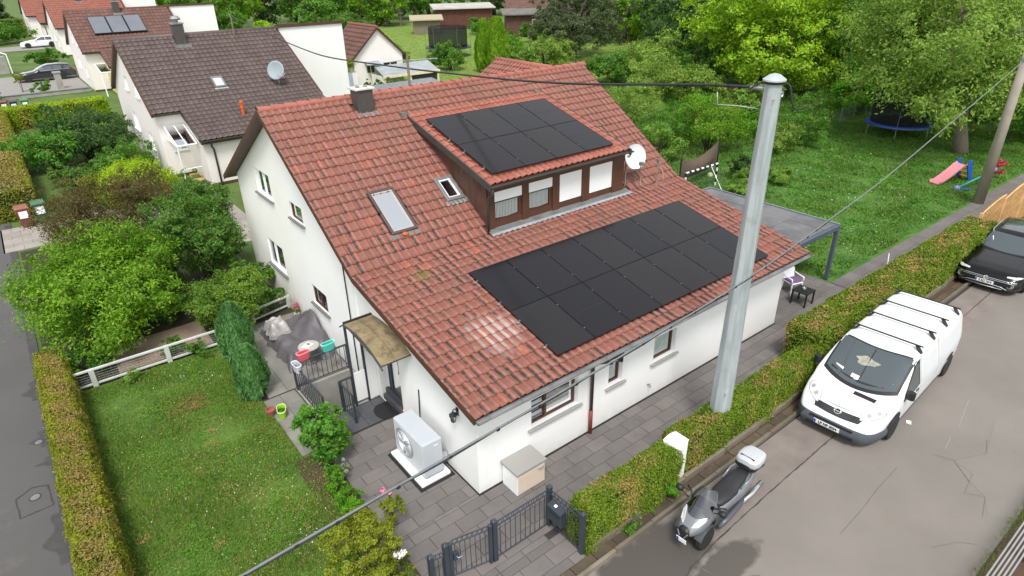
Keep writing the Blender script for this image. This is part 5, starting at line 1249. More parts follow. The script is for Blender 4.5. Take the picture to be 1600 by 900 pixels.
def slide():
    t = thing('slide', 'pink and blue plastic toddler slide on the back lawn', 'slide', (28.9, 1.9, 0), -.35)
    pts = [(-1.35,.06), (-1.1,.08), (-.7,.3), (-.1,.72), (.1,.8)]; m = mat('pink_plastic', rgb((214,140,150)), .4, .05, 2.0)
    MB().loft([[(x,-.27,z+.1), (x,-.22,z), (x,.22,z), (x,.27,z+.1), (x,.27,z+.06), (x,.22,z-.04), (x,-.22,z-.04), (x,-.27,z+.06)] for x, z in pts]).build('chute', m, t, smooth='auto')
    b = mat('blue_plastic', rgb((24,84,170)), .4, .05, 2.0)
    for y in (-.27, .27): MB().prism([(.1,1.02), (.22,1.05), (.34,.9), (.62,.02), (.4,0), (.2,.5), (.06,.78)], 1, y-.03, y+.03).build('side_panel', b, t, bevel=.015)
    for k in range(3): MB().box(.22+.11*k, -.26, .58-.22*k, .36+.11*k, .26, .62-.22*k).build('step', mat('yellow_plastic', rgb((196,140,50)), .45) if k == 0 else bpy.data.materials['yellow_plastic'], t)
slide()
t = thing('toy_scooter', 'turquoise toy with lilac ends lying on the lawn beside the slide', 'toy', (28.3, 1.0, 0), -.38)
MB().tube([(-.9,0,.1), (.4,.05,.5), (.9,.05,.72)], .05, 8).build('bar', mat('turquoise_plastic', rgb((30,140,130)), .4), t, smooth=True)
for p_, c_ in (((-.95,0,.1), (130,140,190)), ((.98,.05,.76), (150,130,200))): MB().lathe([(.001,-.1), (.1,-.1), (.14,0), (.1,.1), (.001,.1)], p_, 1, 12).build('end_block', mat('lilac_'+str(c_[0]), rgb(c_), .45), t, smooth=True)
MB().rod((-.95,.0,.1), (-.3,-.3,.02), .04).build('stand', mat('navy_plastic', rgb((40,70,150)), .45), t)
t = thing('garden_stake', 'short blue and white stake beside the pergola on the lawn', 'stake', (16.6, 2.35, 0))
MB().rod((0,0,0), (0,0,.7), .045, n=8).build('stake', mat('pale_blue_stake', rgb((150,170,200)), .5), t)
t = thing('bin_hatch', 'small dark inspection hatch with a leaning white rod beside the garden path', 'hatch', (17.2, -.75, 0))
MB().box(-.3,-.25,0,.3,.25,.25).build('box', M['gutter_stone'], t); MB().box(-.24,-.2,.25,.24,.2,.27).build('lid', M['black'], t); MB().rod((-.55,.3,.0), (-.15,.5,.45), .014).build('rod', M['pvc'], t)
M['larch_dark'] = mat('larch_boards_amber', rgb((172,116,66)), .65, .2, 3.0, .15, 60)
def larch_fence():
    t = thing('wooden_fence', 'new larch slat fence with curved top panels behind the black car', 'fence', (20.9, -1.5, 0))
    Mx = Matrix.Rotation(-.035, 4, 'Z'); n = 4; w = 1.9
    for p in range(n):
        a = p*w
        MB().box(a-.05, -.05, 0, a+.05, .05, 1.32+.12*p, 0, Mx).build('post', M['larch'], t, bevel=.006)
        k = 24
        for i in range(k):
            u = (i+.5)/k; h = 1.3+.12*p+.28*sin(pi*.5*u)
            q = -.034 if i % 2 else .032; MB().box(a+.05+(w-.1)*(i+.05)/k, q, .06, a+.05+(w-.1)*(i+.8)/k, q+.02, h, 0, Mx).build('slat', M['larch' if i % 2 else 'larch_dark'], t)
        for z in (.3, .72, 1.05): MB().box(a+.05, -.008, z, a+w-.05, .03, z+.07, 0, Mx).build('rail', M['larch'], t)
        P = [Mx @ Vector((a+.05+(w-.1)*q/8, -.02, 1.32+.12*p+.28*sin(pi*.5*q/8))) for q in range(9)]
        MB().tube(P, .035, 6).build('top_rail', M['larch'], t, smooth=True)
    MB().box(n*w-.05, -.05, 0, n*w+.05, .05, 1.6, 0, Mx).build('post', M['larch'], t)
larch_fence()
def chain_fence():
    t = thing('wire_fence', 'low grey wire mesh fence along the back of the lawn', 'fence', (29, 11.0, 0)); ms = MB(); L = 15
    for i in range(9): MB().rod((L*i/8, .09*i, 0), (L*i/8, .09*i, .95), .03, n=6).build('post', M['zinc'], t)
    for k in range(90): x = L*k/89; ms.rod((x,.05*x,.05), (x,.05*x,.88), .006, n=3)
    for k in range(9): z = .05+.1*k; ms.rod((0,0,z), (L,.05*L,z), .006, n=3)
    ms.build('mesh', M['zinc'], t)
chain_fence()
t = thing('plank_fence', 'dark weathered plank fence behind the shrubs', 'fence', (35.2, 15.4, 0))
for i in range(30): MB().box(.07*i-.0, .3*i, 0, .07*i+.04, .3*i+.28, 1.25+random.uniform(-.05,.05)).build('plank', M['wood_dark'], t)
t = thing('metal_railing', 'silver slatted metal railing beside the street in the near corner', 'railing', (3.2, -7.1, 0))
for k in range(5): MB().box(0, -.012-.055*k, .66-.02*k, 8, .012-.055*k, .69-.02*k).build('rail', M['alu'], t, bevel=.005)
for x in (.1, 1.7, 3.3, 4.9, 6.5, 7.9): MB().box(x-.03, -.3, 0, x+.03, -.24, .66).build('post', M['alu'], t)
sheet('verge_soil', 3.5, -7.6, 30, -6.92, .004, M['soil']); sheet('verge_lawn', 3.5, -12, 30, -7.6, -.006, M['lawn_b'])
MB_ = MB(); MB_.box(4.6, -8.2, -.02, 10, -8.12, .06); struct(MB_.build('bed_edging', M['kerb']))
tag(grass('grass', 2200, 4.0, -7.02, 13, -6.84, .09, .012, GR1, 9), 'tufts of grass along the street edge below the silver railing', 'grass')
for i, (x, y) in enumerate(((7.6,-7.5), (7.0,-7.6))):
    t = thing('marigold', ('yellow marigolds beside the silver railing', 'second clump of yellow flowers nearer the camera by the silver railing')[i], 'flowers', (x, y, 0))
    q = np.random.default_rng(i).normal(size=(90,3))*np.array([.14,.1,.03])+np.array([0,0,.2]); leaf_cloud('blooms', q, np.array([0,0,1.])+q*.3, .07, .07, mat('marigold_%s' % 'ab'[i], rgb((220,176,20)), .6), t)
    q = np.random.default_rng(i+5).normal(size=(400,3))*np.array([.16,.12,.06])+np.array([0,0,.1]); leaf_cloud('leaves', q, q*.2+np.array([0,0,.6]), .07, .03, LF['mid'], t)
t = thing('paper_scrap', 'small scrap of white paper on the asphalt beside the van', 'paper', (8.92, -4.41, .004), .4)
MB().quad((-.07,-.05,0), (.07,-.05,.006), (.07,.05,.0), (-.07,.05,.008)).build('sheet', M['white'], t)
# ---------------------------------------------------------------- vehicles
class Car:
    """body given by its plan, its centre-line profile and its belt height; s runs rearward from the front axle"""
    def __init__(c, zt, w, zb, belt, tumble=.18, r=.2, n=3.2, sm=.05):
        s0, s1 = zt[0][0], zt[-1][0]; c.s0, c.s1 = s0, s1
        c.S = np.linspace(s0, s1, 260)
        def sm_(p):
            y = np.interp(c.S, [q[0] for q in p], [q[1] for q in p]); k = max(1, int(sm/(c.S[1]-c.S[0])))
            yp = np.pad(y, k, mode='edge'); return np.convolve(yp, np.ones(2*k+1)/(2*k+1), 'valid')
        c._zt, c._w, c._zb, c.b_, c.tb, c.r0, c.n = sm_(zt), sm_(w), sm_(zb), belt, tumble, r, n
    def zt(c, s): return float(np.interp(s, c.S, c._zt))
    def w(c, s): return float(np.interp(s, c.S, c._w))
    def zb(c, s): return float(np.interp(s, c.S, c._zb))
    def rad(c, s): return min(c.r0, .42*(c.zt(s)-c.zb(s)))
    def hw(c, s, z):
        w = c.w(s); zt = c.zt(s)
        if z > c.b_: w *= 1-c.tb*((z-c.b_)/.75)**1.15
        else: w *= 1-.05*((c.b_-z)/c.b_)**2
        return w
    def side(c, s, z, off=0.0):
        """half width at height z, with the rounded shoulder"""
        zt, r = c.zt(s), c.rad(s); h = c.hw(s, min(z, zt-r))
        if z > zt-r: u = min(1, (z-(zt-r))/r); h *= max(0, (1-u**c.n))**(1/c.n)
        return h+off
    def top(c, s, y):
        zt, r = c.zt(s), c.rad(s); h = c.hw(s, zt-r); q = min(.999, abs(y)/h)
        return zt-r+r*(1-q**c.n)**(1/c.n)
    def ring(c, s):
        zt, r, zb = c.zt(s), c.rad(s), c.zb(s); h = []
        for k in range(7): z = zb+(zt-r-zb)*k/6; h.append((c.hw(s, z), z))
        hs = c.hw(s, zt-r)
        for k in range(1, 8): a = pi/2*k/8; h.append((hs*cos(a)**(2/c.n), zt-r+r*sin(a)**(2/c.n)))
        h.append((0, zt))
        return [(s, -y, z) for y, z in h]+[(s, y, z) for y, z in reversed(h[:-1])]
    def body(c, parent, m, st=64):
        q = np.linspace(0, 1, st); ss = c.s0+(c.s1-c.s0)*(q+.0)
        return MB().loft([c.ring(s) for s in ss]).build('body', m, parent, smooth='auto')
    def side_patch(c, name, m, parent, xs, zlo, zhi, sg, off=.006, nz=5, k=10):
        S_ = np.linspace(xs[0], xs[-1], k+1); lo = np.interp(S_, xs, zlo); hi = np.interp(S_, xs, zhi)
        R_ = [[(s, sg*c.side(s, a+(b-a)*j/nz, off), a+(b-a)*j/nz) for j in range(nz+1)] for s, a, b in zip(S_, lo, hi)]
        return MB().loft(R_, False, False).build(name, m, parent, smooth=True)
    def top_patch(c, name, m, parent, s0, s1, v0, v1, off=.006, ns=10, ny=14, curve=0.0, v2=None, v3=None):
        """patch over the top surface between stations; v is the share of the half width, curve bows the front edge"""
        R_ = []
        for i in range(ns+1):
            t = i/ns; row = []
            for j in range(ny+1):
                u = j/ny; va, vb = (v0, v1) if v2 is None else (v0+(v2-v0)*t, v1+(v3-v1)*t)
                v = va+(vb-va)*u; s = s0+(s1-s0)*t+curve*v*v*(1-t*.45); y = v*c.w(s)
                hs = c.hw(s, c.zt(s)-c.rad(s)); y = max(-hs*.995, min(hs*.995, y)); row.append((s-off*.5, y, c.top(s, y)+off))
            R_.append(row)
        return MB().loft(R_, False, False).build(name, m, parent, smooth=True)
    def decal(c, name, m, parent, poly, off=.008, rings=4):
        cx = sum(p[0] for p in poly)/len(poly); cy = sum(p[1] for p in poly)/len(poly); V = []
        P = lambda s, y: (s-off*.6, y, c.top(s, y)+off)
        V.append(P(cx, cy)); n = len(poly); F = []
        for k in range(1, rings+1):
            for p in poly: V.append(P(cx+(p[0]-cx)*k/rings, cy+(p[1]-cy)*k/rings))
        for j in range(n):
            F.append((0, 1+j, 1+(j+1) % n))
            for k in range(rings-1): a = 1+k*n; F.append((a+j, a+n+j, a+n+(j+1) % n, a+(j+1) % n))
        return MB().add(V, F).build(name, m, parent, smooth=True)
    def outline(c, z, s_end, off, front=True):
        """plan outline at height z round the nose"""
        ss = np.linspace(s_end, c.s0+.002, 16); a = [(s, -c.side(s, z, off)) for s in ss]; yl = a[-1][1]
        mid = [(c.s0-off-.03*(1-(k/6)**2), yl*(k/6)) for k in range(6, -7, -1)]
        return a+mid+[(x, -y) for x, y in reversed(a)]
    def band(c, name, m, parent, z0, z1, s_end, off, steps=3, bulge=.02):
        rows = []
        for k in range(steps+1):
            z = z0+(z1-z0)*k/steps; o = off+bulge*sin(pi*(k/steps)); rows.append([(x, y, z) for x, y in c.outline(min(z, c.zt(c.s0)-.03), s_end, o)])
        rows.append([(x+.05, y*.97, z1+.004) for x, y in c.outline(min(z1, c.zt(c.s0)-.03), s_end, 0)])
        return MB().loft(rows, False, False).build(name, m, parent, smooth='auto')
def wheel(parent, x, y, r, w, sg, rim=None, spokes=7, cap=None):
    t = MB().lathe([(r*.62, -w/2), (r*.92, -w/2), (r, -w*.32), (r, w*.32), (r*.92, w/2), (r*.62, w/2)], (x, y, r), 1, 28).build('wheel', M['rubber'], parent, smooth='auto')
    rm = rim or M['alu']; e = sg*(w/2-.012)
    MB().lathe([(r*.64, e*.2), (r*.64, e), (r*.58, e*.9), (r*.52, e*.45), (.001, e*.4)], (x, y, r), 1, 24).build('rim', cap or M['black'], t, smooth='auto')
    mb = MB()
    for k in range(spokes):
        a = 2*pi*k/spokes; mb.tube([(x+r*.1*cos(a), y+e*.82, r+r*.1*sin(a)), (x+r*.6*cos(a), y+e*.9, r+r*.6*sin(a))], [r*.09, r*.06], 6)
    mb.lathe([(r*.15, e*.95), (.001, e*.97)], (x, y, r), 1, 12); mb.build('hubcap', rm, t)
    return t
def arch(parent, c, s, z, r, sg, m=None, off=.004):
    n = 18; V = [(s, sg*c.side(s, z, off), z)]; F = []
    for k in range(n+1):
        a = -.25+(pi+.5)*k/n; x, h = s+r*cos(a), max(c.zb(s)+.0, z+r*sin(a)); x = max(c.s0+.02, min(c.s1-.02, x)); V.append((x, sg*c.side(x, h, off), h))
    for k in range(n): F.append((0, k+1, k+2))
    return MB().add(V, F).build('wheel_arch', m or M['black'], parent)
def text(name, s, size, m, parent, Mx, width=None):
    cu = bpy.data.curves.new(name, 'FONT'); cu.body = s; cu.size = size; cu.align_x = 'CENTER'; cu.align_y = 'CENTER'; cu.extrude = .001; cu.offset = .004*size/.1
    cu.materials.append(m); tmp = bpy.data.objects.new('tmp', cu); COL.objects.link(tmp); dg = bpy.context.evaluated_depsgraph_get(); me = bpy.data.meshes.new_from_object(tmp.evaluated_get(dg)); bpy.data.objects.remove(tmp)
    o = bpy.data.objects.new(name, me); COL.objects.link(o); o.parent = parent; o.matrix_local = Mx; return o
def plate(parent, x, y, z, s, h=.1, w=.5, tilt=0.0, eu=True, rz=0.0):
    """number plate facing -s"""
    Mx = Matrix.Translation((x, y, z)) @ Matrix.Rotation(rz, 4, 'Z') @ Matrix.Rotation(-tilt, 4, 'Y') @ Matrix(((0,0,-1,0), (-1,0,0,0), (0,1,0,0), (0,0,0,1)))
    p = MB().box(-w/2, -h/2, -.006, w/2, h/2, .006, 0, Mx).build('number_plate', M['pvc'], parent)
    MB().box(-w/2+.004, -h/2+.004, .0062, -w/2+.05, h/2-.004, .0085, 0, Mx).build('euro_band', M['plate_blue'], p)
    if s: text('plate_lettering', s, h*.92, M['ink'], p, Mx @ Matrix.Translation((.025, 0, .0075)) @ Matrix.Diagonal((.8,1,1,1)))
    return p
M['plate_blue'] = mat('plate_blue', rgb((30,80,190)), .4, .02, 2.0, fine=0)
M['ink'] = mat('plate_ink', rgb((24,24,26)), .6, .02, 2.0, fine=0)
M['van_white'] = mat('white_van_paint', rgb((232,234,235)), .3, .03, 1.2, coat=.4, fine=.02)
M['black_paint'] = mat('black_car_paint', rgb((11,11,13)), .22, .1, 1.0, coat=.25, fine=0, spec=.3)
M['navy_paint'] = mat('dark_blue_black_paint', rgb((26,28,34)), .2, .1, 1.0, coat=1.0, fine=0)
M['bumper_grey'] = mat('grey_bumper_plastic', rgb((78,84,92)), .6, .12, 3.0)
M['car_glass'] = NT('car_glass').set(Base_Color=rgb((66,76,80)), Roughness=.06, Specular_IOR_Level=.9, Coat_Weight=.6)
M['car_glass_clear'] = glass('windscreen_glass', (.62,.7,.72), .2, .02)
M['lamp'] = mat('headlamp_lens', rgb((206,208,204)), .25, .18, 14.0, coat=.3)
M['chrome'] = mat('chrome', rgb((214,218,220)), .18, .05, 3.0, metal=.9)
M['dash'] = mat('grey_dashboard', rgb((110,116,118)), .8, .15, 4.0)

def van():
    va = .0653; ex = Vector((cos(va), sin(va), 0)); ey = Vector((-sin(va), cos(va), 0))
    t = thing('van', 'white panel van with four black roof bars parked along the hedge', 'van', Vector((8.03,-4.36,0))+ey*.93, va)
    zt = [(-.93,.40), (-.88,.47), (-.72,.585), (-.6,.665), (-.4,.755), (-.1,.86), (.08,.925), (.2,1.01), (.5,1.26), (.86,1.50), (1.05,1.575), (1.4,1.61), (2.4,1.635), (3.6,1.625), (4.15,1.6), (4.27,1.54), (4.34,1.4)]
    w = [(-.93,.60), (-.86,.72), (-.7,.82), (-.5,.885), (-.2,.93), (.3,.945), (3.6,.945), (4.1,.93), (4.34,.89)]
    zb = [(-.93,.22), (-.6,.2), (3.8,.2), (4.34,.3)]
    c = Car(zt, w, zb, .82, .21, .17, 3.4, .045); c.body(t, M['van_white'], 90)
    # windscreen with black surround, dashboard showing through
    c.top_patch('windscreen_surround', M['black'], t, -.06, .93, -.86, .86, .004, 14, 18, .36, -.83, .83)
    ws = c.top_patch('windscreen', M['car_glass'], t, .03, .885, -.81, .81, .012, 14, 18, .34, -.785, .785)
    c.top_patch('dashboard_paper', M['white'], ws, .19, .26, .42, .62, .016, 3, 3, .3)
    c.top_patch('dashboard_paper', M['white'], ws, .15, .24, .02, .2, .016, 3, 3, .3)
    c.top_patch('sticker', mat('blue_sticker', rgb((60,160,210)), .5), ws, .2, .27, -.74, -.66, .016, 3, 3, .3)
    c.decal('crumpled_cloth', mat('pale_cloth', rgb((150,150,138)), .9, .3, 14), ws, [(.55+.09*cos(a)*(1+.3*sin(3*a)), .02+.24*sin(a)*(1+.2*cos(5*a))) for a in [2*pi*k/20 for k in range(20)]], .016)
    c.top_patch('wiper', M['black'], t, .12, .15, -.55, .05, .026, 2, 8, .3); c.top_patch('wiper', M['black'], t, .13, .16, .12, .7, .026, 2, 8, .3)
    c.top_patch('centre_seam', M['black'], ws, .2, .86, -.012, .012, .017, 6, 1, .3)
    for sg in (-1, 1):
        c.side_patch('side_window', M['car_glass'], t, [.34,.6,1.02,1.18], [.86,.86,.86,.9], [.9,1.12,1.42,1.42], sg, .006)
        c.side_patch('window_rubber', M['black'], t, [.28,.55,1.02,1.24], [.83,.83,.83,.86], [.87,1.13,1.455,1.455], sg, .003)
        c.side_patch('pillar_line', M['black'], t, [.4,.93], [.99,1.42], [1.02,1.46], sg, .008)
        for s in (1.3, 2.45): c.side_patch('door_gap', M['bumper_grey'], t, [s, s+.012], [.28,.28], [1.5,1.5], sg, .003, 10, 1)
        c.side_patch('rubbing_strip', M['pvc'], t, [1.34,4.1], [.52,.52], [.56,.56], sg, .012, 2, 20)
        c.side_patch('panel_crease', mat('panel_recess', rgb((214,217,219)), .35, .02, 2.0), t, [1.45,2.3], [.72,.72], [1.3,1.32], sg, .003, 6, 8)
        c.side_patch('panel_crease', bpy.data.materials['panel_recess'], t, [2.6,4.0], [.72,.72], [1.3,1.3], sg, .003, 6, 10)
        c.side_patch('sill', M['bumper_grey'], t, [.42,3.0], [.2,.2], [.27,.27], sg, .006, 2, 14)
        for s in (0, 3.5): arch(t, c, s, .31, .37, sg); wheel(t, s, sg*.865, .31, .2, sg, M['zinc'], 9, M['bumper_grey'])
        MB().box(1.05, sg*.945, .74, 1.2, sg*.965, .77).build('door_handle', M['black'], t)
        y = sg*1.02; MB().loft([[(.36+.07*cos(a), y+.085*sin(a)*1.0, .98+dz) for a in [2*pi*k/12 for k in range(12)]] for dz in (-.06,-.05,.1,.115)]).tube([(.4, sg*.9, .95), (.38, y, .94)], .03, 6).build('wing_mirror', M['black'], t, smooth='auto')
    bp = c.band('bumper', M['bumper_grey'], t, .17, .43, -.3, .012, 5, .035)
    MB().box(-1.0, -.46, .4, -.965, .46, .435).build('bumper_slot', M['black'], bp)
    MB().box(-1.012, -.5, .2, -.985, .5, .26).build('lower_grille', M['black'], bp)
    for y in (-.62, .62): MB().lathe([(.075,0), (.06,-.02), (.001,-.022)], (-.885, y, .27), 0, 14).build('fog_lamp', M['black'], bp)
    plate(t, -1.028, .06, .335, 'LB NB 3034', .11, .56, .12)
    # grille strip with chrome bar and emblem
    def strip(name, m, s0, s1, v0, off, n=20, curve=.10):
        return c.top_patch(name, m, t, s0, s1, -v0, v0, off, 4, n, curve)
    strip('grille', M['black'], -.82, -.625, .62, .006); strip('grille_chrome', M['van_white'], -.685, -.635, .58, .018)
    for k in range(3): strip('grille_slat', M['bumper_grey'], -.79+.035*k, -.78+.035*k, .56, .012)
    ez = c.top(-.72, 0)+.02; Mx = Matrix.Translation((-.735, 0, ez)) @ Matrix.Rotation(-.72, 4, 'Y')
    em = MB(); em.tube([Mx @ Vector((.058*cos(a), .07*sin(a), 0)) for a in [2*pi*k/20 for k in range(21)]], .012, 6, 0, False)
    em.add([Mx @ Vector(p) for p in ((-.012,-.1,.006), (.014,-.01,.006), (.014,.01,.006), (.012,.1,.006), (-.014,.01,.006), (-.014,-.01,.006))], [(0,1,2,3,4,5)]); em.build('emblem', M['chrome'], t, smooth=True)
    for sg in (-1, 1):
        pl = [(a_, sg*b_) for a_, b_ in ((-.70,.46), (-.66,.56), (-.57,.69), (-.45,.78), (-.33,.825), (-.25,.81), (-.235,.74), (-.29,.64), (-.40,.54), (-.52,.47), (-.63,.44))]
        h = c.decal('headlight', M['lamp'], t, pl, .009, 5)
        c.decal('headlight_rim', M['bumper_grey'], t, [(-.46+(p[0]+.46)*1.05, sg*.63+(p[1]-sg*.63)*1.06) for p in pl], .004, 5)
        for q in ((-.53,.58), (-.38,.72)): c.decal('reflector', M['alu'], h, [(q[0]+.05*cos(a), sg*(q[1]+.04*sin(a))) for a in [2*pi*k/12 for k in range(12)]], .013, 2)
    c.decal('hood_vent', M['black'], t, [(-.2,-.52), (-.1,-.53), (-.1,-.06), (-.2,-.06)], .006, 6)
    c.top_patch('hood_gap', M['bumper_grey'], t, -.62, -.61, -.62, .62, .004, 1, 16, .12)
    for s in (1.38, 2.2, 3.05, 3.92):
        z = c.zt(s)+.075; b = MB().box(s-.022, -.76, z-.012, s+.022, .76, z+.012)
        for sg in (-1, 1): b.add([(s-.05, sg*.66, z-.012), (s+.05, sg*.66, z-.012), (s+.07, sg*.77, c.zt(s)-.09), (s-.07, sg*.77, c.zt(s)-.09), (s-.04, sg*.6, z-.012), (s+.04, sg*.6, z-.012), (s+.06, sg*.7, c.zt(s)-.06), (s-.06, sg*.7, c.zt(s)-.06)], [(0,1,2,3), (7,6,5,4), (3,2,6,7), (0,4,5,1), (0,3,7,4), (1,5,6,2)])
        b.build('roof_bar', M['black'], t, bevel=.006)
    for s in (1.75, 2.6, 3.45): c.top_patch('roof_rib', M['van_white'], t, s, s+.06, -.6, .6, .012, 2, 8)
    return t
van()
def suv():
    t = thing('car', 'black compact suv with chrome grille bars parked by the wooden fence', 'car', (18.25, -2.98, 0), .03)
    zt = [(-.82,.5), (-.76,.6), (-.6,.675), (-.2,.73), (.4,.775), (.78,.80), (1.1,.94), (1.55,1.17), (1.8,1.235), (2.4,1.275), (3.2,1.24), (3.8,1.12), (4.05,.9), (4.2,.75), (4.25,.6)]
    w = [(-.82,.66), (-.74,.78), (-.5,.89), (0,.93), (3.4,.93), (4.0,.87), (4.25,.76)]
    zb = [(-.82,.24), (-.4,.2), (3.9,.2), (4.25,.3)]
    c = Car(zt, w, zb, .70, .3, .15, 3.2, .05); c.body(t, M['black_paint'], 80)
    c.top_patch('windscreen', M['car_glass'], t, .80, 1.56, -.86, .86, .008, 12, 16, .24, -.74, .74)
    c.top_patch('cowl', M['black'], t, .74, .84, -.86, .86, .006, 3, 14, .24)
    c.top_patch('sunroof', M['car_glass'], t, 1.85, 3.0, -.62, .62, .006, 6, 10)
    for v in (-.62, .62): c.top_patch('bonnet_crease', M['black'], t, -.5, .6, v-.008, v+.008, .004, 8, 2)
    c.top_patch('bonnet_gap', M['rubber'], t, -.68, -.665, -.7, .7, .004, 1, 14, .12)
    for sg in (-1, 1):
        c.side_patch('side_window', M['car_glass'], t, [1.0,1.5,2.2], [.79,.79,.8], [.84,1.08,1.12], sg, .006); c.side_patch('side_window', M['car_glass'], t, [2.26,2.9,3.5], [.8,.82,.9], [1.12,1.1,.94], sg, .006)
        MB().tube([(1.2, sg*c.side(1.2,.98)*.98, .99), (1.75, sg*c.side(1.75,1.17,.0), 1.2), (2.6, sg*c.side(2.6,1.2), 1.25), (3.4, sg*c.side(3.4,1.16), 1.2)], .018, 6).build('roof_rail', M['chrome'], t, smooth=True)
        for s in (0, 2.95): arch(t, c, s, .33, .39, sg, M['rubber']); wheel(t, s, sg*.85, .33, .2, sg, M['alu'], 5, M['alu'])
        y = sg*1.03; MB().loft([[(.98+.08*cos(a), y+.1*sin(a), .86+dz) for a in [2*pi*k/12 for k in range(12)]] for dz in (-.06,-.05,.05,.06)]).tube([(1.0, sg*.88, .83), (.98, y, .82)], .025, 6).build('wing_mirror', M['black_paint'], t, smooth='auto')
        h = c.decal('headlight', M['lamp'], t, [(-.745, sg*.5), (-.70, sg*.5), (-.60, sg*.76), (-.46, sg*.865), (-.52, sg*.86), (-.68, sg*.76)], .008, 4)
        MB().lathe([(.1,0), (.11,-.012), (.085,-.016), (.08,0), (.001,.002)], (-.815, sg*.66, .4), 0, 16).build('fog_lamp', M['chrome'], t, smooth='auto')
    c.band('grille', M['rubber'], t, .33, .5, -.55, .006, 3, .01)
    for z, e in ((.505, .2), (.46, .3)): MB().tube([(x-.012, y, z) for x, y in c.outline(z-.03, -.72, .012)], .012, 6).build('chrome_bar', M['chrome'], t, smooth=True)
    MB().tube([(-.86,-.62,.24), (-.88,-.45,.3), (-.89,0,.31), (-.88,.45,.3), (-.86,.62,.24)], .014, 6).build('bumper_trim', M['alu'], t, smooth=True)
    MB().tube([(-.87,-.5,.225), (-.885,0,.215), (-.87,.5,.225)], .012, 6).build('bumper_trim', M['alu'], t, smooth=True)
    c.band('bumper', M['black'], t, .17, .27, -.4, .01, 3, .02)
    Mx = Matrix.Translation((-.875, 0, .485)) @ Matrix(((0,0,-1,0), (-1,0,0,0), (0,1,0,0), (0,0,0,1)))
    e = MB(); e.tube([Mx @ Vector((.06*cos(a), .06*sin(a), .0)) for a in [2*pi*k/20 for k in range(21)]], .008, 6, 0, False)
    e.tube([Mx @ Vector(p) for p in ((-.04,.045,0), (-.014,-.045,0), (0,-.005,0), (.014,-.045,0), (.04,.045,0))], .007, 5).tube([Mx @ Vector(p) for p in ((-.017,.055,0), (0,.015,0), (.017,.055,0))], .007, 5); e.build('emblem', M['chrome'], t, smooth=True)
    plate(t, -.885, .0, .36, 'S AO 1014', .105, .5, .05)
suv()
def far_car(label, x, y, rz, paint, estate, L=1.0, gr=None):
    t = thing('parked_car', label, 'car', (x, y, 0), rz, gr); r1 = 3.6 if estate else 3.2
    zt = [(-.85,.52), (-.7,.7), (-.2,.84), (.5,.93), (.75,.98), (1.5,1.36), (1.9,1.46), (2.8,1.47), (r1,1.38 if estate else 1.22), (3.95,.98), (4.05,.8)]
    w = [(-.85,.6), (-.6,.82), (0,.9), (3.4,.9), (3.9,.82), (4.05,.7)]
    c = Car(zt, w, [(-.85,.25), (4.05,.28)], .9, .28, .18, 3.0, .06); c.body(t, paint, 60)
    c.top_patch('windscreen', M['car_glass'], t, .78, 1.55, -.86, .86, .008, 8, 12, .2, -.74, .74)
    for sg in (-1, 1):
        c.side_patch('side_window', M['car_glass'], t, [1.0,1.6,2.15], [.95,.95,.96], [1.0,1.28,1.34], sg, .007); c.side_patch('side_window', M['car_glass'], t, [2.22,2.95], [.96,.97], [1.34,1.32], sg, .007)
        if estate: c.side_patch('side_window', M['car_glass'], t, [3.0,3.55,3.75], [.98,1.0,1.02], [1.32,1.25,1.08], sg, .007)
        c.side_patch('chrome_line', M['chrome'], t, [1.0,3.6], [.925,.95], [.945,.97], sg, .01, 1, 14)
        for s in (0, 2.8): arch(t, c, s, .32, .38, sg); wheel(t, s, sg*.82, .32, .2, sg, M['alu'], 7)
        c.decal('headlight', M['lamp'], t, [(-.8, sg*.4), (-.72, sg*.4), (-.5, sg*.74), (-.6, sg*.72)], .01, 3); c.side_patch('tail_light', mat('tail_red_%d' % (len(bpy.data.materials)), rgb((150,24,24)), .3), t, [3.72,3.98], [.82,.82], [.98,.94], sg, .01, 2, 4)
        MB().box(.95, sg*.9, .93, 1.1, sg*1.05, 1.05).build('wing_mirror', paint, t, bevel=.02)
far_car('dark estate car parked on the far paved drive', -2.75, 71.2, .03, M['navy_paint'], True)
far_car('white saloon car parked on the far lane', -.3, 107.6, 0, M['van_white'], False)

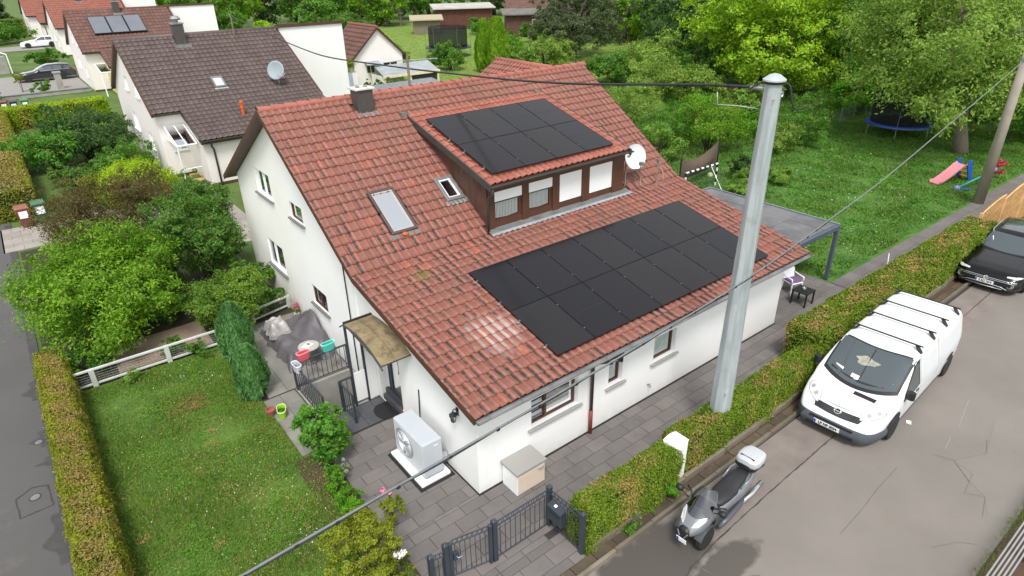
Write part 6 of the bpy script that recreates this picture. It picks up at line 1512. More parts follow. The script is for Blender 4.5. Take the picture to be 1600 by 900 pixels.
def scooter():
    t = thing('scooter', 'silver three-wheeled scooter with black seat and silver top box parked at the kerb', 'motor scooter', (2.42, -3.4, 0), .06)
    sil = mat('silver_scooter_paint', rgb((126,130,135)), .32, .08, 3.0, metal=.3, coat=.2); dk = mat('graphite_panel', rgb((86,90,95)), .4, .1, 3.0, metal=.3); bk = M['black']
    seat = mat('black_vinyl', rgb((38,38,40)), .55, .12, 8.0, .15, 60)
    def loft(name, rings, m, par=t, n=18, p=2.6, **k):
        R_ = []
        for (s, zc, hy, hz) in rings: R_.append([(s, hy*abs(cos(a))**(2/p)*(1 if cos(a) >= 0 else -1), zc+hz*abs(sin(a))**(2/p)*(1 if sin(a) >= 0 else -1)) for a in [2*pi*j/n for j in range(n)]])
        return MB().loft(R_).build(name, m, par, smooth='auto')
    for sg in (-1, 1):
        wheel(t, 0.0, sg*.2, .235, .12, sg, sil, 5); 
        MB().loft([[(.27*cos(a)*.98, sg*.2+dy, .25+.27*sin(a)) for a in [pi*.1+pi*.8*k/10 for k in range(11)]] for dy in (-.075, .075)], False, False).build('mudguard', dk, t, smooth=True)
        MB().tube([(0, sg*.13, .24), (.04, sg*.1, .5), (.12, sg*.06, .62)], .03, 8).build('fork_arm', bk, t, smooth=True)
    wheel(t, 1.5, 0, .24, .15, 1, sil, 5); wheel(t, 1.5, -.0, .239, .149, -1, sil, 5)
    # nose: wide beak over the two front wheels
    loft('front_fairing', [(-.43,.50,.07,.045), (-.36,.52,.15,.09), (-.22,.56,.225,.15), (-.04,.62,.26,.19), (.1,.66,.255,.2), (.24,.62,.23,.24), (.36,.56,.19,.24)], sil)
    loft('nose_grille', [(-.45,.49,.06,.05), (-.43,.5,.1,.085), (-.36,.52,.115,.1)], bk); 
    for y in (-.045, .045): MB().tube([(-.455, y*2.2, .55), (-.46, y, .44)], .014, 6).build('nose_bar', sil, t)
    for sg in (-1, 1):
        V = [(-.35, sg*.085, .625), (-.27, sg*.105, .69), (-.12, sg*.175, .765), (-.05, sg*.22, .765), (-.12, sg*.235, .71), (-.27, sg*.18, .635)]
        MB().loft([[(x, y, z+.012) for x, y, z in V], [(x+.05, y*.9, z-.05) for x, y, z in V]]).build('headlight', M['lamp'], t, bevel=.01)
        MB().tube([(.1, sg*.2, .86), (.2, sg*.32, .9), (.24, sg*.4, .9)], .018, 8).build('handlebar', bk, t, smooth=True)
        loft_m = MB().lathe([(.001,-.07), (.05,-.06), (.065,0), (.045,.06), (.001,.07)], (.02, sg*.44, .98), 1, 12).tube([(.06, sg*.26, .84), (.02, sg*.4, .95)], .012, 6).build('mirror', bk, t, smooth=True)
        MB().tube([(.42, sg*.22, .2), (.62, sg*.25, .26), (1.0, sg*.24, .3), (1.3, sg*.2, .34)], [.05,.06,.06,.04], 8).build('floor_board', dk, t, smooth=True)
    # screen: a smoked bubble rising from the fairing
    R_ = []
    for k in range(13):
        u = k/12; w_ = .235*(1-.55*max(0, u-.45)**1.4*1.9)
        R_.append([(-.2+.40*u**.9+.17*v*v*(1-.25*u), w_*v, .74+.44*u-.05*u*u-.06*v*v*u) for v in [-1+2*j/16 for j in range(17)]])
    MB().loft(R_, False, False).build('windscreen', glass('smoked_screen', (.36,.39,.41), .1, .06), t, smooth=True)
    MB().tube([tuple(Vector(R_[k][0])) for k in range(13)]+[tuple(q) for q in R_[12]]+[tuple(R_[k][16]) for k in range(12,-1,-1)], .008, 5).build('screen_edge', dk, t, smooth=True)
    loft('dash', [(-.05,.74,.2,.06), (.1,.79,.22,.08), (.24,.8,.18,.06)], bk)
    loft('leg_shield', [(.24,.48,.24,.2), (.36,.48,.22,.2), (.5,.36,.18,.12), (.66,.3,.19,.08)], dk)
    loft('body_side', [(.6,.34,.16,.12), (.85,.42,.2,.18), (1.15,.5,.245,.17), (1.45,.58,.235,.13), (1.7,.64,.18,.09), (1.84,.67,.08,.05)], sil)
    loft('engine', [(.9,.26,.12,.1), (1.2,.26,.14,.12), (1.55,.26,.1,.09)], bk)
    loft('cockpit', [(.14,.78,.15,.05), (.26,.74,.16,.07), (.4,.64,.14,.08), (.52,.56,.12,.07)], bk)
    loft('seat', [(.46,.58,.09,.05), (.56,.6,.16,.075), (.78,.62,.195,.08), (1.0,.625,.2,.08), (1.08,.66,.175,.08), (1.3,.705,.165,.07), (1.5,.72,.12,.05), (1.56,.72,.06,.03)], seat)
    for sg in (-1, 1): MB().tube([(1.12, sg*.2, .66), (1.4, sg*.215, .74), (1.62, sg*.17, .77), (1.74, sg*.05, .775)], .02, 8).build('grab_rail', sil, t, smooth=True)
    MB().box(1.55, -.1, .74, 1.9, .1, .765).build('rack', bk, t, bevel=.008)
    tb = loft('top_box', [(1.5,.9,.13,.07), (1.54,.9,.2,.105), (1.66,.9,.235,.125), (1.84,.9,.235,.125), (1.97,.9,.19,.1), (2.0,.9,.12,.06)], mat('silver_top_box', rgb((196,200,204)), .32, .05, 2.0, metal=.2, coat=.4), t, 22, 3.4)
    loft('box_base', [(1.49,.83,.14,.05), (1.54,.82,.21,.06), (1.84,.82,.24,.06), (1.99,.83,.18,.05)], bk, tb, 22, 3.4)
    MB().add([(1.52,-.12,.975), (1.6,-.15,1.02), (1.6,.15,1.02), (1.52,.12,.975), (1.5,-.12,.95), (1.5,.12,.95)], [(0,1,2,3), (0,3,5,4)]).build('box_badge', bk, tb)
    MB().tube([(1.1,-.2,.24), (1.5,-.24,.3), (1.85,-.25,.38)], [.03,.055,.05], 10).build('exhaust', M['chrome'], t, smooth=True)
    MB().box(1.83, -.1, .6, 1.87, .1, .67).build('tail_light', mat('scooter_red', rgb((160,30,26)), .3), t, bevel=.01)
    plate(t, -.46, .0, .36, '', .1, .2, .15)
    MB().tube([(.7,.2,.2), (.72,.3,.03)], .012, 6).build('side_stand', bk, t)
scooter()
# ---------------------------------------------------------------- neighbouring houses
def row_house(label, dx, dy, wall_m, tile_m, ext_m, chim, extra=None, far=False):
    """steep-roofed house: gable to the west, lean-to at the front, white block behind its east end"""
    t = thing('neighbour_house', label, 'house', (dx, dy, 0))
    X0, XE, X1 = .4, 1.65, 8.95; yE, yF, yR, yB = 24.75, 27.65, 32.85, 38.3; zE, zF, zR, zB = 2.36, 3.36, 6.25, 3.3
    tp = lambda y: zF+(zR-zF)*(y-yF)/(yR-yF)-.1 if y <= yR else zR-(zR-zB)*(y-yR)/(yB-yR)-.1
    mb = MB(); hl = [(33.2,34.7,1.4,2.35), (30.0,31.0,.95,1.8), (30.6,31.5,3.55,4.3), (33.4,34.3,3.6,4.3)]
    wall(mb, plane_x(X0), [yF, yR, yB], tp, hl, .12); mb.quad((X0,yF,0), (XE,yF,0), (XE,yF,zF-.1), (X0,yF,zF-.1)); mb.quad((X0,yB,0), (X1,yB,0), (X1,yB,zB-.1), (X0,yB,zB-.1))
    mb.build('wall', wall_m, t, fix=False)
    e = MB(); wall(e, plane_x(XE), [yE, yF], lambda y: zE+(zF-zE)*(y-yE)/(yF-yE)-.1, []); wall(e, plane_y(yE), [XE, X1], lambda u: zE-.1, [(4.2,5.0,1.1,1.75)], .12); e.build('lean_to_wall', ext_m, t, fix=False)
    for h in hl: window(t, plane_x(X0), *h, 'pvc', (.5,), .06, .12, 'pvc', 'curtain', 0, .04)
    window(t, plane_y(yE), 4.2, 5.0, 1.1, 1.75, 'pvc', (.5,), .06, .12, 'pvc')
    MB().box(X0-.02, yF-.02, 0, XE, yF, .12).box(XE-.02, yE-.02, 0, X1, yE, .12).build('plinth', M['wood_dark'], t)
    d = MB(); d.prism([(yF-.3, zF-.16), (yR, zR-.06), (yB+.3, zB-.16), (yB+.3, zB-.26), (yR, zR-.18), (yF-.3, zF-.26)], 0, X0-.18, X1)
    d.prism([(yE-.3, zE-.16), (yF-.1, zF-.24), (yF-.1, zF-.32), (yE-.3, zE-.26)], 0, XE-.14, X1); rf = d.build('roof', M['wood_brown'], t)
    w = .26 if not far else .34; Sd = Vector((0, yR-yF+.3, zR-zF+.16)); n = int(Sd.length/(.36 if not far else .45)); Sf = Vector((0, yF-yE+.34, zF+.05-zE+.08)); n2 = int(Sf.length/(.36 if not far else .45))
    slope_tiles(rf, (X0-.18, yF-.3, zF-.14), (1,0,0), Sd, int((X1-X0+.18)/w), n, w, Sd.length/n, tile_m, skip=lambda i, j: j == 0 and X0-.18+i*w > XE-.2)
    slope_tiles(rf, (XE-.14, yE-.3, zE-.08), (1,0,0), Sf, int((X1-XE+.14)/w), n2, w, Sf.length/n2, tile_m)
    MB().tube([(X0-.2, yR, zR-.02), (X1, yR, zR-.02)], .13, 8).build('ridge_tiles', tile_m, rf, smooth=True)
    mb = MB()
    for (a, b), (c, e_) in (((yF-.3, zF-.12), (yR, zR+.0)), ((yR, zR+.0), (yB+.3, zB-.12))): mb.add([(X0-.21, a, b-.16), (X0-.21, c, e_-.16), (X0-.21, c, e_+.03), (X0-.21, a, b+.03), (X0-.15, a, b-.16), (X0-.15, c, e_-.16), (X0-.15, c, e_+.03), (X0-.15, a, b+.03)], [(0,1,2,3), (7,6,5,4), (3,2,6,7), (0,4,5,1), (0,3,7,4), (1,5,6,2)])
    mb.build('verge_board', M['wood_brown'], rf)
    gutter(t, X0-.18, XE-.1, yF-.36, zF-.16, .07, 'dark_metal'); g = gutter(t, XE-.14, X1, yE-.36, zE-.1, .07, 'dark_metal')
    MB().tube([(XE-.17, yF-.36, zF-.18), (XE-.17, yE-.3, zE-.02)], .05, 6).tube([(XE+.3, yE-.36, zE-.16), (XE+.34, yE-.1, zE-.45), (XE+.42, yE-.06, zE-.6), (XE+.42, yE-.06, 0)], .045, 8).build('downpipe', M['dark_metal'], t, smooth=True)
    # block behind the east end
    b = MB().prism([(yR+.05,0), (41,0), (41,4.2), (yR+.05,6.25)], 0, X1, 13.1).build('rear_block', M['render_white'] if not far else M['render_white'], t)
    MB().prism([(yR-.05,6.26), (41.1,4.2), (41.1,4.3), (yR-.05,6.42)], 0, X1-.1, 13.25).build('parapet_cap', M['wood_brown'], b)
    cx, cy = chim; c = MB().box(cx-.27, cy-.27, 5.2, cx+.27, cy+.27, 6.85).build('chimney', bpy.data.materials['dark_slate_cladding'], rf)
    MB().box(cx-.31, cy-.31, 6.85, cx+.31, cy+.31, 6.91).lathe([(.25,7.05), (.28,7.12), (.18,7.24), (.001,7.27)], (cx, cy, 0), 2, 10).rod((cx, cy, 6.9), (cx, cy, 7.1), .12).build('cowl', M['zinc'], c)
    MB().box(cx-.42, cy-.55, tp(cy-.5)+.1, cx+.42, cy-.28, tp(cy-.3)+.16).build('flashing', M['zinc'], c)
    return t, rf
n2, rf2 = row_house('white house with dark brown tiled roof and glazed entrance porch', 0, 0, M['render_pink'], M['tile_dark'], M['render_pink'], (3.34, 32.3))
n3, rf3 = row_house('white and yellow house with brown roof and three solar thermal panels', 1.05, 32.25, M['render_pink'], M['tile_brown'], M['render_yellow'], (4.4, 32.5), far=True)
n4, rf4 = row_house('white house with rust-brown roof beyond the yellow one', 2.1, 64.5, M['render_pink'], M['tile_rust'], M['render_pink'], (4.0, 32.5), far=True)
n5, rf5 = row_house('farthest white house with rusty roof at the top left', 1.2, 96, M['render_pink'], M['tile_rust'], M['render_pink'], (4.0, 32.5), far=True)
# roof fittings of the near neighbour
S2 = Vector((0, 5.5, 3.05)).normalized(); N2 = Vector((1,0,0)).cross(S2); O2 = Vector((0, 27.35, 3.22))
def on2(x, s): return O2+Vector((x,0,0))+S2*s
M2 = Matrix(((1,0,0,0), (0,S2.y,N2.y,O2.y), (0,S2.z,N2.z,O2.z), (0,0,0,1)))
sk = MB().box(3.7, 1.38, 0, 3.78, 2.22, .14, 0, M2).box(4.2, 1.38, 0, 4.28, 2.22, .14, 0, M2).box(3.78, 1.38, 0, 4.2, 1.46, .14, 0, M2).box(3.78, 2.14, 0, 4.2, 2.22, .14, 0, M2).build('skylight', M['zinc'], rf2)
MB().box(3.78, 1.46, .06, 4.2, 2.14, .09, 0, M2).build('pane', M['blind_grey'], sk); MB().box(3.65, 1.26, .04, 4.33, 1.37, .06, 0, M2).build('flashing', M['galv'], sk)
p = Vector((4.15, 26.1, 2.72)); MB().rod(p, p+Vector((0,0,.75)), .085, n=10).rod(p+Vector((0,0,.75)), p+Vector((0,0,.85)), .12, .1, 10).rod(p+Vector((0,0,.5)), p+Vector((0,0,.56)), .11, n=10).build('vent_pipe', bpy.data.materials['orange_clay'], rf2, smooth='auto')
MB().rod((6.27, 32.4, 5.7), (6.27, 32.4, 7.2), .045, n=8).build('cable_mast', M['bark_light'], rf2)
t = thing('satellite_dish', 'grey satellite dish on the dark brown roof', 'satellite dish', on2(6.95, 1.05)+Vector((0,0,.05)))
dv = Vector((-.72, -.62, .3)).normalized(); Q = dv.to_track_quat('Z', 'Y').to_matrix().to_4x4()
MB().lathe([(.001,-.08)]+[(.5*k/6, -.08+.09*(k/6)**2) for k in range(1,7)]+[(.5,.0), (.3,-.07), (.001,-.095)], (0,0,0), 2, 22, 0, Matrix.Translation((-.1,-.05,.75)) @ Q).build('reflector', mat('dish_grey', rgb((150,162,168)), .45), t, smooth=True)
MB().tube([(0,0,0), (0,0,.35), (.0,.02,.75)], .035, 8).tube([(-.1,-.1,.4), (.1,-.5,.45), (.2,-.55,.62)], .02, 6).build('mount', M['galv'], t, smooth=True)
# glazed porch
def porch():
    t = thing('entrance_porch', 'white framed glass entrance porch on the neighbouring white house', 'porch', (1.05, 26.9, 0)); f = MB()
    x0, x1, y0, y1 = -.38, .5, -1.3, .7
    for x in (x0, (x0+x1)/2, x1): f.tube([(x,y0,1.95), (x,y1,2.55)], .035, 6)
    f.tube([(x0-.05,y0,1.95), (x1,y0,1.95)], .04, 6).tube([(x0,y1,2.55), (x1,y1,2.55)], .03, 6).tube([(x0,y0,1.95), (x0,y0,0)], .04, 6).tube([(x0,y0,.8), (x1,y0+.1,.8)], .025, 6).tube([(x0,y0,1.95), (x0,y1,1.95)], .03, 6)
    f.build('frame', M['pvc'], t); MB().quad((x0,y0,1.97), (x1,y0,1.97), (x1,y1,2.57), (x0,y1,2.57)).build('glass_roof', glass('porch_glass', (.85,.85,.8), .2), t); MB().add([(x0,y0,1.95), (x0,y1,1.95), (x0,y1,2.5)], [(0,1,2)]).build('glass_side', bpy.data.materials['porch_glass'], t)
porch()
window(n2, plane_y(27.65), .9, 1.5, 1.3, 2.0, 'pvc', (.45,), .05, -.03, 'pvc', None)
def clutter():
    t = thing('doorstep_shelf', 'wooden shelf with small plants at the neighbour porch', 'shelf', (1.3, 26.2, 0))
    MB().box(-.3,-.25,0,.3,.25,.06).box(-.3,.1,.3,.3,.25,.34).box(-.3,-.25,.06,-.26,.25,.34).build('shelf', M['larch'], t); crown('plant', [(0,.1,.5,.12,.1,.12)], 150, .07, LF['mid'], t)
clutter()
tt = thing('entrance_porch', 'white pergola frame at the corner of the yellow extension', 'porch', (1.4+1.05, 57.4, 0)); f = MB()
for x in (-.6, .5): f.tube([(x,-1.0,0), (x,-1.0,1.9), (x,1.6,2.3)], .05, 6)
f.tube([(-.7,-1.0,1.9), (.7,-1.0,1.9)], .05, 6).tube([(-.7,1.6,2.3), (.7,1.6,2.3)], .05, 6); f.build('frame', M['pvc'], tt)
MB().quad((-.6,-1,1.93), (.5,-1,1.93), (.5,1.6,2.33), (-.6,1.6,2.33)).build('glass_roof', bpy.data.materials['porch_glass'], tt)
# solar thermal collectors
t = thing('solar_collector', 'three grey solar thermal panels on the brown roof', 'solar panels', (1.05, 32.25, 0)); 
for k in range(3):
    a = 1.75+1.42*k; p = MB().box(a, 2.3, .14, a+1.38, 4.9, .22, 0, M2).build('collector', M['pv_frame'], t); MB().box(a+.05, 2.36, .221, a+1.33, 4.84, .226, 0, M2).build('glazing', mat('collector_glass_%d' % k, rgb((118,122,130)), .25, .06, 1.0, metal=.2, fine=0), p)
# ---------------------------------------------------------------- sheds and huts of the far gardens
def gable_hut():
    t = thing('garden_house', 'small white gabled garden house with brown tiled roof', 'garden house', (20.9, 44.0, 0))
    w = MB(); wall(w, plane_y(0), [-2.2, .15, 2.4], lambda u: 2.55+(4.75-2.55)*(1-abs(u-.15)/2.35), [(-1.1,-.3,1.3,1.9), (.5,1.9,1.5,2.0)], .1)
    w.quad((-2.2,0,0), (-2.2,5,0), (-2.2,5,2.55), (-2.2,0,2.55)).quad((2.4,0,0), (2.4,5,0), (2.4,5,2.55), (2.4,0,2.55)); w.build('wall', M['render_pink'], t, fix=False)
    MB().box(-2.0,.3,0,2.2,.32,2.2).build('interior', M['dark_room'], t)
    for a, b, c, d in ((-1.1,-.3,1.3,1.9), (.5,1.9,1.5,2.0)): f = MB().box(a,.04,c,a+.05,.08,d).box(b-.05,.04,c,b,.08,d).box(a+.05,.04,d-.05,b-.05,.08,d).box((a+b)/2-.03,.04,c,(a+b)/2+.03,.08,d-.05).build('window', M['pvc'], t); MB().quad((a,.06,c), (b,.06,c), (b,.06,d), (a,.06,d)).build('pane', M['glass'], f)
    MB().add([(-1.3,-.7,2.0), (.0,-.7,2.0), (.0,0,2.2), (-1.3,0,2.2), (-1.3,-.7,2.04), (.0,-.7,2.04), (.0,0,2.24), (-1.3,0,2.24)], [(0,3,2,1), (4,5,6,7), (0,1,5,4), (1,2,6,5), (2,3,7,6), (3,0,4,7)]).build('awning', M['galv'], t)
    d = MB().prism([(-2.75,2.15), (.15,4.85), (3.0,2.15), (3.0,2.05), (.15,4.72), (-2.75,2.05)], 1, -.25, 5.2); rf = d.build('roof', M['wood_brown'], t)
    for sd, x in ((1, -2.75), (-1, 3.0)):
        Sd = Vector((2.9*sd if sd > 0 else -2.85, 0, 2.7)); slope_tiles(rf, (x, 5.2 if sd > 0 else -.25, 2.18), (0,-1 if sd > 0 else 1,0), Sd, 16, 9, .34, Sd.length/9, M['tile_brown'])
    MB().tube([(.15,-.27,4.9), (.15,5.2,4.9)], .13, 8).build('ridge_tiles', M['tile_rust'], rf)
gable_hut()
def lean_to():
    t = thing('carport', 'open carport with pale flat roof beside the small white house', 'carport', (22.7, 42.4, 0))
    MB().add([(-3,-1.6,1.3), (2.3,-1.6,1.3), (2.9,1.2,1.75), (-2.4,1.2,1.75), (-3,-1.6,1.4), (2.3,-1.6,1.4), (2.9,1.2,1.85), (-2.4,1.2,1.85)], [(0,3,2,1), (4,5,6,7), (0,1,5,4), (1,2,6,5), (2,3,7,6), (3,0,4,7)]).build('roof', M['galv'], t)
    MB().box(-3.05,-1.68,1.22,2.35,-1.6,1.42).build('fascia', mat('cream_fascia', rgb((226,214,176)), .6), t)
    for x, y in ((-2.9,-1.5), (-.5,-1.5), (2.2,-1.5), (2.7,1.1)): MB().box(x-.08,y-.08,0,x+.08,y+.08,1.35).build('post', bpy.data.materials['cream_fascia'], t)
    MB().box(-.42,-1.48,.1,2.1,-1.44,1.2).build('dark_panel', mat('dark_blue_panel', rgb((44,54,64)), .5), t); MB().box(-2.8,-1.45,0,-2.76,1.0,1.3).build('side_wall', M['render_pink'], t)
lean_to()
t = thing('flat_roof', 'grey corrugated flat roof just behind the red ridge', 'roof', (18.2, 35.2, 0)); a = MB(); n = 60
a.loft([[(-3+6*i/n, -1.3, 1.5+.03*(i % 2)) for i in range(n+1)], [(-2.6+6*i/n, 1.3, 1.6+.03*(i % 2)) for i in range(n+1)]], False, False).build('sheet', M['zinc'], t)
for x, y in ((-2.6,-1.0), (2.8,-1.0), (-2.3,1.2), (3.2,1.2)): MB().rod((x,y,0), (x,y,1.52), .06).build('post', M['bark_light'], t)
for i in range(4):
    shrub('conifer', 'small clipped green conifer, number %s from the left beside the carport' % ('one', 'two', 'three', 'four')[i], 'shrub', 17.6+.95*i, 39.6, 1.5, .5, 1500, .14, LF['mid'], 5, 40+i, group='conifers beside the carport')
t = thing('laundry', 'white laundry hanging on a line beside the small white house', 'laundry', (16.4, 40.3, 0))
MB().rod((0,0,0), (0,0,2.2), .03).rod((-.7,0,2.1), (.7,0,2.1), .02).build('line_pole', M['zinc'], t)
for k in range(3):
    x = -.45+.42*k; MB().loft([[(x+.38*i/8, .05*sin(i*2.2+k), 2.08) for i in range(9)], [(x-.04+.46*i/8, .1*sin(i*2.2+k), .9+.1*k) for i in range(9)]], False, False).build('sheet', (M['white'], mat('pale_blue_cloth', rgb((176,186,206)), .9), M['white'])[k], t, smooth=True)
def flat_shed(label, x, y, w, d, h, wall_m, roof_m, rz=0, win=False, cat='shed'):
    t = thing('shed', label, cat, (x, y, 0), rz); b = MB(); b.box(-w/2,-d/2,0,w/2,d/2,h).build('wall', wall_m, t)
    for i in range(int(w/.45)): MB().box(-w/2+.45*i+.02,-d/2-.03,.03,-w/2+.45*i+.43,-d/2-.002,h-.03).build('board', wall_m, t)
    MB().add([(-w/2-.5,-d/2-.6,h), (w/2+.5,-d/2-.6,h), (w/2+.5,d/2+.3,h+.45), (-w/2-.5,d/2+.3,h+.45), (-w/2-.5,-d/2-.6,h+.15), (w/2+.5,-d/2-.6,h+.15), (w/2+.5,d/2+.3,h+.6), (-w/2-.5,d/2+.3,h+.6)], [(0,3,2,1), (4,5,6,7), (0,1,5,4), (1,2,6,5), (2,3,7,6), (3,0,4,7)]).build('roof', roof_m, t)
    if win: f = MB().box(-.1,-d/2-.06,h*.5,.5,-d/2-.031,h*.8).build('window', M['pvc'], t); MB().box(-.04,-d/2-.07,h*.53,.44,-d/2-.061,h*.77).build('pane', M['car_glass'], f)
    return t
flat_shed('red wooden garden shed with pale flat roof', 57.5, 85, 9, 4.5, 3.0, mat('red_boards', rgb((92,54,44)), .75, .25, 2.0), mat('pale_felt', rgb((176,174,168)), .8, .15, .8), -.45)
flat_shed('small open grey shelter left of the red shed', 48.8, 82, 4.0, 2.5, 1.9, M['bark_light'], mat('tan_roof', rgb((170,158,132)), .8), -.5)
flat_shed('brown wooden shed with grey felt roof and white window', 57.5, 67.5, 7.5, 4.5, 2.9, M['wood_dark'], mat('felt_roof', rgb((110,106,100)), .85, .3, 1.0), -.6, True)
t = flat_shed('brick-red roofed hut at the top edge behind the brown shed', 66, 79, 6.5, 5, 2.8, M['wood_dark'], M['wood_brown'], -.55)
sl_ = Vector((0, 3.2, 1.7)); slope_tiles(t, (-3.6,-3.2,3.0), (1,0,0), sl_, 18, 7, .4, sl_.length/7, M['tile_brown'])
def playhouse():
    t = thing('playhouse', 'weathered wooden playhouse tower on stilts at the edge of the far wood', 'playhouse', (52.0, 98, 0), -.55)
    for x in (-1.2,1.2):
        for y in (-1.2,1.2): MB().rod((x,y,0), (x,y,2.2), .12, n=6).build('post', M['bark_light'], t)
    MB().box(-2.4,-1.5,1.9,1.6,1.5,2.05).build('platform', M['bark_light'], t); MB().box(-1.0,-1.1,2.05,1.2,1.2,3.6).build('cabin', M['bark_light'], t)
    MB().prism([(-1.4,3.6), (.1,4.6), (1.6,3.6), (.1,4.5)], 1, -1.4, 1.4).build('roof', M['wood_dark'], t)
    for i in range(9): MB().box(-2.4+.3*i,-1.52,2.05,-2.3+.3*i,-1.45,2.9).build('picket', M['bark_light'], t)
    MB().box(-2.4,-1.53,2.88,.4,-1.44,2.96).build('rail', M['bark_light'], t)
    for k in range(6): MB().box(-2.2+.2*k,-2.6+.2*k,.3*k+.1,-1.4+.2*k,-2.4+.2*k,.3*k+.16).build('step', M['bark_light'], t)
    MB().box(.1,-1.12,2.7,.7,-1.1,3.2).build('window', M['dark_room'], t)
playhouse()
t = thing('play_frame', 'blue and white slide frame beside the tall cypress', 'play equipment', (38.4, 51.5, 0))
MB().rod((0,0,0), (0,.4,2.2), .08).rod((1,0,0), (1,.4,2.2), .08).rod((0,.4,2.2), (1,.4,2.2), .08).build('frame', M['galv'], t); MB().add([(-.2,-1.6,.1), (.5,-1.6,.1), (.7,.2,1.4), (0,.2,1.4), (-.2,-1.6,.16), (.5,-1.6,.16), (.7,.2,1.46), (0,.2,1.46)], [(0,3,2,1), (4,5,6,7), (0,1,5,4), (1,2,6,5), (2,3,7,6), (3,0,4,7)]).build('chute', bpy.data.materials['blue_plastic'], t)
# bins, pillars by the road
def bin_(x, y, c, lid, label, h=.85, gr=None):
    t = thing('wheelie_bin', label, 'bin', (x, y, 0), random.uniform(-.1,.1), gr); m = mat('bin_'+str(len(bpy.data.materials)), rgb(c), .5, .08, 3.0)
    MB().loft([[(sx*.2*s, sy*.24*s, z) for sx, sy in ((-1,-1), (1,-1), (1,1), (-1,1))] for s, z in ((.85,.06), (1.15,h-.06), (1.2,h-.06), (1.2,h-.03))]).build('body', m, t)
    MB().loft([[(sx*.26, sy*.3, h-.03) for sx, sy in ((-1,-1), (1,-1), (1,1), (-1,1))], [(sx*.22, sy*.27, h+.04) for sx, sy in ((-1,-1), (1,-1), (1,1), (-1,1))]]).build('lid', mat('lid_'+str(len(bpy.data.materials)), rgb(lid), .5, .08, 3.0), t, bevel=.01)
    for y_ in (-.18,.18): MB().lathe([(.08,-.02), (.08,.02)], (.2, y_, .08), 1, 10).build('wheel', M['rubber'], t)
    MB().box(-.15,-.277,h*.5,.15,-.255,h*.85).build('label', M['pvc'], t)
bin_(-5.95, 24.3, (122,70,58), (150,96,78), 'brown wheelie bin with pink-brown lid and white sticker by the side road', .85)
bin_(-5.35, 24.4, (50,96,58), (74,116,84), 'green wheelie bin standing next to the brown bin', .9)
bin_(-5.3, 53, (110,66,54), (120,70,60), 'small brown wheelie bin behind the far bright hedge', 1.0)
bin_(-4.7, 52.6, (44,48,54), (50,54,60), 'black wheelie bin between the brown and green far bins', 1.0)
bin_(-4.0, 52.8, (40,110,60), (60,130,80), 'green wheelie bin with a white disc in the far front garden', 1.0)
bin_(-5.6, 59.5, (58,66,80), (120,140,160), 'dark bin with pale lid at the left edge by the far drive', 1.2)
t = thing('gate_pillar', 'grey stone gate pillar in front of the dark estate car', 'pillar', (-.75, 64.2, 0)); MB().box(-.25,-.25,0,.25,.25,1.35).build('shaft', M['concrete'], t); MB().box(-.32,-.32,1.35,.32,.32,1.45).build('cap', M['terrazzo'], t)
t = thing('garden_wall', 'low grey wall in front of the far drive', 'wall', (-3.5, 60.5, 0)); MB().box(-6,-.15,0,4.6,.15,.32).build('wall', M['concrete'], t); MB().box(-6.1,-.2,.32,4.7,.2,.38).build('coping', M['zinc'], t)
t = thing('bin_shelter', 'pale concrete bin shelter left of the dark estate car', 'shelter', (-4.1, 79.5, 0)); MB().box(-1,-.6,0,.3,.6,1.7).build('box', M['concrete'], t); MB().tube([(.5,-.6,0), (.5,-.6,1.9), (-.1,.4,2.1)], .06, 6).build('frame', M['pvc'], t)
# ---------------------------------------------------------------- shrubs and trees
GA = 'shrubs of the front garden'
shrub('shrub', 'big light green bushy shrub overhanging the side road', 'shrub', -4.7, 12.2, 2.65, 2.4, 40000, .10, LF['lime'], 14, 1, .1, GA, 8, aspect=.5, up=.6)
shrub('shrub', 'reddish brown and green feathery shrub in front of the yellow bush', 'shrub', -3.35, 18.6, 2.75, 2.4, 36000, .08, LF['bronze'], 14, 2, .2, GA, 9, aspect=.45)
shrub('shrub', 'tall dark green many-stemmed shrub beside the cream gable wall', 'shrub', -1.45, 13.4, 3.4, 1.3, 30000, .095, LF['deep'], 14, 3, .3, GA, 9, aspect=.45, shell=.35)
shrub('shrub', 'rounded glossy green shrub behind the two dark conifers', 'shrub', -1.85, 10.2, 1.75, 1.2, 22000, .07, LF['round'], 10, 4, .05, GA, 5, up=.8)
shrub('shrub', 'low leafy shrub spreading under the cream gable wall', 'shrub', -.75, 11.6, 1.2, .75, 6000, .08, LF['mid'], 7, 5, .05, GA, 5)
